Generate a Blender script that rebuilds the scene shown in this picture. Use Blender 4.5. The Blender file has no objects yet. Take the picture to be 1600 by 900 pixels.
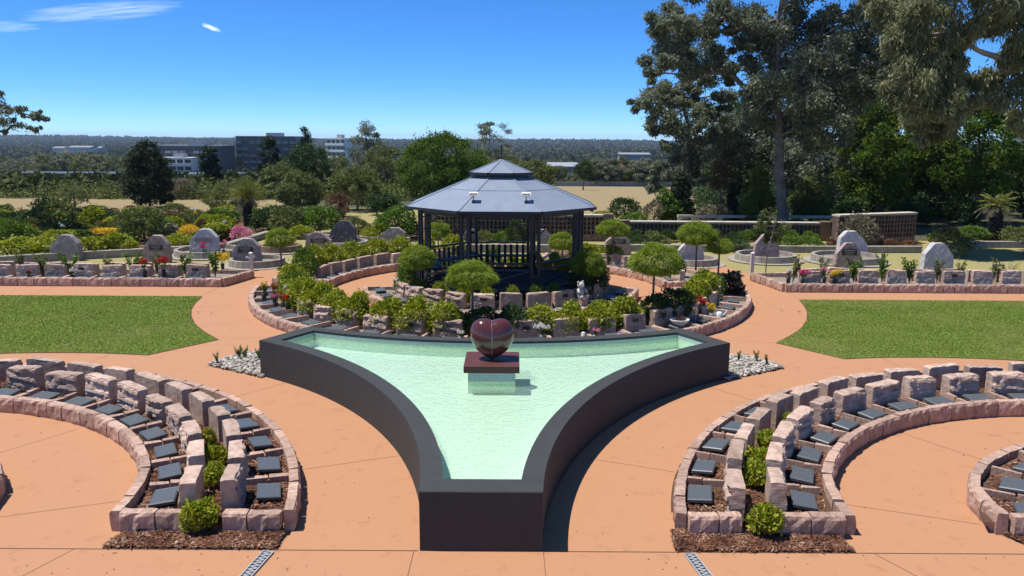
import bpy, math, random
import numpy as np
from mathutils import Matrix, Vector, noise

SC = bpy.context.scene
COL = SC.collection
R = math.radians

# ------------------------------------------------------------------ camera
cam = bpy.data.cameras.new("camera")
cam.sensor_width = 36.0
cam.lens = 1249.0 * 36.0 / 1600.0
cam.clip_start = 0.1
cam.clip_end = 20000
camo = bpy.data.objects.new("camera", cam)
COL.objects.link(camo)
camo.matrix_world = (Matrix.Translation((0.34, 0.0, 4.70)) @ Matrix.Rotation(R(90 - 10.56), 4, 'X')
                     @ Matrix.Rotation(R(0.32), 4, 'Z'))
SC.camera = camo

# ------------------------------------------------------------------ sky, sun, exposure
SUN_EL, SUN_AZ = R(68), R(272)          # high sun, from the left (azimuth clockwise from +Y)
world = bpy.data.worlds.new("World")
SC.world = world
world.use_nodes = True
wn, wl = world.node_tree.nodes, world.node_tree.links
wn.clear()
w_out = wn.new('ShaderNodeOutputWorld')
w_bg = wn.new('ShaderNodeBackground')
w_sky = wn.new('ShaderNodeTexSky')
w_sky.sky_type = 'NISHITA'
w_sky.sun_disc = False
w_sky.sun_elevation = SUN_EL
w_sky.sun_rotation = SUN_AZ
w_sky.altitude = 9000
w_sky.air_density = 1.7
w_sky.dust_density = 0.0
w_sky.ozone_density = 9.0
w_bg.inputs['Strength'].default_value = 0.148
w_hsv = wn.new('ShaderNodeHueSaturation')
w_hsv.inputs['Saturation'].default_value = 1.12
w_hsv.inputs['Value'].default_value = 1.0
wl.new(w_sky.outputs['Color'], w_hsv.inputs['Color'])
w_tc = wn.new('ShaderNodeTexCoord')
def sky_cloud(last, az, el, su, sv, roll, nscale, stretch, lo, hi, amount):
    """one thin cloud: a soft patch of the sky round a direction, torn up by noise"""
    c = Vector((math.sin(az) * math.cos(el), math.cos(az) * math.cos(el), math.sin(el)))
    u = Vector((math.cos(az), -math.sin(az), 0)); v = u.cross(c)
    u, v = u * math.cos(roll) + v * math.sin(roll), v * math.cos(roll) - u * math.sin(roll)
    def dot(w, k):
        n = wn.new('ShaderNodeVectorMath'); n.operation = 'DOT_PRODUCT'
        wl.new(w_tc.outputs['Generated'], n.inputs[0]); n.inputs[1].default_value = w / k
        return n.outputs['Value']
    a, b = dot(u, su), dot(v, sv)
    f = dot(c, 1.0)
    def mth(op, x, y=None):
        n = wn.new('ShaderNodeMath'); n.operation = op
        for i, q in enumerate((x, y)):
            if q is None: continue
            if isinstance(q, (int, float)): n.inputs[i].default_value = q
            else: wl.new(q, n.inputs[i])
        return n.outputs[0]
    d2 = mth('ADD', mth('MULTIPLY', a, a), mth('MULTIPLY', b, b))
    m = mth('MULTIPLY', mth('MAXIMUM', mth('SUBTRACT', 1.0, d2), 0.0), mth('GREATER_THAN', f, 0.5))
    cx = wn.new('ShaderNodeCombineXYZ'); wl.new(a, cx.inputs[0]); wl.new(b, cx.inputs[1])
    mp = wn.new('ShaderNodeMapping'); mp.inputs['Scale'].default_value = (nscale, nscale * stretch, 1); mp.inputs['Location'].default_value = (az * 7, el * 5, 0.3)
    wl.new(cx.outputs[0], mp.inputs['Vector'])
    no = wn.new('ShaderNodeTexNoise'); no.inputs['Scale'].default_value = 1.0; no.inputs['Detail'].default_value = 8; no.inputs['Roughness'].default_value = 0.6
    wl.new(mp.outputs[0], no.inputs['Vector'])
    mr = wn.new('ShaderNodeMapRange'); mr.inputs['From Min'].default_value = lo; mr.inputs['From Max'].default_value = hi
    wl.new(mth('MULTIPLY', no.outputs['Fac'], mth('POWER', m, 0.6)), mr.inputs['Value'])
    fac = mth('MULTIPLY', mr.outputs[0], amount)
    mx = wn.new('ShaderNodeMixRGB'); mx.inputs[2].default_value = (8.0, 8.6, 9.2, 1)
    wl.new(fac, mx.inputs[0]); wl.new(last, mx.inputs[1])
    return mx.outputs[0]
w_last = w_hsv.outputs['Color']
for a_ in [(-0.455, 0.1315, 0.10, 0.0125, 0.145, 2.4, 2.6, 0.26, 0.78, 0.42), (-0.545, 0.110, 0.035, 0.007, 0.05, 1.6, 2.0, 0.25, 0.8, 0.3),
           (-0.348, 0.1208, 0.0135, 0.0036, -0.36, 2.6, 1.4, 0.26, 0.58, 0.8), (-0.9, 0.5, 0.3, 0.05, 0.1, 2.5, 2.5, 0.3, 0.75, 0.4), (1.4, 0.35, 0.28, 0.04, 0.1, 2.5, 2.5, 0.3, 0.75, 0.4),
           (2.8, 0.4, 0.35, 0.05, -0.1, 2.5, 2.5, 0.3, 0.75, 0.4), (-2.2, 0.3, 0.25, 0.03, 0.1, 2.5, 2.5, 0.3, 0.75, 0.4)]:
    w_last = sky_cloud(w_last, *a_)
wl.new(w_last, w_bg.inputs['Color'])
wl.new(w_bg.outputs['Background'], w_out.inputs['Surface'])

sun = bpy.data.lights.new("sun", 'SUN')
sun.energy = 5.0
sun.angle = R(0.53)
sun.color = (1.0, 0.955, 0.89)
suno = bpy.data.objects.new("sun", sun)
COL.objects.link(suno)
sdir = Vector((math.sin(SUN_AZ) * math.cos(SUN_EL), math.cos(SUN_AZ) * math.cos(SUN_EL), math.sin(SUN_EL)))
suno.rotation_euler = sdir.to_track_quat('Z', 'Y').to_euler()
suno.location = (-20, 0, 60)

SC.view_settings.view_transform = 'Standard'
SC.view_settings.look = 'None'
SC.view_settings.exposure = 0.3
SC.view_settings.gamma = 1.0
SC.render.engine = 'CYCLES'
SC.cycles.use_denoising = True
SC.cycles.max_bounces = 8
SC.cycles.diffuse_bounces = 3
SC.cycles.glossy_bounces = 3
SC.cycles.transmission_bounces = 6
SC.cycles.transparent_max_bounces = 10
SC.cycles.caustics_reflective = False
SC.cycles.caustics_refractive = False

# ------------------------------------------------------------------ materials
def node_mat(name):
    m = bpy.data.materials.new(name)
    m.use_nodes = True
    nt = m.node_tree
    b = nt.nodes['Principled BSDF']
    return m, nt, b

def N(nt, t, **kw):
    n = nt.nodes.new(t)
    for k, v in kw.items():
        if k in n.inputs.keys():
            n.inputs[k].default_value = v
        else:
            setattr(n, k, v)
    return n

def ramp(nt, cols, pos=None):
    n = nt.nodes.new('ShaderNodeValToRGB')
    cr = n.color_ramp
    k = len(cols)
    pos = pos or [i / (k - 1) for i in range(k)]
    while len(cr.elements) < k:
        cr.elements.new(0.5)
    for e, c, p in zip(cr.elements, cols, pos):
        e.position = p
        e.color = (*c, 1)
    return n

def stone_mat(name, cols, scale=6, rough=0.85, bump=0.5, bscale=30, spec=0.3, island=0.0, dist=0.02, pos=None):
    """grained surface: two noises for colour, a finer one for relief"""
    m, nt, b = node_mat(name)
    tc = N(nt, 'ShaderNodeTexCoord')
    oi = N(nt, 'ShaderNodeObjectInfo')
    add = N(nt, 'ShaderNodeVectorMath', operation='ADD')
    sc_ = N(nt, 'ShaderNodeVectorMath', operation='SCALE')
    sc_.inputs['Scale'].default_value = 37.0
    nt.links.new(oi.outputs['Random'], sc_.inputs[0])
    nt.links.new(tc.outputs['Object'], add.inputs[0])
    nt.links.new(sc_.outputs[0], add.inputs[1])
    n1 = N(nt, 'ShaderNodeTexNoise', Scale=scale, Detail=8.0, Roughness=0.65)
    nt.links.new(add.outputs[0], n1.inputs['Vector'])
    r = ramp(nt, cols, pos)
    nt.links.new(n1.outputs['Fac'], r.inputs['Fac'])
    last = r.outputs['Color']
    if island:
        hs = N(nt, 'ShaderNodeHueSaturation')
        mr = N(nt, 'ShaderNodeMapRange')
        mr.inputs['To Min'].default_value = 1 - island
        mr.inputs['To Max'].default_value = 1 + island
        nt.links.new(oi.outputs['Random'], mr.inputs['Value'])
        nt.links.new(mr.outputs[0], hs.inputs['Value'])
        nt.links.new(last, hs.inputs['Color'])
        last = hs.outputs['Color']
    nt.links.new(last, b.inputs['Base Color'])
    n2 = N(nt, 'ShaderNodeTexNoise', Scale=bscale, Detail=6.0, Roughness=0.7)
    nt.links.new(add.outputs[0], n2.inputs['Vector'])
    bp = N(nt, 'ShaderNodeBump', Strength=bump, Distance=dist)
    nt.links.new(n2.outputs['Fac'], bp.inputs['Height'])
    nt.links.new(bp.outputs['Normal'], b.inputs['Normal'])
    b.inputs['Roughness'].default_value = rough
    b.inputs['Specular IOR Level'].default_value = spec
    return m

def leaf_mat(name, cols, trans=0.3, rnd_amt=0.62, rough=0.55, spec=0.2, var=0.35, scale=0.8, stretch=None):
    """leaves: each leaf its own tone (random per island) plus slow clumps"""
    m, nt, b = node_mat(name)
    out = nt.nodes['Material Output']
    ge = N(nt, 'ShaderNodeNewGeometry')
    tc = N(nt, 'ShaderNodeTexCoord')
    n1 = N(nt, 'ShaderNodeTexNoise', Scale=scale, Detail=2.0)
    if stretch:
        mp = N(nt, 'ShaderNodeMapping')
        mp.inputs['Scale'].default_value = stretch
        nt.links.new(tc.outputs['Object'], mp.inputs['Vector']); nt.links.new(mp.outputs[0], n1.inputs['Vector'])
    else:
        nt.links.new(tc.outputs['Object'], n1.inputs['Vector'])
    mx = N(nt, 'ShaderNodeMath', operation='MULTIPLY_ADD')
    nt.links.new(ge.outputs['Random Per Island'], mx.inputs[0])
    mx.inputs[1].default_value = rnd_amt
    ma = N(nt, 'ShaderNodeMath', operation='MULTIPLY_ADD')
    nt.links.new(n1.outputs['Fac'], ma.inputs[0])
    ma.inputs[1].default_value = 0.9
    ma.inputs[2].default_value = -0.27 + (0.62 - rnd_amt) * 0.45
    nt.links.new(ma.outputs[0], mx.inputs[2])
    r = ramp(nt, cols)
    nt.links.new(mx.outputs[0], r.inputs['Fac'])
    nt.links.new(r.outputs['Color'], b.inputs['Base Color'])
    b.inputs['Roughness'].default_value = rough
    b.inputs['Specular IOR Level'].default_value = spec
    tr = N(nt, 'ShaderNodeBsdfTranslucent')
    hs = N(nt, 'ShaderNodeHueSaturation', Saturation=1.1, Value=1.1)
    nt.links.new(r.outputs['Color'], hs.inputs['Color'])
    nt.links.new(hs.outputs['Color'], tr.inputs['Color'])
    ms = N(nt, 'ShaderNodeMixShader')
    ms.inputs['Fac'].default_value = trans
    nt.links.new(b.outputs['BSDF'], ms.inputs[1])
    nt.links.new(tr.outputs['BSDF'], ms.inputs[2])
    nt.links.new(ms.outputs['Shader'], out.inputs['Surface'])
    return m

def plain_mat(name, col, rough=0.5, metal=0.0, spec=0.5, coat=0.0, var=0.12, scale=9, bump=0.0, bscale=60):
    m, nt, b = node_mat(name)
    tc = N(nt, 'ShaderNodeTexCoord')
    n1 = N(nt, 'ShaderNodeTexNoise', Scale=scale, Detail=7.0, Roughness=0.65)
    nt.links.new(tc.outputs['Object'], n1.inputs['Vector'])
    lo = tuple(c * (1 - var) for c in col)
    hi = tuple(min(1, c * (1 + var)) for c in col)
    r = ramp(nt, [lo, hi], [0.3, 0.7])
    nt.links.new(n1.outputs['Fac'], r.inputs['Fac'])
    nt.links.new(r.outputs['Color'], b.inputs['Base Color'])
    mr = N(nt, 'ShaderNodeMapRange')
    mr.inputs['To Min'].default_value = max(0, rough - 0.08)
    mr.inputs['To Max'].default_value = min(1, rough + 0.08)
    nt.links.new(n1.outputs['Fac'], mr.inputs['Value'])
    nt.links.new(mr.outputs[0], b.inputs['Roughness'])
    b.inputs['Metallic'].default_value = metal
    b.inputs['Specular IOR Level'].default_value = spec
    b.inputs['Coat Weight'].default_value = coat
    if bump:
        n2 = N(nt, 'ShaderNodeTexNoise', Scale=bscale, Detail=5.0)
        nt.links.new(tc.outputs['Object'], n2.inputs['Vector'])
        bp = N(nt, 'ShaderNodeBump', Strength=bump, Distance=0.01)
        nt.links.new(n2.outputs['Fac'], bp.inputs['Height'])
        nt.links.new(bp.outputs['Normal'], b.inputs['Normal'])
    return m

M = {}
M['stone'] = stone_mat('pink_sandstone', [(0.29, 0.19, 0.142), (0.47, 0.335, 0.258), (0.60, 0.46, 0.365)], scale=7, bump=0.7, bscale=34, island=0.2, dist=0.02, pos=[0.3, 0.52, 0.75])
M['kerb'] = stone_mat('kerb_sandstone', [(0.30, 0.175, 0.128), (0.47, 0.312, 0.236), (0.61, 0.46, 0.36)], scale=8, bump=0.8, bscale=26, island=0.2, dist=0.025, pos=[0.3, 0.52, 0.75])
M['boulder'] = stone_mat('boulder_stone', [(0.20, 0.165, 0.16), (0.30, 0.25, 0.24), (0.40, 0.34, 0.32)], scale=5, bump=0.5, bscale=40, pos=[0.3, 0.5, 0.75])
M['boulder_pink'] = stone_mat('pink_boulder_stone', [(0.22, 0.15, 0.14), (0.33, 0.245, 0.22), (0.44, 0.34, 0.31)], scale=5, bump=0.5, bscale=40, pos=[0.3, 0.5, 0.75])
M['boulder_pale'] = stone_mat('pale_boulder_stone', [(0.38, 0.35, 0.35), (0.47, 0.44, 0.43), (0.56, 0.52, 0.50)], scale=6, bump=0.4, bscale=40, pos=[0.3, 0.5, 0.75])
M['boulder_dark'] = stone_mat('dark_boulder_stone', [(0.075, 0.07, 0.07), (0.12, 0.108, 0.105), (0.17, 0.15, 0.14)], scale=5, bump=0.4, bscale=40, pos=[0.3, 0.5, 0.75])
M['granite'] = plain_mat('black_granite', (0.085, 0.096, 0.104), rough=0.45, spec=0.4, var=0.3, scale=60)
M['bronze'] = plain_mat('bronze_plate', (0.055, 0.032, 0.026), rough=0.45, metal=0.3, var=0.4, scale=70)
M['charcoal'] = plain_mat('charcoal_render', (0.050, 0.052, 0.050), rough=0.7, spec=0.15, var=0.10, scale=5, bump=0.15, bscale=160)
M['coping'] = stone_mat('cream_coping', [(0.38, 0.32, 0.24), (0.52, 0.45, 0.35), (0.62, 0.55, 0.45)], scale=4, bump=0.4, bscale=40, pos=[0.3, 0.5, 0.75])
M['concrete'] = stone_mat('pale_concrete', [(0.20, 0.175, 0.14), (0.31, 0.275, 0.225), (0.42, 0.38, 0.32)], scale=5, bump=0.3, bscale=50, pos=[0.3, 0.5, 0.75])
M['granite_red'] = plain_mat('red_granite', (0.090, 0.026, 0.024), rough=0.14, spec=0.5, coat=0.35, var=0.25, scale=90)
M['granite_slab'] = plain_mat('honed_red_granite', (0.105, 0.036, 0.030), rough=0.42, spec=0.3, var=0.25, scale=90)
M['gunmetal'] = plain_mat('gunmetal_paint', (0.016, 0.019, 0.027), rough=0.45, spec=0.4, var=0.15)
M['roof'] = plain_mat('grey_blue_roof', (0.215, 0.250, 0.305), rough=0.5, metal=0.0, spec=0.35, var=0.09, scale=2.2)
M['white'] = plain_mat('white_paint', (0.72, 0.71, 0.68), rough=0.5, var=0.06)
M['cream'] = plain_mat('cream_render', (0.58, 0.54, 0.47), rough=0.8, var=0.08)
M['galv'] = plain_mat('galvanised_steel', (0.38, 0.38, 0.38), rough=0.5, metal=0.1, var=0.15)
M['black'] = plain_mat('black_plastic', (0.015, 0.015, 0.017), rough=0.4)
M['void'] = plain_mat('drain_dark', (0.02, 0.018, 0.016), rough=0.9)
M['timber'] = stone_mat('weathered_timber', [(0.30, 0.24, 0.17), (0.45, 0.38, 0.29), (0.58, 0.50, 0.40)], scale=4, bump=0.3, pos=[0.3, 0.5, 0.75])
M['bark'] = stone_mat('grey_bark', [(0.075, 0.058, 0.047), (0.15, 0.122, 0.10), (0.24, 0.20, 0.165)], scale=2.4, bump=0.8, bscale=9, dist=0.05, pos=[0.3, 0.5, 0.7])
M['bark_pale'] = stone_mat('pale_gum_bark', [(0.17, 0.135, 0.11), (0.31, 0.26, 0.215), (0.46, 0.40, 0.34)], scale=1.2, bump=0.4, bscale=7, dist=0.04, pos=[0.3, 0.5, 0.7])
M['brick'] = stone_mat('brown_brick', [(0.12, 0.075, 0.050), (0.20, 0.128, 0.085), (0.28, 0.185, 0.125)], scale=5, bump=0.4, bscale=40, island=0.1, pos=[0.3, 0.5, 0.7])
M['black_bark'] = plain_mat('charred_bark', (0.018, 0.015, 0.013), rough=0.9, var=0.4)
M['joint'] = plain_mat('joint_filler', (0.13, 0.06, 0.036), rough=0.9)
# leaves
M['lf_yellow'] = leaf_mat('yellow_green_leaves', [(0.075, 0.12, 0.015), (0.19, 0.24, 0.022), (0.36, 0.38, 0.035), (0.50, 0.47, 0.06)], scale=3)
M['lf_fresh'] = leaf_mat('fresh_green_leaves', [(0.05, 0.10, 0.016), (0.11, 0.185, 0.025), (0.19, 0.275, 0.04)], scale=3)
M['lf_dark'] = leaf_mat('dark_green_leaves', [(0.020, 0.044, 0.012), (0.045, 0.082, 0.022), (0.08, 0.125, 0.035)], scale=1.5)
M['lf_olive'] = leaf_mat('olive_leaves', [(0.060, 0.080, 0.022), (0.135, 0.155, 0.042), (0.24, 0.25, 0.075)], scale=0.9)
M['lf_gum'] = leaf_mat('gum_leaves', [(0.055, 0.070, 0.042), (0.135, 0.155, 0.092), (0.24, 0.26, 0.165), (0.37, 0.38, 0.26)], scale=0.5, trans=0.38, spec=0.25, rough=0.5)
M['lf_drab'] = leaf_mat('drab_gum_leaves', [(0.085, 0.092, 0.040), (0.175, 0.182, 0.080), (0.28, 0.28, 0.14), (0.42, 0.40, 0.23)], scale=0.6, trans=0.36, spec=0.25, rough=0.5)
M['lf_bright'] = leaf_mat('bright_tree_leaves', [(0.035, 0.075, 0.010), (0.08, 0.14, 0.018), (0.15, 0.21, 0.028)], scale=0.6, trans=0.4)
M['lf_conifer'] = leaf_mat('conifer_sprays', [(0.016, 0.03, 0.014), (0.03, 0.05, 0.02), (0.05, 0.072, 0.026)], scale=0.9, trans=0.12)
M['lf_lime'] = leaf_mat('golden_conifer_sprays', [(0.05, 0.075, 0.012), (0.12, 0.15, 0.02), (0.21, 0.22, 0.035)], scale=1.1, trans=0.2)
M['lf_feather'] = leaf_mat('feathery_acacia_leaves', [(0.09, 0.145, 0.018), (0.20, 0.275, 0.028), (0.34, 0.40, 0.05)], scale=3, trans=0.4)
M['lf_russet'] = leaf_mat('russet_leaves', [(0.07, 0.04, 0.022), (0.15, 0.075, 0.04), (0.22, 0.12, 0.07)], scale=1.5)
M['lf_grey'] = leaf_mat('dry_grey_leaves', [(0.11, 0.095, 0.06), (0.19, 0.165, 0.105), (0.27, 0.24, 0.16)], scale=1.5)
M['lf_purple'] = leaf_mat('dark_purple_leaves', [(0.012, 0.012, 0.010), (0.025, 0.022, 0.018), (0.05, 0.035, 0.028)], scale=2, trans=0.1)
M['lf_straw'] = leaf_mat('straw_green_needles', [(0.10, 0.12, 0.02), (0.20, 0.21, 0.04), (0.34, 0.31, 0.10)], scale=2)
M['fl_yellow'] = leaf_mat('yellow_petals', [(0.55, 0.30, 0.02), (0.75, 0.52, 0.03), (0.80, 0.62, 0.08)], scale=4, trans=0.25)
M['fl_red'] = leaf_mat('red_petals', [(0.25, 0.008, 0.012), (0.50, 0.015, 0.02), (0.62, 0.05, 0.06)], scale=4, trans=0.2)
M['fl_pink'] = leaf_mat('pink_petals', [(0.52, 0.12, 0.22), (0.70, 0.25, 0.36), (0.80, 0.45, 0.50)], scale=4, trans=0.2)
M['fl_white'] = leaf_mat('white_petals', [(0.55, 0.55, 0.50), (0.75, 0.74, 0.70), (0.82, 0.81, 0.78)], scale=4, trans=0.2)
M['fl_rust'] = leaf_mat('rust_petals', [(0.25, 0.05, 0.02), (0.40, 0.10, 0.03), (0.50, 0.18, 0.08)], scale=4, trans=0.2)
M['fl_magenta'] = leaf_mat('magenta_petals', [(0.40, 0.02, 0.12), (0.62, 0.05, 0.22), (0.70, 0.15, 0.35)], scale=4, trans=0.2)
M['grass'] = leaf_mat('lawn_blades', [(0.050, 0.105, 0.010), (0.105, 0.195, 0.018), (0.17, 0.26, 0.03), (0.30, 0.35, 0.09)], scale=1.0, stretch=(0.35, 1.3, 1), trans=0.35, rnd_amt=0.36)
M['grass_dry'] = leaf_mat('dry_lawn_blades', [(0.17, 0.20, 0.045), (0.27, 0.28, 0.075), (0.36, 0.33, 0.12)], scale=0.5, trans=0.3)
M['chips'] = leaf_mat('bark_chips', [(0.03, 0.013, 0.009), (0.12, 0.05, 0.03), (0.25, 0.115, 0.065), (0.55, 0.40, 0.29)], scale=4, trans=0.0, rough=0.85)

def paving_mat():
    m, nt, b = node_mat('orange_concrete')
    tc = N(nt, 'ShaderNodeTexCoord')
    a = N(nt, 'ShaderNodeTexNoise', Scale=0.55, Detail=6.0, Roughness=0.6)
    c = N(nt, 'ShaderNodeTexNoise', Scale=9.0, Detail=6.0, Roughness=0.7)
    f = N(nt, 'ShaderNodeTexNoise', Scale=160.0, Detail=3.0)
    for n in (a, c, f):
        nt.links.new(tc.outputs['Object'], n.inputs['Vector'])
    r = ramp(nt, [(0.285, 0.125, 0.058), (0.362, 0.170, 0.081), (0.425, 0.216, 0.112)], [0.36, 0.5, 0.64])
    m1 = N(nt, 'ShaderNodeMath', operation='MULTIPLY_ADD')
    nt.links.new(c.outputs['Fac'], m1.inputs[0]); m1.inputs[1].default_value = 0.35
    m2 = N(nt, 'ShaderNodeMath', operation='MULTIPLY_ADD')
    nt.links.new(a.outputs['Fac'], m2.inputs[0]); m2.inputs[1].default_value = 0.65
    nt.links.new(m2.outputs[0], m1.inputs[2])
    nt.links.new(m1.outputs[0], r.inputs['Fac'])
    # small dark stains
    v = N(nt, 'ShaderNodeTexNoise', Scale=3.1, Detail=9.0, Roughness=0.75)
    nt.links.new(tc.outputs['Object'], v.inputs['Vector'])
    vr = ramp(nt, [(1, 1, 1), (0.70, 0.64, 0.60)], [0.55, 0.72])
    nt.links.new(v.outputs['Fac'], vr.inputs['Fac'])
    mm = N(nt, 'ShaderNodeMixRGB', blend_type='MULTIPLY')
    mm.inputs[0].default_value = 0.8
    nt.links.new(r.outputs['Color'], mm.inputs[1]); nt.links.new(vr.outputs['Color'], mm.inputs[2])
    nt.links.new(mm.outputs['Color'], b.inputs['Base Color'])
    bp = N(nt, 'ShaderNodeBump', Strength=0.25, Distance=0.004)
    nt.links.new(f.outputs['Fac'], bp.inputs['Height'])
    nt.links.new(bp.outputs['Normal'], b.inputs['Normal'])
    b.inputs['Roughness'].default_value = 0.8
    b.inputs['Specular IOR Level'].default_value = 0.25
    return m
M['paving'] = paving_mat()

def tile_mat(name, tone, grout, size=0.034, var=0.14):
    """mosaic: little square tiles with paler grout, each tile its own tone"""
    m, nt, b = node_mat(name)
    tc = N(nt, 'ShaderNodeTexCoord')
    br = N(nt, 'ShaderNodeTexBrick')
    br.offset = 0.0
    br.inputs['Scale'].default_value = 1.0
    br.inputs['Brick Width'].default_value = size
    br.inputs['Row Height'].default_value = size
    br.inputs['Mortar Size'].default_value = 0.0028
    br.inputs['Color1'].default_value = (*[c * (1 - var) for c in tone], 1)
    br.inputs['Color2'].default_value = (*[min(1, c * (1 + var)) for c in tone], 1)
    br.inputs['Mortar'].default_value = (*grout, 1)
    nt.links.new(tc.outputs['UV'], br.inputs['Vector'])
    nt.links.new(br.outputs['Color'], b.inputs['Base Color'])
    b.inputs['Roughness'].default_value = 0.3
    return m
M['tile_mint'] = tile_mat('mint_mosaic', (0.58, 0.86, 0.63), (0.88, 0.95, 0.84))
M['tile_grey'] = tile_mat('grey_mosaic', (0.34, 0.44, 0.41), (0.62, 0.68, 0.64))

def water_mat():
    m, nt, b = node_mat('pool_water')
    out = nt.nodes['Material Output']
    nt.nodes.remove(b)
    tc = N(nt, 'ShaderNodeTexCoord')
    n1 = N(nt, 'ShaderNodeTexNoise', Scale=7.0, Detail=5.0, Roughness=0.6, Distortion=0.6)
    n2 = N(nt, 'ShaderNodeTexNoise', Scale=20.0, Detail=4.0, Roughness=0.6, Distortion=0.4)
    nt.links.new(tc.outputs['Object'], n1.inputs['Vector'])
    nt.links.new(tc.outputs['Object'], n2.inputs['Vector'])
    ad = N(nt, 'ShaderNodeMath', operation='MULTIPLY_ADD')
    nt.links.new(n2.outputs['Fac'], ad.inputs[0]); ad.inputs[1].default_value = 0.35
    nt.links.new(n1.outputs['Fac'], ad.inputs[2])
    sh = N(nt, 'ShaderNodeMapping'); sh.inputs['Location'].default_value = (0.0, -13.45, 0.0)
    nt.links.new(tc.outputs['Object'], sh.inputs['Vector'])
    wv = N(nt, 'ShaderNodeTexWave', wave_type='RINGS', rings_direction='Z')
    wv.inputs['Scale'].default_value = 2.6; wv.inputs['Distortion'].default_value = 4.5; wv.inputs['Detail'].default_value = 2.0; wv.inputs['Detail Scale'].default_value = 1.6
    nt.links.new(sh.outputs[0], wv.inputs['Vector'])
    ln = N(nt, 'ShaderNodeVectorMath', operation='LENGTH'); nt.links.new(sh.outputs[0], ln.inputs[0])
    fall = N(nt, 'ShaderNodeMapRange'); fall.inputs['From Min'].default_value = 0.5; fall.inputs['From Max'].default_value = 4.2; fall.inputs['To Min'].default_value = 0.15; fall.inputs['To Max'].default_value = 0.0
    nt.links.new(ln.outputs['Value'], fall.inputs['Value'])
    ad2 = N(nt, 'ShaderNodeMath', operation='MULTIPLY_ADD')
    nt.links.new(wv.outputs['Fac'], ad2.inputs[0]); nt.links.new(fall.outputs[0], ad2.inputs[1]); nt.links.new(ad.outputs[0], ad2.inputs[2])
    bp = N(nt, 'ShaderNodeBump', Strength=0.45, Distance=0.05)
    nt.links.new(ad2.outputs[0], bp.inputs['Height'])
    tr = N(nt, 'ShaderNodeBsdfTransparent'); tr.inputs['Color'].default_value = (0.955, 0.995, 0.98, 1)
    rf = N(nt, 'ShaderNodeBsdfRefraction', IOR=1.33, Roughness=0.0); rf.inputs['Color'].default_value = (0.955, 0.995, 0.98, 1)
    gl = N(nt, 'ShaderNodeBsdfGlossy', Roughness=0.02)
    fr = N(nt, 'ShaderNodeFresnel', IOR=1.33)
    for n in (rf, gl, fr):
        nt.links.new(bp.outputs['Normal'], n.inputs['Normal'])
    a = N(nt, 'ShaderNodeMixShader'); a.inputs['Fac'].default_value = 0.22
    nt.links.new(tr.outputs[0], a.inputs[1]); nt.links.new(rf.outputs[0], a.inputs[2])
    c = N(nt, 'ShaderNodeMixShader')
    nt.links.new(fr.outputs[0], c.inputs['Fac'])
    nt.links.new(a.outputs[0], c.inputs[1]); nt.links.new(gl.outputs[0], c.inputs[2])
    nt.links.new(c.outputs[0], out.inputs['Surface'])
    return m
M['water'] = water_mat()

def ground_mat(name, cols, scale, pos=None, fine=40, bump=0.6, dist=0.03):
    m, nt, b = node_mat(name)
    tc = N(nt, 'ShaderNodeTexCoord')
    a = N(nt, 'ShaderNodeTexNoise', Scale=scale, Detail=8.0, Roughness=0.7)
    c = N(nt, 'ShaderNodeTexNoise', Scale=fine, Detail=5.0, Roughness=0.7)
    nt.links.new(tc.outputs['Object'], a.inputs['Vector'])
    nt.links.new(tc.outputs['Object'], c.inputs['Vector'])
    s = N(nt, 'ShaderNodeMath', operation='MULTIPLY_ADD')
    nt.links.new(c.outputs['Fac'], s.inputs[0]); s.inputs[1].default_value = 0.5
    h = N(nt, 'ShaderNodeMath', operation='MULTIPLY_ADD')
    nt.links.new(a.outputs['Fac'], h.inputs[0]); h.inputs[1].default_value = 0.5
    nt.links.new(h.outputs[0], s.inputs[2])
    r = ramp(nt, cols, pos)
    nt.links.new(s.outputs[0], r.inputs['Fac'])
    nt.links.new(r.outputs['Color'], b.inputs['Base Color'])
    bp = N(nt, 'ShaderNodeBump', Strength=bump, Distance=dist)
    nt.links.new(c.outputs['Fac'], bp.inputs['Height'])
    nt.links.new(bp.outputs['Normal'], b.inputs['Normal'])
    b.inputs['Roughness'].default_value = 0.95
    b.inputs['Specular IOR Level'].default_value = 0.1
    return m
M['soil'] = ground_mat('mulch_soil', [(0.022, 0.011, 0.008), (0.065, 0.032, 0.021), (0.15, 0.085, 0.055)], 9, [0.32, 0.5, 0.7], fine=70, bump=1.0)
M['gravel_soil'] = ground_mat('gravelly_soil', [(0.06, 0.045, 0.036), (0.14, 0.11, 0.09), (0.28, 0.24, 0.20)], 7, [0.32, 0.5, 0.7], fine=60, bump=1.0)
M['lawn'] = ground_mat('lawn_turf', [(0.04, 0.08, 0.012), (0.08, 0.14, 0.02), (0.16, 0.20, 0.045)], 0.6, [0.3, 0.5, 0.72], fine=60)
M['couch'] = ground_mat('thin_dry_turf', [(0.10, 0.125, 0.030), (0.185, 0.19, 0.06), (0.29, 0.255, 0.11)], 0.8, [0.3, 0.5, 0.7], fine=30)
M['field'] = ground_mat('dry_field', [(0.13, 0.115, 0.045), (0.205, 0.16, 0.075), (0.27, 0.21, 0.11)], 0.06, [0.3, 0.5, 0.7], fine=1.5, bump=0.3)
M['bush_floor'] = ground_mat('bush_floor', [(0.022, 0.028, 0.014), (0.045, 0.052, 0.026), (0.085, 0.085, 0.045)], 0.02, [0.3, 0.5, 0.7], fine=0.2, bump=0.3)
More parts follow.
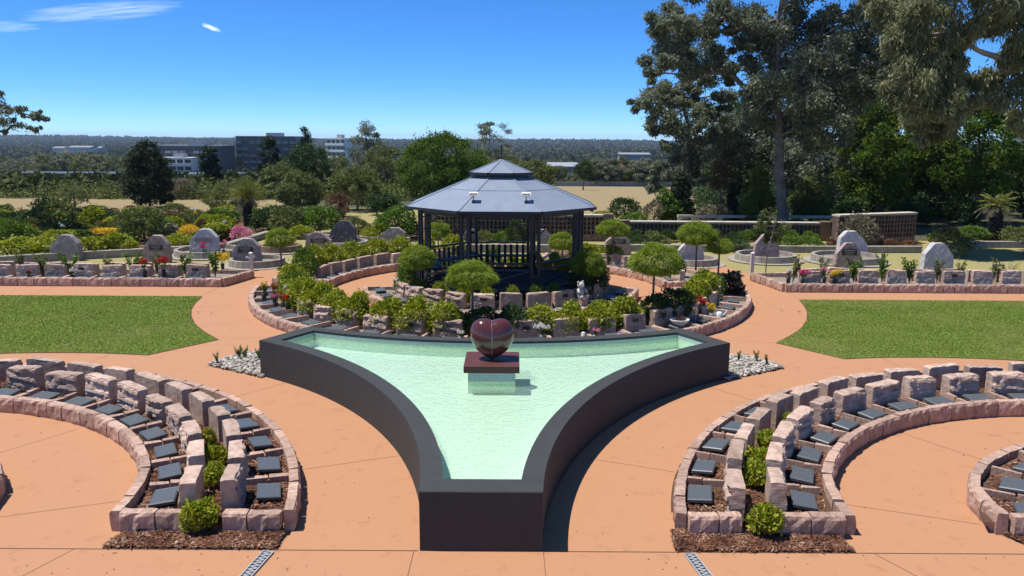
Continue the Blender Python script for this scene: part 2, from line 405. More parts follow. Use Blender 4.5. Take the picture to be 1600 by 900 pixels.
# ------------------------------------------------------------------ mesh helpers
class MB:
    """collects faces, then links them as ONE mesh object"""
    def __init__(s):
        s.v, s.f = [], []
    def add(s, verts, faces):
        o = len(s.v)
        s.v.extend([tuple(p) for p in verts])
        s.f.extend([tuple(i + o for i in f) for f in faces])
        return s
    def box(s, c, size, rz=0.0, tilt=0.0):
        x, y, z = (d / 2 for d in size)
        vs = [(-x, -y, -z), (x, -y, -z), (x, y, -z), (-x, y, -z), (-x, -y, z), (x, -y, z), (x, y, z), (-x, y, z)]
        mt = Matrix.Translation(c) @ Matrix.Rotation(rz, 4, 'Z') @ Matrix.Rotation(tilt, 4, 'X')
        return s.add([mt @ Vector(p) for p in vs], [(0, 3, 2, 1), (4, 5, 6, 7), (0, 1, 5, 4), (1, 2, 6, 5), (2, 3, 7, 6), (3, 0, 4, 7)])
    def bar(s, a, b, w, h=None, n=4):
        """straight bar (n=4: rectangular w x h, else round)"""
        a, b = Vector(a), Vector(b)
        d = (b - a).normalized()
        up = Vector((0, 0, 1)) if abs(d.z) < 0.95 else Vector((0, 1, 0))
        x = d.cross(up).normalized(); y = x.cross(d)
        h = h or w
        vs = []
        for p in (a, b):
            if n == 4:
                for sx, sy in ((-1, -1), (1, -1), (1, 1), (-1, 1)):
                    vs.append(p + x * sx * w / 2 + y * sy * h / 2)
            else:
                for k in range(n):
                    t = 2 * math.pi * k / n
                    vs.append(p + x * math.cos(t) * w / 2 + y * math.sin(t) * w / 2)
        fs = [(k, (k + 1) % n, n + (k + 1) % n, n + k) for k in range(n)] + [tuple(range(n))[::-1], tuple(range(n, 2 * n))]
        return s.add(vs, fs)
    def tube(s, pts, rad, n=6, cap=True):
        pts = [Vector(p) for p in pts]
        vs, fs = [], []
        ref = Vector((0.3, 0.95, 0.1))
        for i, p in enumerate(pts):
            d = (pts[min(i + 1, len(pts) - 1)] - pts[max(i - 1, 0)]).normalized()
            x = d.cross(ref)
            if x.length < 0.05: x = d.cross(Vector((1, 0, 0)))
            x.normalize(); y = d.cross(x)
            r = rad[i] if hasattr(rad, '__len__') else rad
            for k in range(n):
                t = 2 * math.pi * k / n
                vs.append(p + (x * math.cos(t) + y * math.sin(t)) * r)
        for i in range(len(pts) - 1):
            for k in range(n):
                fs.append((i * n + k, i * n + (k + 1) % n, (i + 1) * n + (k + 1) % n, (i + 1) * n + k))
        if cap:
            fs.append(tuple(range(n))[::-1]); fs.append(tuple((len(pts) - 1) * n + k for k in range(n)))
        return s.add(vs, fs)
    def lathe(s, prof, c=(0, 0, 0), n=16):
        vs, fs = [], []
        for r, z in prof:
            for k in range(n):
                t = 2 * math.pi * k / n
                vs.append((c[0] + r * math.cos(t), c[1] + r * math.sin(t), c[2] + z))
        for i in range(len(prof) - 1):
            for k in range(n):
                fs.append((i * n + k, i * n + (k + 1) % n, (i + 1) * n + (k + 1) % n, (i + 1) * n + k))
        fs.append(tuple(range(n))[::-1]); fs.append(tuple((len(prof) - 1) * n + k for k in range(n)))
        return s.add(vs, fs)
    def poly(s, pts, z=0.0):
        return s.add([(p[0], p[1], z) for p in pts], [tuple(range(len(pts)))])
    def mesh(s, name, m, smooth=False):
        me = bpy.data.meshes.new(name)
        me.from_pydata(s.v, [], s.f)
        me.materials.append(m)
        if smooth:
            me.polygons.foreach_set('use_smooth', [True] * len(me.polygons))
        me.update()
        return me
    def build(s, name, m, parent=None, smooth=False, **kw):
        return link(name, s.mesh(name, m, smooth), parent, **kw)

def link(name, me, parent=None, loc=None, rz=0.0, label=None, cat=None, group=None, kind=None, sc=None):
    o = bpy.data.objects.new(name, me)
    COL.objects.link(o)
    if parent is not None: o.parent = parent
    if loc is not None: o.location = loc
    if rz: o.rotation_euler = (0, 0, rz)
    if sc is not None: o.scale = sc if hasattr(sc, '__len__') else (sc, sc, sc)
    tag(o, label, cat, group, kind)
    return o

def tag(o, label=None, cat=None, group=None, kind=None):
    if label: o['label'] = label
    if cat: o['category'] = cat
    if group: o['group'] = group
    if kind: o['kind'] = kind
    return o

def thing(name, label, cat, loc=(0, 0, 0), rz=0.0, group=None, kind=None):
    return link(name, None, None, loc, rz, label, cat, group, kind)

def quads_mesh(name, V, m):
    """V: (n, 4, 3) array of loose quads"""
    n = len(V)
    me = bpy.data.meshes.new(name)
    me.vertices.add(n * 4)
    me.vertices.foreach_set('co', np.ascontiguousarray(V, dtype=np.float32).ravel())
    me.loops.add(n * 4)
    me.loops.foreach_set('vertex_index', np.arange(n * 4, dtype=np.int32))
    me.polygons.add(n)
    me.polygons.foreach_set('loop_start', np.arange(0, n * 4, 4, dtype=np.int32))
    me.polygons.foreach_set('loop_total', np.full(n, 4, dtype=np.int32))
    me.materials.append(m)
    me.update(calc_edges=True)
    return me

def unit(a):
    return a / np.maximum(np.linalg.norm(a, axis=1, keepdims=True), 1e-9)

def leaf_quads(P, D, L, W, rng, flat=0.0):
    """one rhombic leaf per point: P positions, D leaf axes, L lengths, W widths"""
    n = len(P)
    D = unit(D)
    S = rng.normal(size=(n, 3))
    if flat:
        S = S * (1 - flat) + np.cross(D, np.array([0.0, 0, 1.0])) * flat
    S = unit(S - D * (S * D).sum(1, keepdims=True))
    L = np.broadcast_to(np.asarray(L, float), (n,))[:, None]
    W = np.broadcast_to(np.asarray(W, float), (n,))[:, None]
    a = P - D * L * 0.5
    c = P + D * L * 0.5
    mid = P - D * L * 0.06
    return np.stack([a, mid + S * W * 0.5, c, mid - S * W * 0.5], axis=1)

def ball(n, rng):
    return unit(rng.normal(size=(n, 3))) * rng.random((n, 1)) ** (1 / 3.0)

ORD = ['first', 'second', 'third', 'fourth', 'fifth', 'sixth', 'seventh', 'eighth', 'ninth', 'tenth', 'eleventh',
       'twelfth', 'thirteenth', 'fourteenth', 'fifteenth', 'sixteenth', 'seventeenth', 'eighteenth', 'nineteenth', 'twentieth']
rnd = random.Random(7)
nrg = np.random.default_rng(11)

def fbm(x, y, z, o=4):
    return noise.fractal(Vector((x, y, z)), 0.9, 2.1, o)

# ------------------------------------------------------------------ terrain
def tz(x, y):
    """garden terrace flat to 62 m, then the land falls gently into the valley, a wooded ridge far behind"""
    z = 0.0
    if y > 62:
        t = y - 62
        z -= 0.045 * t * min(1, t / 25) if t < 480 else 0.045 * 480
    if y > 1500:
        k = min(1.0, (y - 1500) / 2300.0)
        k = k * k * (3 - 2 * k)
        z += k * (16.5 + 2.6 * math.sin(x / 410.0 + 1.0) + 1.6 * math.sin(x / 187.0) - 0.0026 * x)
    return z

def make_terrain():
    ys = [-30, -10, 0, 20, 40, 55, 62, 68, 75, 87, 100, 130, 160, 200, 260, 320, 400, 480, 542, 650, 800, 1000, 1250, 1500] + \
         [1500 + 120 * k for k in range(1, 21)] + [4200, 5000, 7000]
    us = np.linspace(-1, 1, 61)
    vs, fs = [], []
    for y in ys:
        hw = 60 + 0.95 * max(0, y)
        for u in us:
            x = u * hw
            z = tz(x, y) - 0.02
            if y > 1500: z += 2.2 * fbm(x / 90.0, y / 300.0, 3.3)
            vs.append((x, y, z))
    w = len(us)
    gx, bx = [], []
    for j in range(len(ys) - 1):
        for i in range(w - 1):
            f = (j * w + i, j * w + i + 1, (j + 1) * w + i + 1, (j + 1) * w + i)
            fs.append(f)
    me = bpy.data.meshes.new('ground')
    me.from_pydata(vs, [], fs)
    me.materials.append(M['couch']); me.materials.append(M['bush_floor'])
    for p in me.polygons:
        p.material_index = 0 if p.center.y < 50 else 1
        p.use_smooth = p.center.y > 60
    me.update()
    return link('ground', me, kind='structure')
make_terrain()

def strip_sheet(x0, x1, y0, y1, nx, ny, dz, m, name, edge=0.0):
    """a sheet that lies on the terrain, its border wandering a little"""
    vs, fs = [], []
    for j in range(ny + 1):
        for i in range(nx + 1):
            u, v = i / nx, j / ny
            x = x0(v) + (x1(v) - x0(v)) * u
            y = y0 + (y1 - y0) * v
            if edge: 
                y += edge * fbm(x * 0.2, y * 0.1, 7.7) * (1 if j in (0, ny) else 0)
            vs.append((x, y, tz(x, y) + dz))
    for j in range(ny):
        for i in range(nx):
            a = j * (nx + 1) + i
            fs.append((a, a + 1, a + nx + 2, a + nx + 1))
    me = bpy.data.meshes.new(name)
    me.from_pydata(vs, [], fs); me.materials.append(m); me.update()
    return link(name, me, kind='structure')
strip_sheet(lambda v: -70 - 10 * v, lambda v: -16.0, 49.5, 61.5, 24, 5, 0.004, M['field'], 'dry_field', 0.8)
strip_sheet(lambda v: 3 - 3 * v, lambda v: 11 + 22 * v, 45.5, 150, 16, 24, 0.05, M['field'], 'dry_field', 0.8)

strip_sheet(lambda v: -38 - 6 * v, lambda v: -12.2 + 3.2 * v, 34.2, 49.2, 20, 8, 0.006, M['soil'], 'soil_or_shade_ground', 0.4)
strip_sheet(lambda v: -9.0 + 2 * v, lambda v: 6.5, 38.6, 46, 12, 5, 0.006, M['soil'], 'soil_or_shade_ground', 0.4)
strip_sheet(lambda v: 12 + 1 * v, lambda v: 48 + 10 * v, 38.6, 62, 20, 8, 0.008, M['bush_floor'], 'soil_or_shade_ground', 0.4)  # dark ground colour stands in for the shade under the right-hand trees
# ------------------------------------------------------------------ plan of the garden: three rings of 120 degrees round the pool
POOL = (0.0, 13.55)
RC = 10.9
C_L = (-RC * 0.8660, 13.55 - RC / 2)
C_R = (RC * 0.8660, 13.55 - RC / 2)
C_G = (0.0, 13.55 + RC)

def pol(c, r, deg):
    return (c[0] + r * math.cos(R(deg)), c[1] + r * math.sin(R(deg)))

# paving: one sheet under everything in the garden
pv = MB()
pv.poly([(-24, -6), (24, -6), (24, 25.2), (9.5, 25.2), (8.3, 30.5), (-8.3, 30.5), (-9.4, 25.4), (-24, 25.4)], 0.0)
paving = pv.build('paving', M['paving'], kind='structure')

def joint(a, b, w=0.006):
    a, b = Vector((*a, 0.004)), Vector((*b, 0.004))
    d = (b - a).normalized(); s = Vector((-d.y, d.x, 0)) * w / 2
    mb = MB(); k = 6
    vs, fs = [], []
    for i in range(k + 1):
        p = a.lerp(b, i / k); wob = 0.004 * fbm(p.x * 3, p.y * 3, 1)
        vs += [p - s * (1 + 30 * wob), p + s * (1 + 30 * wob)]
    fs = [(2 * i, 2 * i + 2, 2 * i + 3, 2 * i + 1) for i in range(k)]
    mb.add(vs, fs)
    mb.build('expansion_joint', M['joint'], paving)
joint((-24, 8.55), (-0.73, 8.55), 0.014); joint((0.73, 8.55), (24, 8.55), 0.014)
for a, b in [((-0.78, 8.54), (-0.80, 4.0)), ((0.72, 8.54), (0.78, 4.0)), ((-4.72, 8.54), (-6.2, 5.0)), ((4.55, 8.54), (6.4, 5.0)),
             ((-7.5, 8.54), (-9.5, 4.6)), ((6.35, 8.54), (9.0, 5.0))]:
    joint(a, b)
for c, sg in ((C_L, 1), (C_R, -1)):
    for d in (22, 52, 84, 112):
        dd = d if sg > 0 else 180 - d
        joint(pol(c, 7.27, dd), pol(c, 8.72 if d < 60 else 9.02, dd))
    for d in (20, 58, 100):
        dd = d if sg > 0 else 180 - d
        joint(pol(c, 3.45, dd), pol(c, 5.08, dd))
for d in (196, 212, 328, 344, 168, 12):
    joint(pol(C_G, 7.3, d), pol(C_G, 8.98, d))
joint(pol(C_G, 9.0, 222.9), pol(C_G, 7.25, 231)); joint(pol(C_G, 9.0, 317.1), pol(C_G, 7.25, 309))
joint((-9.0, 23.5), (-9.0, 25.0)); joint((9.0, 23.4), (9.0, 24.8)); joint((-14.2, 23.5), (-14.2, 25.0)); joint((14.4, 23.4), (14.4, 24.8))

# lawns: outside the rings of 9.0 m, up to the cross path
def lawn(sg, name, lab):
    pts = []
    ce = C_L if sg < 0 else C_R
    ytop = 23.5
    pts.append((sg * 24, ytop))
    d0 = math.degrees(math.asin((ytop - C_G[1]) / 9.0))
    for k in range(15):
        d = d0 + (-42.9 - d0) * k / 14
        p = pol(C_G, 9.0, d)
        pts.append((sg * p[0], p[1]))
    for k in range(17):
        d = 78.5 + (130 - 78.5) * k / 16
        p = pol((-C_R[0], C_R[1]), 9.02, d)
        pts.append((p[0] if sg < 0 else -p[0], p[1]))
    pts.append((sg * 24, pts[-1][1]))
    if sg > 0:
        pass
    mb = MB(); mb.poly(pts, 0.012)
    # cut turf edge
    n = len(pts)
    mb.add([(p[0], p[1], 0.0) for p in pts] + [(p[0], p[1], 0.012) for p in pts], [(k, (k + 1) % n, n + (k + 1) % n, n + k) for k in range(n)])
    o = mb.build(name, M['lawn'], kind='structure')
    # bare earth along the cut edge
    eb = MB()
    cx_ = sum(p[0] for p in pts) / n; cy_ = sum(p[1] for p in pts) / n
    vs = []
    for k, p in enumerate(pts):
        a, b = Vector(pts[k - 1]), Vector(pts[(k + 1) % n])
        t_ = (b - a).normalized(); nn = Vector((-t_.y, t_.x)) * (1 if sg < 0 else -1)
        w_ = 0.035 + 0.02 * fbm(p[0] * 2, p[1] * 2, 0.5, 2)
        vs += [(p[0] - nn.x * w_, p[1] - nn.y * w_, 0.005), (p[0] + nn.x * w_, p[1] + nn.y * w_, 0.005)]
    eb.add(vs, [(2 * k, 2 * ((k + 1) % n), 2 * ((k + 1) % n) + 1, 2 * k + 1) for k in range(n)])
    eb.build('lawn_edge', M['soil'], o)
    # blades: points in the polygon, denser where the picture shows them larger
    def inside(x, y):
        r = np.zeros(len(x), bool)
        j = n - 1
        for i in range(n):
            xi, yi = pts[i]; xj, yj = pts[j]
            c = ((yi > y) != (yj > y)) & (x < (xj - xi) * (y - yi) / ((yj - yi) + 1e-12) + xi)
            r ^= c; j = i
        return r
    rg = np.random.default_rng(5 if sg < 0 else 6)
    K = 190000
    x = sg * (6.4 + rg.random(K) * 11.5); y = 15.0 + rg.random(K) * 8.6
    ok = inside(x, y); x, y = x[ok], y[ok]
    K = len(x)
    D = np.stack([rg.normal(0, 0.8, K), rg.normal(0, 0.8, K), np.full(K, 1.0)], 1)
    P = np.stack([x, y, np.full(K, 0.020)], 1)
    dry = np.array([fbm(a * 0.45, b * 0.45, 2.0 + sg, 3) for a, b in zip(x, y)]) + rg.normal(0, 0.25, K) + (np.maximum(0, y - 22.2) * 0.6 if sg > 0 else -0.1)
    for m, sel in ((M['grass'], dry < 0.34), (M['grass_dry'], dry >= 0.34)):
        L = 0.022 + rg.random(sel.sum()) * 0.026
        q = leaf_quads(P[sel], D[sel], L, 0.011, rg)
        link('grass', quads_mesh('grass', q, m), None, kind='stuff', label=lab)
lawn(-1, 'lawn', 'short mown grass on the lawn behind the left curved bed')
lawn(1, 'lawn', 'short mown grass on the lawn behind the right curved bed')

# bits of leaf and bark blown over the paving
rg = np.random.default_rng(21)
P = []
for c, r0, r1, d0, d1, n_ in [(C_L, 7.3, 8.6, 0, 80, 20), (C_R, 7.3, 8.6, 100, 180, 20), (C_L, 3.4, 5.1, 0, 90, 20), (C_R, 3.4, 5.1, 90, 180, 35), (C_G, 7.5, 8.9, 190, 350, 60)]:
    a = np.radians(rg.uniform(d0, d1, n_)); r_ = rg.uniform(r0, r1, n_)
    P.append(np.stack([c[0] + r_ * np.cos(a), c[1] + r_ * np.sin(a), np.full(n_, 0.008)], 1))
P.append(np.stack([rg.uniform(-6, 6, 60), rg.uniform(7.4, 8.5, 60), np.full(60, 0.008)], 1))
P.append(np.stack([rg.uniform(7.5, 14, 40) * np.where(np.arange(40) % 2 == 0, 1, -1), rg.uniform(17.6, 23.2, 40), np.full(40, 0.05)], 1))
P = np.concatenate(P)
P = P[P[:, 1] > 6.5]
D = rg.normal(size=P.shape) * np.array([1, 1, 0.12])
link('leaf_litter', quads_mesh('leaf_litter', leaf_quads(P, D, np.where(P[:, 2] > 0.02, 0.11, 1.0) * np.where(P[:, 2] > 0.02, 1, rg.uniform(0.012, 0.05, len(P))), np.where(P[:, 2] > 0.02, 0.055, rg.uniform(0.008, 0.02, len(P))), rg, 0.9), M['chips']), None, kind='stuff', label='scattered bits of bark and dry leaf on the paving')

# ------------------------------------------------------------------ fountain pool
WALL_H = 0.74
def pool_outline(off):
    """three blunt tips joined by concave arcs; off = offset inward"""
    ra, L = RC * 0 + 8.74 + off, 5.0 - off * 1.25
    pts = []
    base = (0.0, -RC)                       # ring centre opposite tip 0 is at the back; work in one sector and turn it
    for k in range(3):
        turn = R(120 * k)
        cx, cy = RC * 0.8660, -RC * 0.5     # ring centre to the right of the front tip
        # arc from the front tip (right corner) to the right tip (its lower corner)
        y0 = -L
        dx = math.sqrt(max(0, ra * ra - (y0 - cy) ** 2))
        a0 = math.atan2(y0 - cy, -dx)
        mid = R(150)
        if a0 < 0: a0 += 2 * math.pi
        a1 = 2 * mid - a0
        for i in range(33):
            a = a0 + (a1 - a0) * i / 32
            x, y = cx + ra * math.cos(a), cy + ra * math.sin(a)
            pts.append((POOL[0] + x * math.cos(turn) - y * math.sin(turn), POOL[1] + x * math.sin(turn) + y * math.cos(turn)))
    return pts

pool = thing('fountain_pool', 'charcoal walled three pointed fountain pool filled with mint green water', 'fountain', (0, 0, 0))
po, pi_ = pool_outline(0.0), pool_outline(0.27)
n = len(po)
FLOOR_Z, WATER_Z = 0.40, 0.635
mb = MB()
bev = 0.012
po2 = [(p[0] + (POOL[0] - p[0]) * 0.0022, p[1] + (POOL[1] - p[1]) * 0.0022) for p in po]
ring = [[(p[0], p[1], 0.0) for p in po], [(p[0], p[1], WALL_H - bev) for p in po], [(p[0], p[1], WALL_H) for p in po2],
        [(p[0], p[1], WALL_H) for p in pi_], [(p[0], p[1], WALL_H - 0.05) for p in pi_]]
vs = [p for r_ in ring for p in r_]
fs = [(j * n + k, j * n + (k + 1) % n, (j + 1) * n + (k + 1) % n, (j + 1) * n + k) for j in range(4) for k in range(n)]
mb.add(vs, fs)
mb.build('wall', M['charcoal'], pool)

def uv_quads(name, quads, uvs, m, parent):
    me = bpy.data.meshes.new(name)
    me.from_pydata([p for q in quads for p in q], [], [tuple(range(4 * i, 4 * i + 4)) for i in range(len(quads))])
    ul = me.uv_layers.new(name='UVMap')
    ul.data.foreach_set('uv', [c for q in uvs for p in q for c in p])
    me.materials.append(m); me.update()
    return link(name, me, parent)
def side_run(pts, z0, z1, name, m):
    q, u = [], []
    d = 0.0
    for k in range(len(pts)):
        a, b = pts[k], pts[(k + 1) % len(pts)]
        l = math.dist(a, b)
        q.append([(*a, z0), (*b, z0), (*b, z1), (*a, z1)]); u.append([(d, z0), (d + l, z0), (d + l, z1), (d, z1)])
        d += l
    return uv_quads(name, q, u, m, pool)
pin2 = [(p[0] + (p[0] - POOL[0]) * 0.0012, p[1] + (p[1] - POOL[1]) * 0.0012) for p in pi_]
side_run(pin2, WATER_Z - 0.03, WALL_H - 0.05, 'waterline_tiles', M['tile_grey'])
side_run(pin2, FLOOR_Z - 0.01, WATER_Z - 0.03, 'wall_tiles', M['tile_mint'])
me = bpy.data.meshes.new('floor_tiles')
me.from_pydata([(p[0], p[1], FLOOR_Z) for p in pi_], [], [tuple(range(n))])
ul = me.uv_layers.new(name='UVMap')
ul.data.foreach_set('uv', [c for p in pi_ for c in p])
me.materials.append(M['tile_mint']); me.update()
link('floor_tiles', me, pool)
me = bpy.data.meshes.new('water')
me.from_pydata([(p[0], p[1], WATER_Z) for p in pin2], [], [tuple(range(n))])
me.materials.append(M['water']); me.update()
link('water', me, pool)
# tiled pedestal under the slab
q, u = [], []
hw, y0, y1 = 0.405, POOL[1] - 0.405, POOL[1] + 0.405
def ped(z0, z1, name, m):
    c = [(-hw, y0), (hw, y0), (hw, y1), (-hw, y1)]
    side = []
    q, u = [], []
    for k in range(4):
        a, b = c[k], c[(k + 1) % 4]
        q.append([(*a, z0), (*b, z0), (*b, z1), (*a, z1)]); u.append([(0, z0), (0.81, z0), (0.81, z1), (0, z1)])
    uv_quads(name, q, u, m, pool)
ped(FLOOR_Z - 0.01, WATER_Z - 0.02, 'pedestal', M['tile_mint'])
ped(WATER_Z - 0.02, 0.795, 'pedestal_band', M['tile_grey'])
mb = MB(); mb.lathe([(0.03, 0), (0.03, 0.08), (0.018, 0.1), (0.018, 0.16)], (3.75, 15.35, FLOOR_Z), 10).tube([(3.75, 15.35, FLOOR_Z + 0.15), (3.70, 15.3, FLOOR_Z + 0.24), (3.62, 15.25, FLOOR_Z + 0.27)], 0.012, 8)
mb.build('inlet_spout', M['galv'], pool)

# slab and heart
slab = MB()
s_, z0, z1 = 0.475, 0.785, 0.912
b_ = 0.008
prof = [(s_ - b_, z0), (s_, z0 + b_), (s_, z1 - b_), (s_ - b_, z1)]
vs = []
for r_, z in prof:
    vs += [(-r_, -r_, z), (r_, -r_, z), (r_, r_, z), (-r_, r_, z)]
fs = [(4 * j + k, 4 * j + (k + 1) % 4, 4 * j + 4 + (k + 1) % 4, 4 * j + 4 + k) for j in range(3) for k in range(4)] + [(3, 2, 1, 0), (12, 13, 14, 15)]
slab.add([(x + POOL[0], y + POOL[1], z) for x, y, z in vs], fs)
slab.build('plinth_slab', M['granite_slab'], label='square polished red granite slab carrying the heart above the pool water', cat='slab')

def heart_mesh():
    def F(x, y, z):
        a = x * x + 1.6 * y * y + z * z - 1
        return a * a * a - x * x * z ** 3 * 0.9 - 0.09 * y * y * z ** 3
    nu, nv = 72, 48
    vs, fs = [], []
    for j in range(nv + 1):
        ph = math.pi * j / nv
        for i in range(nu):
            th = 2 * math.pi * i / nu
            d = (math.sin(ph) * math.cos(th), math.sin(ph) * math.sin(th), math.cos(ph))
            lo, hi = 0.05, 2.0
            for _ in range(26):
                m_ = (lo + hi) / 2
                if F(d[0] * m_, d[1] * m_, d[2] * m_ ) < 0: lo = m_
                else: hi = m_
            r_ = lo
            rs = 1.0 / math.sqrt(d[0] ** 2 / 1.12 ** 2 + d[1] ** 2 / 0.84 ** 2 + d[2] ** 2 / 1.02 ** 2)
            r_ = 0.72 * r_ + 0.28 * rs
            vs.append((d[0] * r_, d[1] * r_, d[2] * r_))
    for j in range(nv):
        for i in range(nu):
            fs.append((j * nu + i, (j + 1) * nu + i, (j + 1) * nu + (i + 1) % nu, j * nu + (i + 1) % nu))
    return vs, fs
vs, fs = heart_mesh()
xs = [v[0] for v in vs]; zs = [v[2] for v in vs]
kx = 0.77 / (max(xs) - min(xs)); kz = 0.735 / (max(zs) - min(zs)); zb = min(zs)
mb = MB(); mb.add([(v[0] * kx, v[1] * kx * 0.86, (v[2] - zb) * kz) for v in vs], fs)
heart = mb.build('heart_sculpture', M['granite_red'], smooth=True, loc=(POOL[0], POOL[1], 0.897),
                 label='polished dark red granite heart standing on the slab in the pool', cat='sculpture')
# trickle of water down the cleft
front = {}
for v in mb.v:
    if abs(v[0]) < 0.012 and v[1] <= 0.02: front[round(v[2], 3)] = min(front.get(round(v[2], 3), 9), v[1])
line = sorted(front.items(), reverse=True)
pts = [(0.009 * fbm(0.2, 0.4, z * 9), y - 0.003, z + 0.002) for z, y in line if z > 0.02]
tr = MB(); tr.tube(pts[::2], [0.0025 + 0.008 * max(0, fbm(0.3, 0.7, i * 0.9)) for i in range(len(pts[::2]))], 6)
for k in range(9):
    t = 2 * math.pi * k / 9
    tr.tube([(0.10 * math.cos(t) * (0.5 + 0.5 * rnd.random()), -0.10 + 0.05 * math.sin(t), 0.016), (0.10 * math.cos(t) * 0.7, -0.12 + 0.05 * math.sin(t), 0.036)], [0.008, 0.003], 5)
mglass, nt_, b_n = node_mat('running_water')
b_n.inputs['Base Color'].default_value = (0.85, 0.88, 0.88, 1); b_n.inputs['Roughness'].default_value = 0.12
b_n.inputs['Transmission Weight'].default_value = 0.55; b_n.inputs['IOR'].default_value = 1.33
tr.build('water_trickle', mglass, heart, smooth=True)
# ------------------------------------------------------------------ sandstone pieces shared by all the beds
def rough_slab(seed, w, h, d, prof, nx=12, nz=24, ny=3, ledge=0.05, amp=0.006, back=0.6, top=0.006, layers=15.5):
    """upright rock slab: closed grid box with sawn sides, the front face (-y) split into sharp uneven strata"""
    rg = random.Random(seed)
    off = rg.random() * 50
    tilt = rg.uniform(-0.22, 0.22)
    mb = MB()
    idx, vs, fs = {}, [], []
    def P(i, j, k):
        if (i, j, k) in idx: return idx[(i, j, k)]
        u, v, s = i / nx * 2 - 1, j / nz, k / ny * 2 - 1
        hw, hf = prof(u, v)
        x = u * w / 2 * hw
        z = v * h * hf
        y = s * d / 2
        if k == 0:
            ph = (z + x * tilt + 0.02 * fbm(x * 3 + off, z * 3, 5.0, 2)) * layers + off
            lay = math.floor(ph)
            hsh = math.sin(lay * 91.7 + off * 13.1) * 43758.5; hsh -= math.floor(hsh)
            ch = fbm(x * 5.5 + 3.1 * lay, off + lay * 1.7, 2.0, 3)
            edge = min(1, (1 - abs(u)) * 6 + 0.55)
            y -= (ledge * ((hsh - 0.5) * 1.0 + ch * 0.55 + 0.25 * (1 - (ph - lay))) + amp * fbm(x * 12, z * 12, off, 2)) * edge * (0.8 if j == nz else 1)
            y += 0.05 * v * d
        elif k == ny:
            y += amp * 2 * fbm(x * 5 + off, z * 5, 1.0, 3) * back
        if i in (0, nx): x += (1 if i else -1) * amp * fbm(off, y * 9, z * 9, 3)
        if j == nz:
            z += top * 2 * fbm(x * 11 + off, y * 11, 2.0, 3) - (0.005 if k in (0, ny) else 0) - (0.004 if i in (0, nx) else 0)
        idx[(i, j, k)] = len(vs)
        vs.append((x, y, z))
        return idx[(i, j, k)]
    for i in range(nx):
        for j in range(nz):
            fs.append((P(i, j, 0), P(i + 1, j, 0), P(i + 1, j + 1, 0), P(i, j + 1, 0)))
            fs.append((P(i + 1, j, ny), P(i, j, ny), P(i, j + 1, ny), P(i + 1, j + 1, ny)))
    for k in range(ny):
        for j in range(nz):
            fs.append((P(0, j, k + 1), P(0, j, k), P(0, j + 1, k), P(0, j + 1, k + 1)))
            fs.append((P(nx, j, k), P(nx, j, k + 1), P(nx, j + 1, k + 1), P(nx, j + 1, k)))
        for i in range(nx):
            fs.append((P(i, nz, k), P(i + 1, nz, k), P(i + 1, nz, k + 1), P(i, nz, k + 1)))
    return mb.add(vs, fs)

def block_prof(r0, slope, drop):
    def f(u, v):
        hf = 1 + slope * u - drop * 0.8 * max(0, abs(u) - 0.84) * (1.0 if u > 0 else 0.5)
        return 1 - r0 * v * v * 0.5, hf
    return f
HEAD = [rough_slab(20 + k, w, h * 0.9, 0.19, block_prof(r0, sl, dr), ledge=le).mesh('headstone', M['stone'])
        for k, (w, h, r0, sl, dr, le) in enumerate([(0.64, 0.50, 0.05, 0.02, 0.25, 0.075), (0.60, 0.52, 0.06, -0.03, 0.35, 0.07), (0.66, 0.48, 0.03, 0.03, 0.2, 0.085),
                                                    (0.62, 0.51, 0.07, 0.0, 0.45, 0.06), (0.58, 0.50, 0.05, -0.02, 0.3, 0.08), (0.65, 0.53, 0.05, 0.04, 0.4, 0.065)])]
HEAD_SAWN = [rough_slab(30 + k, w, h * 0.92, 0.18, block_prof(r0, sl, dr), ledge=0.02, layers=9.0).mesh('headstone', M['stone'])
             for k, (w, h, r0, sl, dr) in enumerate([(0.64, 0.50, 0.05, 0.02, 0.4), (0.62, 0.52, 0.06, -0.03, 0.5), (0.66, 0.50, 0.05, 0.0, 0.35), (0.63, 0.53, 0.07, 0.02, 0.5)])]
def kerb_mesh(seed, w, h):
    """one kerb stone, unit length along x, rock-faced front (-y), sawn top"""
    rg = random.Random(seed)
    nx = 5
    vs, fs = [], []
    rows = [(-0.50, 0.0), (-0.60, 0.25), (-0.60, 0.55), (-0.56, 0.86), (-0.44, 1.0), (0.46, 1.0), (0.5, 0.0)]
    for i in range(nx + 1):
        x = -0.5 + i / nx
        for j, (a, b) in enumerate(rows):
            e = 1 if 0 < i < nx else 0.35
            y = a * w + (rg.uniform(-0.017, 0.013) * e if j in (1, 2, 3) else rg.uniform(-0.005, 0.005))
            z = b * h + (rg.uniform(-0.025, 0.025) if j in (1, 2) else 0) + (rg.uniform(-0.008, 0.006) if j in (3, 4, 5) else 0)
            vs.append((x + (rg.uniform(-0.03, 0.03) if 0 < i < nx else 0), y, z))
    k = len(rows)
    for i in range(nx):
        for j in range(k - 1):
            fs.append((i * k + j, (i + 1) * k + j, (i + 1) * k + j + 1, i * k + j + 1))
    fs.append(tuple(range(k))); fs.append(tuple(nx * k + j for j in range(k))[::-1])
    return MB().add(vs, fs).mesh('kerb_stone', M['kerb'])
KERB = [kerb_mesh(50 + k, 0.135, 0.27) for k in range(7)]
DIV = []
for k in range(4):
    mb = MB(); rg = random.Random(90 + k); mb.box((0, 0, 0), (1, 0.075, 0.14))
    mb.v = [(x, y + rg.uniform(-0.008, 0.008), z + rg.uniform(-0.012, 0.012)) for x, y, z in mb.v]
    DIV.append(mb.mesh('divider_stone', M['kerb']))
mb = MB()
a, b, t = 0.215, 0.148, 0.035
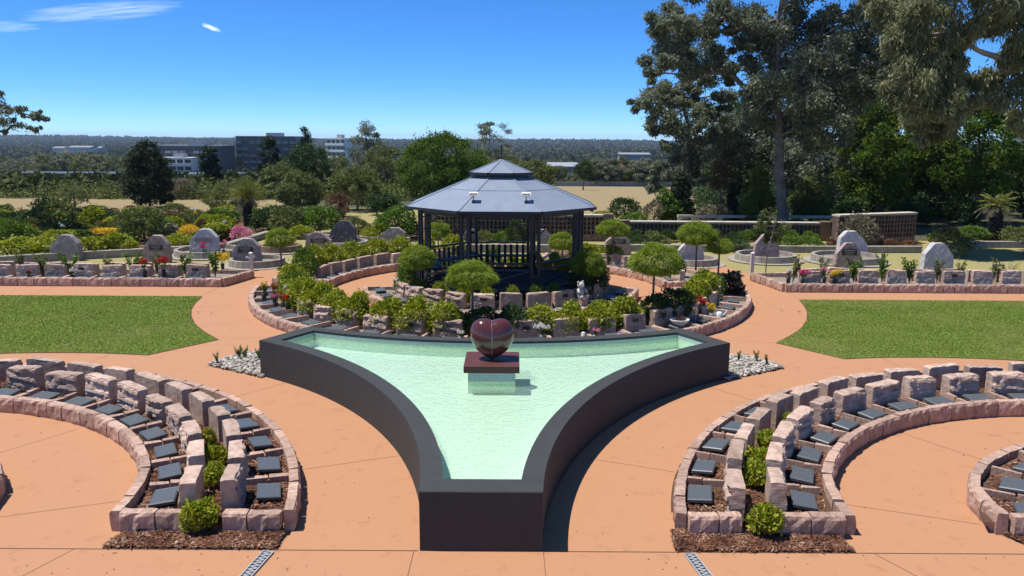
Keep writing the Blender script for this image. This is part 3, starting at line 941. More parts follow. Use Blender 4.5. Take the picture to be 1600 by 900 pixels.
for s0, s1, z in [(a, b, -t), (a, b, 0.0), (a - 0.014, b - 0.014, 0.012), (a - 0.018, b - 0.018, 0.010)]:
    mb.v += [(-s0, -s1, z), (s0, -s1, z), (s0, s1, z), (-s0, s1, z)]
mb.f = [(4 * j + k, 4 * j + (k + 1) % 4, 4 * j + 4 + (k + 1) % 4, 4 * j + 4 + k) for j in range(3) for k in range(4)] + [(12, 13, 14, 15), (3, 2, 1, 0)]
PLAQUE = mb.mesh('grave_plaque', M['granite'])
PLATE = MB().box((0, 0, 0), (0.17, 0.012, 0.09)).box((0, -0.004, 0), (0.15, 0.012, 0.07)).mesh('name_plate', M['bronze'])

def kerb_run(bed, pts, lens=(0.34, 0.52), seed=1, z=0.0, sc=1.0):
    """lays kerb stones end to end along a polyline; rock face to the right of the walking direction"""
    rg = random.Random(seed)
    P = [Vector((p[0], p[1], 0)) for p in pts]
    cum = [0]
    for a, b in zip(P, P[1:]): cum.append(cum[-1] + (b - a).length)
    def at(s):
        for i in range(len(P) - 1):
            if s <= cum[i + 1] or i == len(P) - 2:
                return P[i].lerp(P[i + 1], (s - cum[i]) / max(1e-6, cum[i + 1] - cum[i]))
    L = cum[-1]
    n = max(1, round(L / ((lens[0] + lens[1]) / 2)))
    ws = [rg.uniform(*lens) for _ in range(n)]
    k = L / sum(ws)
    s = 0
    out = []
    for w in ws:
        w *= k
        a, b = at(s), at(s + w)
        d = b - a
        o = link('kerb_stone', rg.choice(KERB), bed, ((a.x + b.x) / 2, (a.y + b.y) / 2, z), math.atan2(d.y, d.x), sc=(d.length - rg.uniform(0.012, 0.03), sc * rg.uniform(0.92, 1.10), sc * rg.uniform(0.96, 1.04)))
        out.append(o); s += w
    return out

def arc(c, r, d0, d1, step=2.0):
    n = max(1, int(abs(d1 - d0) / step))
    return [pol(c, r, d0 + (d1 - d0) * k / n) for k in range(n + 1)]

def sector_sheet(mb, c, r0, r1, d0, d1, z, nr=4, step=2.0, lump=0.015):
    n = max(1, int(abs(d1 - d0) / step))
    o = len(mb.v)
    for i in range(n + 1):
        for j in range(nr + 1):
            p = pol(c, r0 + (r1 - r0) * j / nr, d0 + (d1 - d0) * i / n)
            mb.v.append((p[0], p[1], z + lump * fbm(p[0] * 2.3, p[1] * 2.3, 4.4, 3)))
    for i in range(n):
        for j in range(nr):
            a = o + i * (nr + 1) + j
            mb.f.append((a, a + 1, a + nr + 2, a + nr + 1))

def chip_cloud(parent, pts, m, L=(0.03, 0.11), W=(0.010, 0.026), name='wood_chips', label=None):
    """loose bark chips: short flat slivers lying at all angles"""
    n = len(pts)
    rg = np.random.default_rng(n)
    D = rg.normal(size=(n, 3)) * np.array([1, 1, 0.28])
    q = leaf_quads(np.asarray(pts), D, rg.uniform(*L, n), rg.uniform(*W, n), rg, 0.75)
    o = link(name, quads_mesh(name, q, m), parent, kind='stuff')
    if label: o['label'] = label
    return o

def chips_in_sector(c, r0, r1, d0, d1, z, n, seed):
    rg = np.random.default_rng(seed)
    r_ = np.sqrt(rg.uniform(r0 ** 2, r1 ** 2, n)); a = np.radians(rg.uniform(min(d0, d1), max(d0, d1), n))
    return np.stack([c[0] + r_ * np.cos(a), c[1] + r_ * np.sin(a), z + rg.uniform(0, 0.03, n)], 1)

# leaf balls reused by the shrubs
def bush_mesh(name, seed, n, leaf, m, squash=1.0, shell=0.55, lumps=9, lump_amp=0.22, dirup=0.35):
    """unit-radius bush: leaves crowd a lumpy shell, some inside"""
    rg = np.random.default_rng(seed)
    d = unit(rg.normal(size=(n, 3)))
    d[:, 2] = np.where(d[:, 2] < -0.75, -d[:, 2], d[:, 2])
    lc = unit(rg.normal(size=(lumps, 3)))
    bump = np.max(np.clip((d @ lc.T - 0.72) / 0.28, 0, 1), axis=1)
    r_ = (1 - lump_amp) + lump_amp * bump
    r_ = r_ * (shell + (1 - shell) * rg.random(n) ** 0.45)
    sh = rg.random(n) < 0.10
    r_ = np.where(sh & (bump > 0.25), r_ * rg.uniform(1.05, 1.3, n), r_)
    P = d * r_[:, None] * np.array([1, 1, squash])
    D = d * 0.8 + rg.normal(size=(n, 3)) * 0.7 + np.array([0, 0, dirup])
    L = leaf * rg.uniform(0.7, 1.3, n)
    return quads_mesh(name, leaf_quads(P, D, L, L * 0.55, rg), m)

BUSH = {}
BUSH['small'] = [bush_mesh('foliage', 100 + k, 1100, 0.26, M['lf_yellow'], 0.95, lumps=8) for k in range(3)]
BUSH['hedge'] = [bush_mesh('foliage', 110 + k, 2600, 0.15, M['lf_yellow'], 0.95, lumps=14, lump_amp=0.32) for k in range(4)]
BUSH['fresh'] = [bush_mesh('foliage', 120 + k, 2400, 0.13, M['lf_fresh'], 0.9, lumps=12, lump_amp=0.3) for k in range(3)]
BUSH['dark'] = [bush_mesh('foliage', 130 + k, 2200, 0.14, M['lf_dark'], 0.9, lumps=12, lump_amp=0.3) for k in range(3)]
BUSH['olive'] = [bush_mesh('foliage', 140 + k, 2200, 0.13, M['lf_olive'], 0.9, lumps=12, lump_amp=0.35) for k in range(3)]
BUSH['russet'] = [bush_mesh('foliage', 150 + k, 1100, 0.16, M['lf_russet'], 0.9, lumps=9, lump_amp=0.35) for k in range(2)]
BUSH['grey'] = [bush_mesh('foliage', 154 + k, 1300, 0.13, M['lf_grey'], 0.9, lumps=9, lump_amp=0.35) for k in range(2)]
BUSH['yellowfl'] = [bush_mesh('foliage', 158 + k, 1500, 0.13, M['fl_yellow'], 0.7, lumps=9, lump_amp=0.3) for k in range(2)]
BUSH['purple'] = [bush_mesh('foliage', 162, 900, 0.35, M['lf_purple'], 0.9, lumps=7, lump_amp=0.3)]
BUSH['pinkfl'] = [bush_mesh('foliage', 166, 900, 0.16, M['fl_pink'], 0.8, lumps=9, lump_amp=0.35)]
STEM = MB().tube([(0, 0, -1.0), (0.02, 0.01, -0.5), (0, 0, 0.0)], [0.07, 0.05, 0.03], 6).tube([(0, 0, -0.8), (0.15, 0.1, -0.3), (0.3, 0.15, 0.2)], [0.04, 0.03, 0.015], 5) \
    .tube([(0, 0, -0.8), (-0.15, -0.05, -0.3), (-0.3, -0.1, 0.15)], [0.04, 0.03, 0.015], 5).mesh('stem', M['bark'])

def shrub(x, y, z, w, h, kind, label, group=None, name='shrub', cat='shrub', depth=None):
    """w across, h tall, standing on z"""
    t = thing(name, label, cat, (x, y, z), rnd.uniform(0, 6.28), group)
    me = rnd.choice(BUSH[kind])
    link('foliage', me, t, (0, 0, h * 0.46), sc=(w * 0.55, (depth or w) * 0.55, h * 0.60))
    link('stem', STEM, t, (0, 0, h * 0.5), sc=(w / 3, w / 3, h * 0.5))
    return t

STONE_I = [0]
def headstone(x, y, z, rz, label, group, plate=False, sc=1.0, sawn=False):
    k = STONE_I[0]; STONE_I[0] += 1
    o = link('headstone', HEAD_SAWN[(k * 3 + k // 4) % 4] if sawn else HEAD[(k * 5 + k // 6) % 6], None, (x, y, z - 0.03), rz + rnd.uniform(-0.05, 0.05), label, 'headstone', group, sc=(sc * rnd.uniform(0.95, 1.06), sc, sc * rnd.uniform(0.96, 1.05)))
    if plate:
        p = link('name_plate', PLATE, o, (rnd.uniform(-0.05, 0.05), -0.115 if sawn else -0.135, 0.33))
        p.rotation_euler = (R(-4), 0, 0)
    return o

def plaque(x, y, z, rz, label, group, tilt=5):
    o = link('grave_plaque', PLAQUE, None, (x, y, z), 0, label, 'plaque', group, sc=rnd.uniform(0.95, 1.04))
    o.rotation_euler = (R(tilt), 0, rz)
    return o

# ------------------------------------------------------------------ the two curved beds in front
SOIL_Z = 0.15
def curved_bed(c, sg, side, seed):
    """sg +1: ring opens to the right of its centre (left bed), -1 mirrored"""
    A = (lambda d: d) if sg > 0 else (lambda d: 180 - d)
    end_y = 8.97
    din, dout = 9.9, 7.2
    dmax = 122
    bed = thing('garden_bed', 'curved double bed edged with pink sandstone kerbs on the %s of the pool' % side, 'garden bed')
    # soil
    mb = MB()
    sector_sheet(mb, c, 5.2, 7.2, A(9.2), A(dmax), SOIL_Z, nr=8, step=1.5, lump=0.03)
    mb.v = [(x, max(y, end_y - 0.02), z) for x, y, z in mb.v]
    mb.build('soil', M['soil'], bed)
    chip_cloud(bed, np.concatenate([chips_in_sector(c, 5.3, 7.1, A(10), A(45), SOIL_Z, 13000, seed), chips_in_sector(c, 5.3, 7.1, A(45), A(100), SOIL_Z, 9000, seed + 1)]), M['chips'])
    # kerbs: rock face always away from the soil
    fl = lambda d: 5.26 - 0.17 * max(0.0, (24 - d) / 14.0) ** 1.2      # the inner kerb swings out a little at its end
    inner = [pol(c, fl(d), A(d)) for d in np.arange(din, dmax + 1, 2.0)]
    outer = [pol(c, 7.10 + (0.05 if sg > 0 else -0.01), A(d)) for d in np.arange(dout, dmax + 1, 2.0)]
    xin, xout = inner[0][0], outer[0][0]
    endl = [(xin + sg * 0.07, end_y - 0.0), (xout - sg * 0.07, end_y - 0.0)]
    gap = c[0] + sg * 6.1
    if sg > 0:
        kerb_run(bed, inner[::-1], seed=seed); kerb_run(bed, outer, seed=seed + 1)
        kerb_run(bed, [endl[0], (gap - 0.2, end_y)], seed=seed + 2, lens=(0.30, 0.42)); kerb_run(bed, [(gap + 0.22, end_y), endl[1]], seed=seed + 3, lens=(0.30, 0.42))
    else:
        kerb_run(bed, inner, seed=seed); kerb_run(bed, outer[::-1], seed=seed + 1)
        kerb_run(bed, [endl[1], (gap - 0.22, end_y)], seed=seed + 2, lens=(0.30, 0.42)); kerb_run(bed, [(gap + 0.2, end_y), endl[0]], seed=seed + 3, lens=(0.30, 0.42))
    # dividers between the plots
    def divider(r0, r1, d):
        m_ = (r0 + r1) / 2
        for a, b in ((r0, m_ - 0.01), (m_ + 0.01, r1)):
            p = pol(c, (a + b) / 2, A(d))
            link('divider_stone', rnd.choice(DIV), bed, (p[0], p[1], SOIL_Z + 0.035), R(A(d)) + rnd.uniform(-0.04, 0.04), sc=(b - a, 1, 1))
    g1, g2 = 'rough sandstone headstones of the %s curved bed' % side, 'dark granite plaques of the %s curved bed' % side
    for k in range(13):
        d = 13.0 + 8.45 * k
        p = pol(c, 5.92, A(d))
        if d < dmax - 4:
            headstone(p[0], p[1], SOIL_Z, R(A(d)) - math.pi / 2, 'pink sandstone headstone, %s from the front end of the inner row, %s curved bed' % (ORD[k], side), g1)
            p = pol(c, 5.56, A(d + 1.2))
            plaque(p[0], p[1], SOIL_Z + 0.085, R(A(d + 1.2)) - math.pi / 2 + rnd.uniform(-0.06, 0.06), 'dark granite plaque, %s from the front end of the inner row, %s curved bed' % (ORD[k], side), g2)
            divider(5.34, 5.82, d + 5.2)
    for k in range(15):
        d = 12.0 + 7.6 * k
        p = pol(c, 6.42, A(d))
        if d < dmax - 4:
            headstone(p[0], p[1], SOIL_Z, R(A(d)) + math.pi / 2, 'pink sandstone headstone, %s from the front end of the outer row, %s curved bed' % (ORD[k], side), g1)
            p = pol(c, 6.84, A(d + 1.0))
            plaque(p[0], p[1], SOIL_Z + 0.085, R(A(d + 1.0)) + math.pi / 2 + rnd.uniform(-0.06, 0.06), 'dark granite plaque, %s from the front end of the outer row, %s curved bed' % (ORD[k], side), g2)
            divider(6.54, 7.10, d + 4.6)
    # mulch apron in front of the end kerb
    mb = MB()
    xa, xb = pol(c, 5.06 if sg > 0 else 5.12, A(6.2))[0], pol(c, 7.08 if sg > 0 else 7.2, A(4.2))[0]
    pts = [(xa, 8.575), (xb, 8.575), (xb - sg * 0.02, end_y), (c[0] + sg * 5.2, end_y)]
    vs, fs = [], []
    for j in range(5):
        for i in range(17):
            u, v = i / 16, j / 4
            x = (pts[0][0] * (1 - u) + pts[1][0] * u) * (1 - v) + (pts[3][0] * (1 - u) + pts[2][0] * u) * v
            y = 8.575 + (end_y - 8.575) * v
            vs.append((x, y, 0.006 + 0.04 * v + (0.012 * fbm(x * 4, y * 4, 9, 3) if 0 < j else 0)))
    for j in range(4):
        for i in range(16):
            a = j * 17 + i; fs.append((a, a + 1, a + 18, a + 17))
    ap = MB().add(vs, fs).build('mulch', M['soil'], bed)
    rg = np.random.default_rng(seed + 9)
    n_ = 9000
    u, v = rg.random(n_), rg.random(n_)
    X = (pts[0][0] * (1 - u) + pts[1][0] * u) * (1 - v) + (pts[3][0] * (1 - u) + pts[2][0] * u) * v
    Y = 8.575 + (end_y - 8.575) * v + rg.normal(0, 0.015, n_)
    chip_cloud(bed, np.stack([X, Y, 0.012 + 0.04 * v + rg.uniform(0, 0.025, n_)], 1), M['chips'])
    # shrubs in the gap between the rows
    for k, (d, w, h) in enumerate([(7.9, 0.42, 0.40), (17.6, 0.36, 0.33), (23.8, 0.36, 0.34), (31.5, 0.30, 0.30)] if sg > 0 else
                                  [(7.9, 0.42, 0.40), (18.4, 0.42, 0.38), (23.2, 0.40, 0.36), (30.5, 0.36, 0.36), (40.5, 0.26, 0.34)]):
        p = pol(c, 6.14 if k else 6.1, A(d))
        shrub(p[0], p[1], SOIL_Z - (0.10 if k == 0 else 0.0), w, h, 'small', 'small yellow green shrub, %s from the front end of the %s curved bed' % (ORD[k], side), 'shrubs between the headstone rows')
    return bed
curved_bed(C_L, 1, 'left', 300)
curved_bed(C_R, -1, 'right', 400)

# inner island beds at the middle of each side circle
def island(c, sg, side, seed):
    A = (lambda d: d) if sg > 0 else (lambda d: 180 - d)
    bed = thing('garden_bed', 'round island bed with sandstone kerb at the far %s edge' % side, 'garden bed')
    mb = MB(); sector_sheet(mb, c, 1.2, 3.46, A(16), A(170), SOIL_Z, nr=6, step=3, lump=0.03); mb.v = [(x, max(y, c[1] + 0.92), z) for x, y, z in mb.v]; mb.build('soil', M['soil'], bed)
    chip_cloud(bed, chips_in_sector(c, 2.1, 3.36, A(18), A(80), SOIL_Z, 5000, seed), M['chips'])
    o = [pol(c, 3.50 - 0.24 * max(0.0, (30 - d) / 14.0), A(d)) for d in range(16, 171, 3)]
    kerb_run(bed, o if sg > 0 else o[::-1], seed=seed)
    e = o[0]
    if sg < 0:
        kerb_run(bed, [(e[0] + 0.08, e[1]), (e[0] + 2.2, e[1])], seed=seed + 1, lens=(0.45, 0.6))
        mb = MB(); mb.add([(e[0] - 0.0, e[1], 0.02), (e[0] + 0.22, 8.575, 0.006), (e[0] + 2.6, 8.575, 0.006), (e[0] + 2.6, e[1], 0.03)], [(0, 1, 2, 3)]); mb.build('mulch', M['soil'], bed)
        rg = np.random.default_rng(3); n_ = 2500
        v = rg.random(n_); X = e[0] + 0.2 * (1 - v) + 2.2 * rg.random(n_); Y = 8.58 + (e[1] - 8.58) * v
        chip_cloud(bed, np.stack([X, Y, 0.015 + 0.02 * v + rg.uniform(0, 0.02, n_)], 1), M['chips'])
    else:
        kerb_run(bed, [(e[0] - 2.2, e[1]), (e[0] - 0.08, e[1])], seed=seed + 1, lens=(0.45, 0.6))
    for k in range(5):
        d = 22 + 15.5 * k
        p = pol(c, 3.06 - (0.14 if k == 0 else 0), A(d))
        plaque(p[0], p[1], SOIL_Z + 0.085, R(A(d)) + math.pi / 2, 'dark granite plaque, %s from the front end of the %s island bed' % (ORD[k], side), 'plaques of the island beds')
        p = pol(c, 2.45, A(d))
        headstone(p[0], p[1], SOIL_Z, R(A(d)) + math.pi / 2, 'pink headstone, %s from the front end of the %s island bed' % (ORD[k], side), 'headstones of the island beds')
        for a, b in ((2.6, 3.0), (3.03, 3.40)):
            p = pol(c, (a + b) / 2, A(d + 8))
            link('divider_stone', rnd.choice(DIV), bed, (p[0], p[1], SOIL_Z + 0.035), R(A(d + 8)), sc=(b - a, 1, 1))
island(C_L, 1, 'left', 500)
island(C_R, -1, 'right', 520)

# pebble corners beside the two outer tips of the pool
def pebbles(sg, side):
    tri = [Vector((sg * 6.05, 16.16)), Vector((sg * 4.60, 15.28)), Vector((sg * 4.35, 17.0)), Vector((sg * 5.5, 17.08))]
    base = MB(); base.poly([(p.x, p.y) for p in tri], 0.006); 
    root = base.build('pebble_bed', M['gravel_soil'], label='wedge of pale river pebbles beside the %s tip of the pool' % side, cat='pebble bed')
    protos = []
    mb = MB()
    rg = random.Random(12 + sg)
    import bmesh
    bm = bmesh.new(); bmesh.ops.create_icosphere(bm, subdivisions=1, radius=1.0)
    V0 = [v.co.copy() for v in bm.verts]; F0 = [tuple(v.index for v in f.verts) for f in bm.faces]; bm.free()
    for k in range(1700):
        a, b = rg.random(), rg.random()
        p = (tri[0] * (1 - a) + tri[1] * a) * (1 - b) + (tri[3] * (1 - a) + tri[2] * a) * b
        s = rg.uniform(0.018, 0.046)
        mt = Matrix.Translation((p.x, p.y, 0.02 + rg.uniform(0, 0.05))) @ Matrix.Rotation(rg.uniform(0, 6.3), 4, 'Z') @ Matrix.Rotation(rg.uniform(-0.5, 0.5), 4, 'X') @ Matrix.Diagonal((s * rg.uniform(1, 1.5), s, s * rg.uniform(0.45, 0.7), 1))
        mb.add([mt @ (v * rg.uniform(0.9, 1.1)) for v in V0], F0)
    o = mb.build('pebbles', M['pebble'], root, smooth=True, kind='stuff')
    for k, (t, u) in enumerate([(0.25, 0.3), (0.6, 0.75), (0.5, 0.45), (0.5, 0.6), (0.5, 0.9), (0.5, 0.15)]):
        p = tri[0].lerp(tri[2], u) + Vector((rg.uniform(-.1, .1), rg.uniform(-.2, .2)))
        sprig(p.x, p.y, 0.03, 0.28, 0.22, 'thin leafy sprig, %s from the outer point of the %s pebble wedge' % (ORD[k], side), 'sprigs in the pebble wedges')

def leaf_island_mat():
    m = leaf_mat('river_pebble', [(0.12, 0.105, 0.09), (0.31, 0.28, 0.235), (0.48, 0.44, 0.38), (0.62, 0.58, 0.52)], trans=0.0, rough=0.75, scale=6)
    return m
M['pebble'] = leaf_island_mat()

def sprig_mesh(seed, m, n_stem=7, leaves=26, leaf=0.19):
    """unit plant: several thin stems with leaves"""
    rg = np.random.default_rng(seed)
    mb = MB(); P, D = [], []
    for k in range(n_stem):
        t = rg.uniform(0, 6.28); sp = rg.uniform(0.15, 0.5)
        tip = np.array([math.cos(t) * sp, math.sin(t) * sp, rg.uniform(0.65, 1.0)])
        mid = tip * np.array([0.35, 0.35, 0.55])
        mb.tube([(0, 0, 0), tuple(mid), tuple(tip)], [0.018, 0.013, 0.006], 4)
        for i in range(leaves):
            u = 0.3 + 0.7 * rg.random()
            q = mid * min(1, u / 0.55) if u < 0.55 else mid + (tip - mid) * (u - 0.55) / 0.45
            d = rg.normal(size=3) + np.array([0, 0, 0.4])
            d /= np.linalg.norm(d)
            P.append(q + d * leaf * 0.5); D.append(d)
    L = leaf * rg.uniform(0.7, 1.3, len(P))
    return mb.mesh('stem', M['bark']), quads_mesh('foliage', leaf_quads(np.array(P), np.array(D), L, L * 0.42, rg), m)
SPRIG = [sprig_mesh(600 + k, M['lf_fresh']) for k in range(4)] + [sprig_mesh(610 + k, M['lf_olive'], 7, 22, 0.15) for k in range(2)]
def sprig(x, y, z, h, w, label, group, name='small_plant', cat='plant', k=None):
    t = thing(name, label, cat, (x, y, z), rnd.uniform(0, 6.3), group)
    s, f = rnd.choice(SPRIG) if k is None else SPRIG[k]
    link('stem', s, t, sc=(w, w, h)); link('foliage', f, t, sc=(w, w, h))
    return t
pebbles(-1, 'left'); pebbles(1, 'right')

# drain grates set in the paving
def drain(x, rz, lab):
    g_ = thing('drain_grate', lab, 'drain grate', (x, 8.50, 0.006), rz)
    L, w = 0.95, 0.135
    MB().box((0, -L / 2, -0.001), (w, L, 0.006)).build('gutter', M['void'], g_)
    f = MB()
    for sx in (-1, 1): f.box((sx * (w / 2 - 0.006), -L / 2, 0.008), (0.014, L, 0.016))
    f.box((0, -0.006, 0.0075), (w - 0.03, 0.012, 0.015)).box((0, -L + 0.006, 0.0075), (w - 0.03, 0.012, 0.015))
    f.build('frame', M['galv'], g_)
    b = MB()
    y, s = -0.03, 1
    while y > -L + 0.03:
        b.bar((-w / 2 + 0.014, y - 0.014 * s, 0.008), (w / 2 - 0.014, y + 0.014 * s, 0.008), 0.017, 0.010); y -= 0.030; s = -s
    b.build('bars', M['galv'], g_)
drain(-2.45, R(-9), 'steel drain grate in the paving by the left curved bed')
drain(2.40, R(10), 'steel drain grate in the paving by the right curved bed')
# ------------------------------------------------------------------ ring beds round the gazebo
def ring_bed(lab, d0, d1, rk0, rk1, outer_n, seed, caps=(True, True)):
    bed = thing('garden_bed', lab, 'garden bed')
    mb = MB(); sector_sheet(mb, C_G, rk0 - 0.05, rk1 + 0.02, d0, d1, SOIL_Z, nr=8, step=2, lump=0.03); mb.build('soil', M['gravel_soil'], bed)
    kerb_run(bed, arc(C_G, rk0, d0, d1)[::-1], seed=seed); kerb_run(bed, arc(C_G, rk1, d0, d1), seed=seed + 1)
    a, b = pol(C_G, rk0, d0), pol(C_G, rk1, d0)
    if caps[0]: kerb_run(bed, [a, b], seed=seed + 2, lens=(0.4, 0.55))
    a, b = pol(C_G, rk0, d1), pol(C_G, rk1, d1)
    if caps[1]: kerb_run(bed, [b, a], seed=seed + 3, lens=(0.4, 0.55))
    return bed
front = ring_bed('long curved shrub bed between the pool and the gazebo', 184, 356, 5.3, 7.40, 0, 700)
grp = 'headstones in the ring beds round the gazebo'
k = 0
d = 187.5
while d < 355:
    p = pol(C_G, 6.52, d)
    headstone(p[0], p[1], SOIL_Z, R(d) + math.pi / 2, 'sandstone headstone, %s from the left end of the shrub bed behind the pool' % (ORD[k] if k < 20 else 'last'), grp, plate=k in (3, 6, 8, 11, 13, 14, 15, 16, 17, 19), sc=1.0, sawn=d > 262)
    p = pol(C_G, 6.98, d + 1)
    o = plaque(p[0], p[1], SOIL_Z + 0.09, R(d) + math.pi / 2, 'granite plaque, %s from the left end of the shrub bed behind the pool' % (ORD[k] if k < 20 else 'last'), 'plaques in the ring beds round the gazebo')
    q = pol(C_G, 7.0, d + 4)
    link('divider_stone', rnd.choice(DIV), front, (q[0], q[1], SOIL_Z + 0.05), R(d + 4), sc=(0.66, 1, 1))
    k += 1; d += 8.05
k = 0
d = 195.0
while d < 350:
    p = pol(C_G, 5.98, d)
    headstone(p[0], p[1], SOIL_Z, R(d) - math.pi / 2, 'sandstone headstone facing the gazebo, %s from the left behind the shrubs' % ORD[k], grp)
    k += 1; d += 8.6
# shrub row along the middle of the bed
row = [(187, 1.0, 0.95, 'hedge'), (193, 0.9, 1.0, 'hedge'), (199.5, 0.9, 0.9, 'fresh'), (206, 1.0, 0.95, 'hedge'), (214, 1.05, 0.95, 'hedge'), (221.5, 1.05, 0.95, 'hedge'), (229, 0.85, 0.86, 'hedge'),
       (236.0, 0.95, 0.92, 'hedge'), (244.5, 0.9, 0.88, 'hedge'), (251.5, 1.0, 0.95, 'hedge'), (259.5, 0.95, 0.9, 'hedge'), (266.5, 0.85, 0.82, 'dark'), (273, 0.9, 0.85, 'dark'),
       (279.5, 0.9, 0.8, 'hedge'), (286, 0.9, 0.85, 'hedge'), (292.5, 0.95, 0.9, 'hedge'), (299.5, 1.0, 0.9, 'hedge'), (309.0, 0.9, 0.9, 'dark'), (316.5, 1.0, 0.95, 'dark'), (324.5, 0.9, 0.85, 'hedge'),
       (331.5, 0.95, 0.95, 'hedge'), (339, 0.95, 1.0, 'hedge'), (346, 0.9, 1.0, 'fresh')]
desc = {'hedge': 'bushy yellow green shrub', 'fresh': 'bushy mid green shrub', 'dark': 'dark green spreading shrub'}
for k, (d, w, h, kind) in enumerate(row):
    p = pol(C_G, 6.22 + rnd.uniform(-0.04, 0.06), d)
    shrub(p[0], p[1], SOIL_Z, w * 0.98, h * 0.92, kind, '%s, %s from the left end of the bed behind the pool' % (desc[kind], ORD[k] if k < 20 else ['third last', 'second last', 'last'][k - 20]), 'shrubs in the bed behind the pool')

# beds behind the cross paths
back_l = ring_bed('curved bed of headstones left behind the gazebo path', 104, 173.5, 5.5, 7.35, 0, 720)
back_r = ring_bed('curved bed of headstones right behind the gazebo path', 6.5, 76, 5.3, 7.2, 0, 740)
for side, degs, rr in (('left', [166.5, 159, 151.5, 144, 136.5, 129, 121.5, 114], 6.02), ('right', [12.5, 20.5, 28.5, 36.5, 44.5, 52.5, 60.5, 68.5], 5.9)):
    for k, d in enumerate(degs):
        p = pol(C_G, rr, d)
        headstone(p[0], p[1], SOIL_Z, R(d) - math.pi / 2, 'pinkish headstone, %s from the path end of the bed %s behind the gazebo' % (ORD[k], side), grp, sawn=True)
        p = pol(C_G, rr - 0.38, d)
        plaque(p[0], p[1], SOIL_Z + 0.09, R(d) - math.pi / 2, 'granite plaque, %s from the path end of the bed %s behind the gazebo' % (ORD[k], side), 'plaques in the ring beds round the gazebo')
for k, (d, r_, w, h, kind) in enumerate([(170, 6.45, 1.0, 1.15, 'fresh'), (161, 6.75, 1.0, 1.0, 'hedge'), (152, 6.75, 1.0, 0.9, 'hedge'), (143, 6.75, 1.0, 0.9, 'hedge'), (134, 6.75, 1.0, 0.9, 'hedge'),
                                         (125, 6.75, 1.0, 0.9, 'hedge'), (116, 6.75, 1.0, 0.85, 'hedge'), (107, 6.75, 1.0, 0.85, 'hedge')]):
    p = pol(C_G, r_, d)
    shrub(p[0], p[1], SOIL_Z, w, h, kind, '%s, %s from the path end of the bed left behind the gazebo' % (desc[kind], ORD[k]), 'shrubs behind the gazebo path')
for k, (d, w, h, kind) in enumerate([(50, 0.8, 0.75, 'hedge'), (58, 1.0, 0.8, 'hedge'), (67, 1.0, 0.8, 'hedge'), (20, 0.6, 0.7, 'dark')]):
    p = pol(C_G, 6.3, d)
    shrub(p[0], p[1], SOIL_Z, w, h, kind, '%s, %s in the bed right behind the gazebo' % (desc[kind], ORD[k]), 'shrubs behind the gazebo path')

# inner ring against the gazebo
inner = ring_bed('inner ring bed of headstones close round the gazebo', 188, 352, 2.6, 4.15, 0, 760, caps=(True, True))
k = 0
d = 194.0
while d < 349:
    p = pol(C_G, 3.22, d)
    headstone(p[0], p[1], SOIL_Z, R(d) + math.pi / 2, 'sandstone headstone, %s from the left in the inner ring round the gazebo' % ORD[k], grp, plate=k in (5, 8, 9), sc=1.0, sawn=d > 262)
    p = pol(C_G, 3.72, d)
    plaque(p[0], p[1], SOIL_Z + 0.09, R(d) + math.pi / 2, 'granite plaque, %s from the left in the inner ring round the gazebo' % ORD[k], 'plaques in the ring beds round the gazebo')
    k += 1; d += 13.6
for k, (d, w, h, kind) in enumerate([(205, 0.8, 0.95, 'fresh'), (217, 0.6, 0.62, 'fresh'), (236, 0.5, 0.6, 'hedge'), (251, 0.45, 0.6, 'hedge'), (263, 0.45, 0.62, 'hedge'), (277, 0.4, 0.6, 'hedge'), (290, 0.5, 0.66, 'fresh'),
                                     (300, 0.55, 0.62, 'fresh'), (322, 0.9, 0.9, 'dark'), (333, 1.0, 1.0, 'dark')]):
    p = pol(C_G, 2.98, d)
    shrub(p[0], p[1], SOIL_Z, w, h, kind, '%s, %s from the left against the gazebo base' % (desc[kind], ORD[k]), 'shrubs against the gazebo')

for k, d in enumerate(range(12, 172, 14)):
    p = pol(C_G, 3.05, d)
    shrub(p[0], p[1], 0.0, rnd.uniform(0.75, 0.95), rnd.uniform(0.75, 1.0), rnd.choice(['dark', 'fresh', 'hedge']), 'shrub seen through the back railing of the gazebo, %s from the right' % ORD[k], 'shrubs behind the gazebo railing')
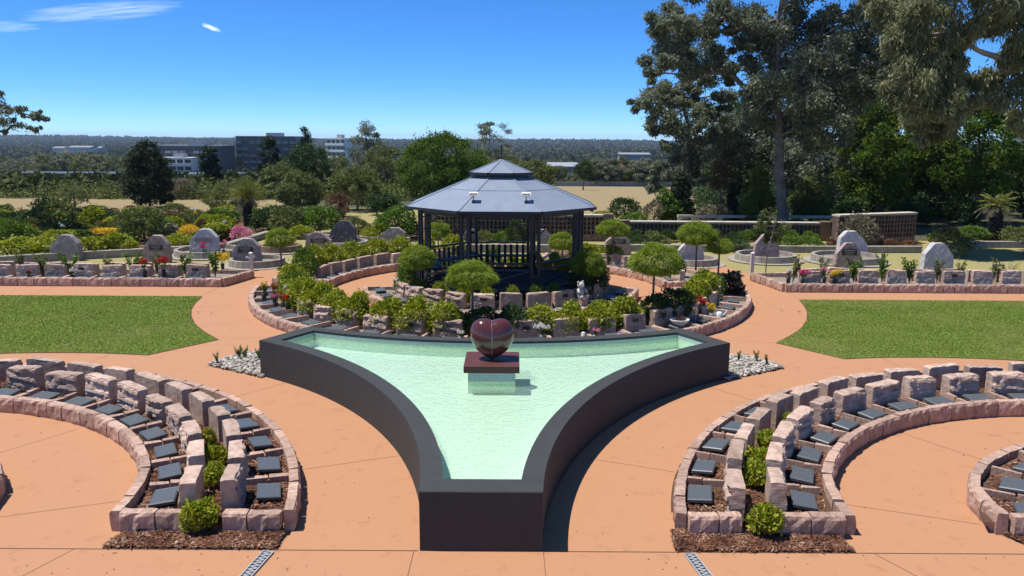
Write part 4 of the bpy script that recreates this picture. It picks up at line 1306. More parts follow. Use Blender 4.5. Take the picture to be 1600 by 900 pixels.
# mop-headed standards
def feather_mesh(seed, n=5200):
    rg = np.random.default_rng(seed)
    d = unit(rg.normal(size=(n, 3)))
    nl = 34
    lc = unit(rg.normal(size=(nl, 3)))
    bump = np.max(np.clip((d @ lc.T - 0.86) / 0.14, 0, 1), axis=1)
    r_ = (0.70 + 0.30 * bump) * (0.6 + 0.4 * rg.random(n) ** 0.4)
    P = d * r_[:, None]
    P[:, 2] = np.where(P[:, 2] < -0.55, -0.55 + 0.3 * (P[:, 2] + 0.55), P[:, 2])
    D = d * 0.9 + rg.normal(size=(n, 3)) * 0.45 + np.array([0, 0, -0.6])
    L = rg.uniform(0.16, 0.40, n)
    return quads_mesh('crown', leaf_quads(P, D, L, 0.026, rg), M['lf_feather'])
FEATHER = [feather_mesh(800 + k) for k in range(3)]
def standard(x, y, z0, zc, w, h, lab):
    t = thing('standard_tree', lab, 'tree', (x, y, z0), rnd.uniform(0, 6.3), 'mop headed standard trees round the gazebo')
    link('crown', rnd.choice(FEATHER), t, (0, 0, zc - z0), sc=(w / 2 * 1.05, w / 2 * 1.05, h / 2 * 1.0))
    H = zc - z0
    mb = MB().tube([(0, 0, 0), (0.015, 0.01, H * 0.5), (0, 0, H)], [0.035, 0.03, 0.03], 7)
    for k in range(7):
        a = k * 0.9
        mb.tube([(0, 0, H - 0.05), (w * 0.2 * math.cos(a), w * 0.2 * math.sin(a), H + 0.12 * h), (w * 0.38 * math.cos(a), w * 0.38 * math.sin(a), H + 0.05 * h)], [0.018, 0.012, 0.005], 4)
    mb.build('trunk', M['bark'], t)
for a in [(-0.59, 18.42, SOIL_Z, 1.55, 1.28, 0.76, 'mop headed feathery standard tree right behind the granite heart'),
          (3.9, 19.75, SOIL_Z, 1.72, 1.42, 0.98, 'largest mop headed standard tree, in the shrubs right of the gazebo'),
          (-2.40, 22.75, SOIL_Z, 1.30, 1.12, 0.78, 'mop headed standard tree touching the left corner of the gazebo'),
          (2.52, 22.75, SOIL_Z, 1.18, 1.02, 0.95, 'mop headed standard tree touching the right corner of the gazebo'),
          (4.0, 29.0, SOIL_Z, 1.50, 1.22, 0.74, 'mop headed standard tree in front of the plaque boulder right of the gazebo'),
          (6.83, 27.88, 0.0, 1.44, 1.42, 0.98, 'mop headed standard tree before the pale boulder right of the gazebo'),
          (7.63, 27.91, 0.0, 1.02, 0.95, 0.68, 'small mop headed standard tree by the white post on the right'),
          (-2.75, 33.2, 0.0, 0.95, 1.1, 0.8, 'mop headed standard tree seen through the left side of the gazebo'),
          (2.18, 29.1, 0.0, 1.0, 1.05, 0.78, 'dark mop headed standard tree seen through the right side of the gazebo'),
          (-8.07, 28.78, 0.0, 1.10, 1.12, 0.84, 'mop headed standard tree on a dark stem left of the gazebo')]:
    standard(*a)

# ------------------------------------------------------------------ gazebo
M['deck'] = plain_mat('shade_dark_decking', (0.02, 0.017, 0.015), rough=0.8, spec=0.2, var=0.3)  # near-black tone puts the shade under the roof into the deck colour
def gazebo():
    cx, cy = C_G
    g_ = thing('gazebo', 'grey roofed octagonal gazebo with dark posts and two tier roof', 'gazebo', (cx, cy, 0))
    def octv(ap, z, k):
        r_ = ap / math.cos(math.pi / 8)
        a = -math.pi / 2 - math.pi / 8 + k * math.pi / 4
        return Vector((r_ * math.cos(a), r_ * math.sin(a), z))
    DZ, EZ = 0.42, 2.72
    # deck and plinth skirt
    mb = MB()
    for z0, z1, ap in ((0.0, DZ - 0.06, 2.30), (DZ - 0.06, DZ, 2.5)):
        v = [octv(ap, z0, k) for k in range(8)] + [octv(ap, z1, k) for k in range(8)]
        mb.add(v, [(k, (k + 1) % 8, 8 + (k + 1) % 8, 8 + k) for k in range(8)] + [tuple(range(8))[::-1], tuple(range(8, 16))])
    mb.build('deck', M['deck'], g_)
    # posts: a pair at each corner
    for k in range(8):
        c = octv(2.36, 0, k); tang = Vector((-c.y, c.x, 0)).normalized()
        for s in (-1, 1):
            p = c + tang * 0.11 * s
            MB().box((p.x, p.y, (DZ + EZ) / 2), (0.075, 0.075, EZ - DZ), math.atan2(c.y, c.x)).build('post', M['gunmetal'], g_)
        for z in (0.9, 1.6, 2.3):
            MB().bar(c - tang * 0.07 + Vector((0, 0, z)), c + tang * 0.07 + Vector((0, 0, z)), 0.05).build('post_block', M['gunmetal'], g_)
    # ring beam and curved brackets
    mb = MB()
    for k in range(8):
        a, b = octv(2.36, EZ - 0.09, k), octv(2.36, EZ - 0.09, (k + 1) % 8)
        mb.bar(a, b, 0.08, 0.16)
    mb.build('ring_beam', M['gunmetal'], g_)
    for k in range(8):
        a, b = octv(2.36, 0, k), octv(2.36, 0, (k + 1) % 8)
        d = (b - a).normalized()
        f = MB()
        f.bar(a + d * 0.15 + Vector((0, 0, EZ - 0.36)), b - d * 0.15 + Vector((0, 0, EZ - 0.36)), 0.03, 0.03)
        for s, o in ((1, a), (-1, b)):
            q = [o + d * s * (0.15 + 0.34 * math.sin(t)) + Vector((0, 0, EZ - 0.62 + 0.42 * (1 - math.cos(t)))) for t in np.linspace(0, math.pi / 2, 6)]
            f.tube(q, 0.018, 5)
        f.build('frieze', M['gunmetal'], g_)
    # railings (gap at the back right for the entrance)
    for k in range(8):
        if k == 3: continue
        a, b = octv(2.36, 0, k), octv(2.36, 0, (k + 1) % 8)
        d = (b - a).normalized(); L = (b - a).length
        A_, B_ = a + d * 0.17, b - d * 0.17
        Z = Vector((0, 0, 1))
        MB().bar(A_ + Z * 1.27, B_ + Z * 1.27, 0.075, 0.05).build('top_rail', M['gunmetal'], g_)
        MB().bar(A_ + Z * (DZ + 0.10), B_ + Z * (DZ + 0.10), 0.05, 0.05).build('bottom_rail', M['gunmetal'], g_)
        if k in (4, 5, 3):
            for i in range(8):
                p = A_.lerp(B_, (i + 0.5) / 8)
                m_ = MB(); m_.box((p.x, p.y, (1.20 + DZ + 0.12) / 2), (0.095, 0.022, 1.08 - DZ), math.atan2(d.y, d.x)); m_.build('baluster', M['gunmetal'], g_)
        else:
            MB().bar(A_ + Z * 1.08, B_ + Z * 1.08, 0.04, 0.04).build('middle_rail', M['gunmetal'], g_)
            br = MB(); br.bar(A_ + Z * (DZ + 0.14), B_ + Z * 1.05, 0.035, 0.035).bar(A_ + Z * 1.05 + Vector((0, 0, 0.003)), B_ + Z * (DZ + 0.143), 0.03, 0.03)
            br.build('cross_brace', M['gunmetal'], g_)
    # lattice skirt under the deck edge: upright slats
    for k in range(8):
        a, b = octv(2.38, 0, k), octv(2.38, 0, (k + 1) % 8)
        s = MB()
        for i in range(16):
            p = a.lerp(b, (i + 0.5) / 16); s.box((p.x, p.y, DZ / 2 - 0.04), (0.07, 0.03, DZ - 0.08), math.atan2((b - a).y, (b - a).x))
        s.build('skirt', M['gunmetal'], g_)
    # bench round the inside
    for k in (4, 5, 6):
        a, b = octv(2.05, DZ + 0.45, k), octv(2.05, DZ + 0.45, (k + 1) % 8)
        MB().bar(a, b, 0.36, 0.05).build('bench', M['gunmetal'], g_)
    # main roof: eight metal sheets
    def roof(ap0, z0, ap1, z1, nm, th=0.03):
        for k in range(8):
            o = 0.004
            a, b = octv(ap0, z0, k), octv(ap0, z0, (k + 1) % 8)
            c, d = octv(ap1, z1, (k + 1) % 8), octv(ap1, z1, k)
            e = (b - a).normalized() * o
            v = [a + e, b - e, c - e * 0.5, d + e * 0.5]
            m_ = MB(); dn = Vector((0, 0, -th))
            m_.add(v + [q + dn for q in v], [(0, 1, 2, 3), (7, 6, 5, 4), (0, 4, 5, 1), (1, 5, 6, 2), (2, 6, 7, 3), (3, 7, 4, 0)])
            rs = m_.build(nm, M['roof'], g_)
            # folded seams every 0.45 m
            if nm == 'roof_sheet':
                mid0, mid1 = (a + b) / 2, (c + d) / 2
                sm = MB()
                t = 0.58
                sm.bar(a.lerp(d, t) + Vector((0, 0, 0.004)), b.lerp(c, t) + Vector((0, 0, 0.004)), 0.02, 0.006)
                sm.build('lap_seam', M['roof'], rs)
            rg = MB(); rg.bar(a + Vector((0, 0, 0.006)), d + Vector((0, 0, 0.006)), 0.06, 0.018); rg.build('hip_capping', M['roof'], g_)
        ee = MB()
        for k in range(8):
            a, b = octv(ap0 + 0.01, z0 - 0.035, k), octv(ap0 + 0.01, z0 - 0.035, (k + 1) % 8)
            ee.bar(a, b, 0.05, 0.075)
        ee.build('gutter', M['gunmetal'], g_)
    roof(2.76, 2.76, 0.78, 3.60, 'roof_sheet')
    ln = MB()
    v = [octv(0.74, 3.54, k) for k in range(8)] + [octv(0.74, 3.74, k) for k in range(8)]
    ln.add(v, [(k, (k + 1) % 8, 8 + (k + 1) % 8, 8 + k) for k in range(8)]); ln.build('lantern', M['gunmetal'], g_)
    roof(0.92, 3.72, 0.04, 4.08, 'cap_sheet', 0.02)
    MB().lathe([(0.06, 4.03), (0.05, 4.1), (0.028, 4.13), (0.024, 4.42), (0.034, 4.44), (0.02, 4.5), (0.004, 4.56)], n=10).build('finial', M['gunmetal'], g_, smooth=True)
    # underside framing: rafters
    for k in range(8):
        a, b = octv(2.70, 2.66, k), octv(0.7, 3.50, k)
        MB().bar(a, b, 0.06, 0.09).build('rafter', M['gunmetal'], g_)
    # two small solar floodlights on the front slope
    for sx, lab in ((-0.74, 'left'), (0.72, 'right')):
        y0 = -2.25
        zr = 2.76 + (2.76 + y0) / (2.76 - 0.78) * (3.60 - 2.76)
        st = MB(); st.tube([(sx, y0, zr), (sx, y0, zr + 0.17)], 0.014, 6).box((sx, y0, zr + 0.01), (0.08, 0.08, 0.02)); st.build('light_bracket', M['gunmetal'], g_)
        pn = MB(); mt = Matrix.Translation((sx, y0 + 0.02, zr + 0.22)) @ Matrix.Rotation(R(24), 4, 'X')
        vs = [(-.125, -.10, -.012), (.125, -.10, -.012), (.125, .10, -.012), (-.125, .10, -.012), (-.125, -.10, .012), (.125, -.10, .012), (.125, .10, .012), (-.125, .10, .012)]
        pn.add([mt @ Vector(q) for q in vs], [(0, 3, 2, 1), (4, 5, 6, 7), (0, 1, 5, 4), (1, 2, 6, 5), (2, 3, 7, 6), (3, 0, 4, 7)])
        pf = pn.build('solar_light', M['white'], g_)
        cl = MB()
        for i in range(6):
            for j in range(3):
                q = [(-.112 + i * .038, -.088 + j * .06, .0135), (-.112 + i * .038 + .034, -.088 + j * .06, .0135), (-.112 + i * .038 + .034, -.088 + j * .06 + .054, .0135), (-.112 + i * .038, -.088 + j * .06 + .054, .0135)]
                if j < 2: cl.add([mt @ Vector(t) for t in q], [(0, 1, 2, 3)])
        cl.build('solar_cells', M['black'], pf)
gazebo()

# ------------------------------------------------------------------ back beds along the cross path
def back_bed(sg, side, n, seed):
    yf = 25.15 if sg < 0 else 24.78
    xc, yb = 8.93, 26.75
    lab = 'long straight rose bed with sandstone kerb behind the %s lawn' % side
    bed = thing('garden_bed', lab, 'garden bed')
    far = sg * 19.0
    mb = MB(); X = [sg * xc, far]
    o = []
    pts = [(sg * (xc - 0.02), yf + 0.05), (far, yf + 0.05), (far, yb + 0.3), (sg * (xc - 0.42), yb + 0.3)]
    vs, fs = [], []
    for j in range(7):
        for i in range(31):
            u, v = i / 30, j / 6
            x = (pts[0][0] * (1 - u) + pts[1][0] * u) * (1 - v) + (pts[3][0] * (1 - u) + pts[2][0] * u) * v
            y = (pts[0][1]) * (1 - v) + pts[2][1] * v
            vs.append((x, y, SOIL_Z - 0.02 + 0.03 * fbm(x * 2, y * 2, 1.5, 3)))
    for j in range(6):
        for i in range(30):
            a = j * 31 + i; fs.append((a, a + 1, a + 32, a + 31))
    mb.add(vs, fs); mb.build('soil', M['gravel_soil'], bed)
    A_, B_, C_ = (far, yf), (sg * xc, yf), (sg * (xc - 0.42), yb + 0.1)
    if sg < 0:
        kerb_run(bed, [A_, B_], seed=seed); kerb_run(bed, [B_, C_], seed=seed + 1, lens=(0.3, 0.42))
        kerb_run(bed, [C_, (far, yb + 0.1)], seed=seed + 2)
    else:
        kerb_run(bed, [B_, A_], seed=seed); kerb_run(bed, [C_, B_], seed=seed + 1, lens=(0.3, 0.42))
        kerb_run(bed, [(far, yb + 0.1), C_], seed=seed + 2)
    for k in range(n):
        x = sg * (9.95 + 0.92 * k)
        headstone(x, yf + 0.62, SOIL_Z, 0, 'dark faced sandstone headstone, %s from the path end of the %s rose bed' % (ORD[k], side), 'headstones of the %s rose bed' % side, plate=(k * 3 + (sg > 0)) % 4 == 0, sc=1.03, sawn=True)
        plaque(x, yf + 0.30, SOIL_Z + 0.06, 0, 'granite plaque, %s from the path end of the %s rose bed' % (ORD[k], side), 'plaques of the rose beds', 6)
        link('divider_stone', rnd.choice(DIV), bed, (x + sg * 0.46, yf + 0.30, SOIL_Z + 0.04), math.pi / 2, sc=(0.42, 1, 1))
        headstone(x + sg * 0.1, yf + 1.05, SOIL_Z, math.pi, 'headstone facing away, %s from the path end of the %s rose bed' % (ORD[k], side), 'headstones of the %s rose bed' % side, sc=1.0, sawn=True)
    for k in range(n + 1):
        x = sg * (9.55 + 0.92 * k) + rnd.uniform(-0.2, 0.2)
        sprig(x, yf + 0.84, SOIL_Z, rnd.uniform(0.75, 1.1), rnd.uniform(0.55, 0.75), 'leggy rose bush, %s from the path end of the %s rose bed' % (ORD[k], side), 'rose bushes of the long beds', 'rose_bush', 'rose bush')
back_bed(-1, 'left', 10, 820)
back_bed(1, 'right', 10, 840)

# posts where the side paths leave
for x, y, s in ((-8.56, 26.95, 'left'), (8.72, 27.6, 'right')):
    t = thing('bollard_post', 'pale square timber post at the end of the %s rose bed' % s, 'post', (x, y, 0))
    MB().box((0, 0, 0.42), (0.11, 0.11, 0.84)).build('shaft', M['cream'], t)
    MB().add([(-.062, -.062, .84), (.062, -.062, .84), (.062, .062, .84), (-.062, .062, .84), (0, 0, .88)], [(0, 1, 4), (1, 2, 4), (2, 3, 4), (3, 0, 4), (3, 2, 1, 0)]).build('cap', M['white'], t)

# ------------------------------------------------------------------ memorial boulders on the turf
def boulder(x, y, w, h, mat, lab, plate=None, seed=0, peak=0.0, lean=0.0, rz=0.0, flat=0.62):
    def prof(u, v):
        # broad shoulders, gabled top
        hf = 1 - 0.36 * max(0, abs(u - peak) - flat * 0.55) / (1 - flat * 0.55)
        return 1 - 0.10 * v - (0.06 if v < 0.1 else 0), hf
    mb = rough_slab(900 + seed, w, h * 1.1, min(0.34, w * 0.28), prof, nx=16, nz=12, ny=3, ledge=0.012, amp=0.012, top=0.008, layers=4.0)
    t = mb.build('memorial_boulder', M[mat], None, label=lab, cat='boulder', group='memorial boulders on the turf', loc=(x, y, -0.03))
    t.rotation_euler = (0, 0, rz)
    if plate:
        pw, ph, pz, m_ = plate
        p = MB().box((0, 0, 0), (pw, 0.02, ph)).build('name_plate', M[m_], t, loc=(0.02, -min(0.34, w * 0.28) / 2 - 0.012, h * pz))
        for k in range(3):
            MB().box((0, -0.012, ph * (0.28 - 0.28 * k)), (pw * (0.75 - 0.15 * k), 0.006, ph * 0.12)).build('raised_border', M['concrete'], p)
    return t
BL = [
 ((-16.91, 30.64, 1.19, 0.92), 'boulder', 'blank grey memorial boulder behind the left rose bed', None, 0.1),
 ((-13.23, 30.29, 1.03, 0.96), 'boulder_pink', 'pinkish memorial boulder with a dark plate, third boulder from the pink roses', (0.5, 0.2, 0.62, 'bronze'), 0.1),
 ((-12.21, 32.40, 1.20, 0.97), 'boulder_pale', 'pale grey memorial boulder with a pink plate and flowers at its foot', (0.7, 0.2, 0.66, 'boulder_pink'), 0.1),
 ((-9.65, 29.78, 1.11, 0.92), 'boulder', 'grey memorial boulder with a dark plate inside the white ring kerb on the left', (0.56, 0.22, 0.66, 'bronze'), 0.15),
 ((-7.82, 33.53, 1.14, 0.76), 'boulder_pink', 'low pinkish memorial boulder with a dark plate beside the round topped dark boulder', (0.66, 0.17, 0.60, 'bronze'), -0.1),
 ((-7.23, 35.65, 1.21, 1.01), 'boulder_dark', 'tall round topped dark boulder in a stone ring kerb', None, 0.1),
 ((-5.00, 35.30, 1.31, 0.77), 'boulder', 'grey gabled boulder just left of the gazebo', None, 0.2),
 ((-16.18, 38.10, 1.10, 0.61), 'boulder_dark', 'dark greenish boulder among yellow flowers on the left', None, 0.1),
 ((-27.09, 44.41, 0.71, 0.43), 'boulder', 'small domed boulder in the far left shrub beds', None, 0.0),
 ((-1.52, 34.19, 0.88, 0.83), 'boulder_dark', 'dark boulder seen through the gazebo on the left', None, 0.2),
 ((1.90, 34.74, 0.84, 0.79), 'boulder', 'grey boulder seen through the gazebo on the right', None, -0.6),
 ((4.74, 33.07, 1.12, 0.80), 'boulder_pink', 'pinkish memorial boulder with a plate behind a mop headed tree right of the gazebo', (0.58, 0.2, 0.72, 'bronze'), 0.0),
 ((7.14, 30.23, 1.03, 0.88), 'boulder_pale', 'pale boulder in a ring kerb behind the tall mop headed tree', None, 0.0),
 ((10.48, 31.67, 1.02, 0.97), 'boulder_pink', 'pink memorial boulder in a ring kerb behind a thin young tree', None, 0.0),
 ((13.01, 29.97, 0.97, 0.87), 'boulder_pink', 'pink memorial boulder with a dark plate before a paler one', (0.56, 0.24, 0.70, 'bronze'), 0.1),
 ((14.34, 32.71, 1.22, 1.00), 'boulder_pale', 'pale gabled boulder standing behind the pink plate boulder', None, -0.2),
 ((15.69, 28.59, 1.11, 1.04), 'boulder_pale', 'large pale gabled boulder behind the right rose bed', None, -0.05),
]
for k, ((x, y, w, h), mat, lab, pl, pk) in enumerate(BL):
    boulder(x, y, w, h, mat, lab, pl, k, pk)
# ring kerbs round some boulders
def ring_kerb(x, y, r0, lab, mat='concrete', h=0.26):
    t = thing('ring_kerb', lab, 'kerb', (x, y, 0), 0, 'ring kerbs round the boulders')
    n_ = 14
    for k in range(n_):
        a0, a1 = 2 * math.pi * k / n_, 2 * math.pi * (k + 1) / n_ - 0.012
        vs = []
        for a in (a0, (a0 + a1) / 2, a1):
            for r_, z in ((r0 + 0.03, 0), (r0, h), (r0 - 0.14, h), (r0 - 0.14, 0)):
                vs.append((r_ * math.cos(a), r_ * math.sin(a), z))
        fs = [(j * 4 + i, j * 4 + 4 + i, j * 4 + 5 + i, j * 4 + 1 + i) for j in range(2) for i in range(3)] + [(0, 1, 2, 3), (11, 10, 9, 8)]
        MB().add(vs, fs).build('kerb_block', M[mat], t)
    pl = MB(); pl.poly([((r0 - 0.13) * math.cos(2 * math.pi * k / 20), (r0 - 0.13) * math.sin(2 * math.pi * k / 20)) for k in range(20)], 0.10); pl.build('soil', M['gravel_soil'], t)
    pd = MB(); pd.lathe([(r0 + 0.30, 0.004), (r0 + 0.30, 0.022), (r0 + 0.02, 0.022)], n=28); pd.build('mowing_strip', M['concrete'], t)
for (x, y, w, h), lab in [((-12.02, 32.23, 2.61, 0.03), 'ring kerb round the pale boulder with pink flowers'), ((-9.22, 29.64, 2.02, 0.02), 'white ring kerb round the dark plate boulder on the left'),
                          ((-7.01, 35.00, 1.98, 0.03), 'ring kerb round the round topped dark boulder'), ((7.26, 30.55, 1.98, 0.02), 'ring kerb round the pale boulder behind the tall mop headed tree'),
                          ((10.48, 31.67, 2.36, 0.03), 'ring kerb round the pink boulder behind the thin young tree'), ((13.61, 31.45, 2.65, 0.03), 'ring kerb round the pair of boulders on the right')]:
    ring_kerb(x, y, w / 2, lab)
x, y, w, h = (-9.43, 33.47, 1.73, 0.03)
ring_kerb(x, y, w / 2, 'brick red ring kerb behind the mop headed tree on the left', 'brick')

# low edging walls at the back of the turf
def edge_wall(pts, h, w, m, cap, lab):
    t = thing('edging_wall', lab, 'low wall')
    for a, b in zip(pts, pts[1:]):
        L = math.dist(a, b); n_ = max(1, round(L / 1.2)); rz = math.atan2(b[1] - a[1], b[0] - a[0])
        for k in range(n_):
            u = (k + 0.5) / n_
            c = (a[0] + (b[0] - a[0]) * u, a[1] + (b[1] - a[1]) * u)
            MB().box((0, 0, h / 2), (L / n_ - 0.012, w, h)).build('wall_block', M[m], t, loc=(c[0], c[1], -0.01), rz=rz)
            MB().box((0, 0, 0.035), (L / n_ - 0.006, w + 0.06, 0.07)).build('coping', M[cap], t, loc=(c[0], c[1], h - 0.008), rz=rz)
edge_wall([(-24, 29.1), (-18.85, 29.60), (-16.87, 30.81), (-14.50, 31.95), (-12.92, 32.94), (-11.89, 33.57)], 0.22, 0.22, 'concrete', 'concrete', 'low concrete edging wall behind the left boulders')
edge_wall([(-11.89, 33.57), (-11.47, 38.58), (-9.11, 37.43), (-5.71, 36.39), (-4.34, 36.22)], 0.2, 0.24, 'concrete', 'concrete', 'low edging wall running up the turf left of the gazebo')
edge_wall([(3.92, 34.21), (7.39, 34.15), (10.23, 34.07), (14.15, 34.03), (17.93, 34.18)], 0.2, 0.24, 'concrete', 'concrete', 'low concrete edging wall behind the right boulders')
edge_wall([(18.77, 34.61), (21.21, 35.98), (23.60, 36.08), (30.0, 37.0)], 0.2, 0.24, 'concrete', 'concrete', 'low shaded edging wall below the palm on the right')
edge_wall([(-1.9,33.6), (2.1,33.6)], 0.25, 0.24, 'concrete', 'concrete', 'low edging wall behind the gazebo')

# columbarium walls of open brick lattice with pale copings
def lattice_wall(a, b, h, lab, cell=0.19, base=0.45, piers=True):
    t = thing('lattice_wall', lab, 'brick wall', (a[0], a[1], 0), math.atan2(b[1] - a[1], b[0] - a[0]))
    L = math.dist(a, b); d = 0.42
    MB().box((L / 2, 0, base / 2), (L, d, base)).build('base_course', M['brick'], t)
    MB().box((L / 2, 0.08, (base + h) / 2), (L - 0.02, d - 0.20, h - base - 0.002)).build('niche_back', M['niche'], t)
    n_ = int(L / cell); rows = int((h - base) / cell)
    cw = L / n_; ch = (h - base) / rows
    fr = MB()
    for i in range(n_ + 1):
        fr.box((min(max(i * cw, 0.04), L - 0.04), -d / 2 + 0.09, (base + h) / 2), (0.055, 0.18, h - base))
    for j in range(rows + 1):
        fr.box((L / 2, -d / 2 + 0.095, min(base + j * ch, h - 0.03)), (L - 0.004, 0.165, 0.045))
    o = fr.build('brick_lattice', M['brick'], t, kind='stuff')
    n_ = max(1, round(L / 2.4))
    for k in range(n_):
        MB().box((L * (k + 0.5) / n_, 0, h + 0.045), (L / n_ - 0.02, d + 0.10, 0.075)).build('coping', M['coping'], t)
    if piers:
        for x in (-0.25, L + 0.25):
            MB().box((x, 0, h / 2 + 0.06), (0.48, 0.52, h + 0.12)).build('pier', M['brick'], t)
M['niche'] = plain_mat('niche_doors', (0.12, 0.075, 0.052), rough=0.6, var=0.3, scale=4)  # dark brown painted in for the shade inside the hollow niches
lattice_wall((5.97, 38.4), (15.0, 38.2), 0.78, 'long low brick columbarium wall with pale coping right of the gazebo', base=0.25)
lattice_wall((14.9, 36.0), (19.2, 37.6), 1.35, 'tall brick columbarium wall stepping towards the palm on the right', base=0.3, piers=False)
lattice_wall((-3.2, 37.6), (4.6, 37.6), 1.15, 'brick columbarium wall seen through the gazebo', base=0.30)
# second terrace rail behind
t = thing('garden_rail', 'pale concrete rail wall behind the long columbarium wall', 'low wall')
for k in range(5):
    MB().box((10.4 + 2.2 * k, 43.5, 0.62), (2.16, 0.22, 0.14)).build('rail', M['coping'], t)
    MB().box((9.45 + 2.2 * k, 43.5, 0.28), (0.2, 0.2, 0.55)).build('pier', M['coping'], t)

# ------------------------------------------------------------------ flowers and small offerings
def bloom_mesh(m, seed, n=70, petal=0.3):
    rg = np.random.default_rng(seed)
    d = unit(rg.normal(size=(n, 3)) + np.array([0, 0, 0.5]))
    P = d * (0.55 + 0.45 * rg.random((n, 1)))
    return quads_mesh('bloom', leaf_quads(P, d + rg.normal(size=(n, 3)) * 0.8, petal * 1.5, petal, rg), m)
BLOOM = {k: bloom_mesh(M[k], 40 + i) for i, k in enumerate(['fl_yellow', 'fl_red', 'fl_pink', 'fl_white', 'fl_rust', 'fl_magenta'])}
def bouquet(x, y, z, h, w, kind, lab, pot='black', nb=7):
    t = thing('flower_vase', lab, 'flowers', (x, y, z), rnd.uniform(0, 6), 'flowers left at the headstones')
    ph = h * 0.42
    MB().lathe([(0.045, 0), (0.05, 0.01), (0.062, ph * 0.7), (0.07, ph), (0.055, ph)], n=12).build('vase', M[pot], t, smooth=True)
    st = MB(); lf_p, lf_d = [], []
    for k in range(nb):
        a = 6.28 * k / nb + rnd.uniform(-0.3, 0.3); rr = w * 0.5 * (0.25 + 0.6 * rnd.random()) if k else 0
        tip = (rr * math.cos(a), rr * math.sin(a), h * rnd.uniform(0.74, 0.95))
        st.tube([(0, 0, ph * 0.8), tip], 0.005, 4)
        link('bloom', BLOOM[kind], t, tip, rnd.uniform(0, 6), sc=w * 0.19)
        for _ in range(4):
            u = rnd.uniform(0.5, 0.95); lf_p.append((tip[0] * u, tip[1] * u, ph * 0.8 + (tip[2] - ph * 0.8) * u)); lf_d.append((math.cos(a), math.sin(a), rnd.uniform(-0.2, 0.8)))
    st.build('stems', M['lf_fresh'], t)
    link('leaves', quads_mesh('leaves', leaf_quads(np.array(lf_p), np.array(lf_d), 0.11, 0.04, nrg), M['lf_fresh']), t)
    return t
def ring(r_, d): return pol(C_G, r_, d)
for d, r_, h, w, kind, pot, lab in [
    (213.5, 6.72, 0.46, 0.34, 'fl_red', 'black', 'bright red flowers in a black vase at the left of the bed behind the pool'),
    (206, 6.85, 0.66, 0.32, 'fl_rust', 'black', 'rust coloured flowers in a tall black vase in the bed behind the pool'),
    (209.3, 6.9, 0.44, 0.24, 'fl_magenta', 'black', 'small magenta flowers beside the rust flowers in the bed behind the pool'),
    (208.6, 6.6, 0.64, 0.26, 'fl_white', 'black', 'white flowers in a tall black vase in the bed behind the pool'),
    (200, 7.05, 0.60, 0.22, 'fl_yellow', 'black', 'single yellow flower bunch near the left end of the bed behind the pool'),
    (196.0, 7.0, 0.42, 0.16, 'fl_rust', 'black', 'thin black vase of dry flowers at the left end of the bed behind the pool'),
    (322.4, 6.62, 0.52, 0.38, 'fl_red', 'black', 'red flowers in a black vase right of the birdbath bowl'),
    (321.2, 7.02, 0.44, 0.30, 'fl_yellow', 'galv', 'yellow flowers in a grey pot right of the birdbath bowl'),
    (278.4, 6.92, 0.46, 0.36, 'fl_white', 'galv', 'white bouquet in the bed just right of the granite heart'),
    (289, 6.98, 0.30, 0.22, 'fl_pink', 'galv', 'small dusty pink posy in the bed right of the granite heart'),
    (263.2, 6.85, 0.26, 0.22, 'fl_white', 'white', 'little white bouquet left of the granite heart')]:
    p = ring(r_, d); bouquet(p[0], p[1], SOIL_Z, h, w, kind, lab, pot)
for x, y, h, w, kind, lab in [(-11.55, 25.5, 0.72, 0.36, 'fl_red', 'dark red roses in the left rose bed, the farther from the path'), (-10.95, 25.55, 0.80, 0.46, 'fl_red', 'dark red roses in the left rose bed, the nearer to the path'),
                              (9.6, 25.1, 0.50, 0.42, 'fl_magenta', 'magenta flowers at the path end of the right rose bed'), (10.65, 25.15, 0.52, 0.40, 'fl_yellow', 'yellow flowers in the right rose bed'),
                              (10.35, 25.25, 0.60, 0.34, 'fl_pink', 'pale pink flowers beside the yellow ones in the right rose bed'), (9.2, 25.25, 0.55, 0.3, 'fl_white', 'white flowers at the end of the right rose bed'),
                              (-13.9, 25.5, 0.35, 0.2, 'fl_white', 'small white flowers in the left rose bed'), (-15.3, 25.5, 0.3, 0.2, 'fl_red', 'small red flowers in the left rose bed'),
                              (-11.85, 31.3, 0.62, 0.36, 'fl_magenta', 'pink flowers at the foot of the pale grey boulder'), (-11.1, 31.4, 0.7, 0.35, 'fl_pink', 'little pink flowers right of the magenta ones by the pale grey boulder'),
                              (-9.35, 29.3, 0.35, 0.3, 'fl_white', 'white offerings at the foot of the ringed left boulder'), (-10.0, 28.2, 0.6, 0.7, 'fl_yellow', 'yellow flowers before the ringed left boulder')]:
    bouquet(x, y, SOIL_Z if y < 27 else 0.02, h, w, kind, lab, 'black')
# birdbath bowl on a stone, white watering can, candle, cup
x, y = ring(6.98, 309.5)
t = thing('flower_bowl', 'round cream bowl planted with dry stems in the bed behind the pool', 'bowl', (x, y, SOIL_Z))
MB().lathe([(0.13, 0), (0.14, 0.05), (0.10, 0.08), (0.17, 0.14), (0.245, 0.24), (0.235, 0.255), (0.20, 0.22), (0.05, 0.21)], n=20).build('bowl', M['cream'], t, smooth=True)
s, f = SPRIG[4]
link('stem', s, t, (0, 0, 0.2), sc=(0.24, 0.24, 0.24)); link('foliage', BUSH['russet'][0], t, (0, 0, 0.26), sc=(0.15, 0.15, 0.10))
x, y = ring(7.0, 314.5)
t = thing('bird_ornament', 'thin garden stake with a small bird ornament beside the cream bowl', 'ornament', (x, y, SOIL_Z))
MB().tube([(0, 0, 0), (0.01, 0, 0.48)], 0.009, 5).build('stake', M['galv'], t)
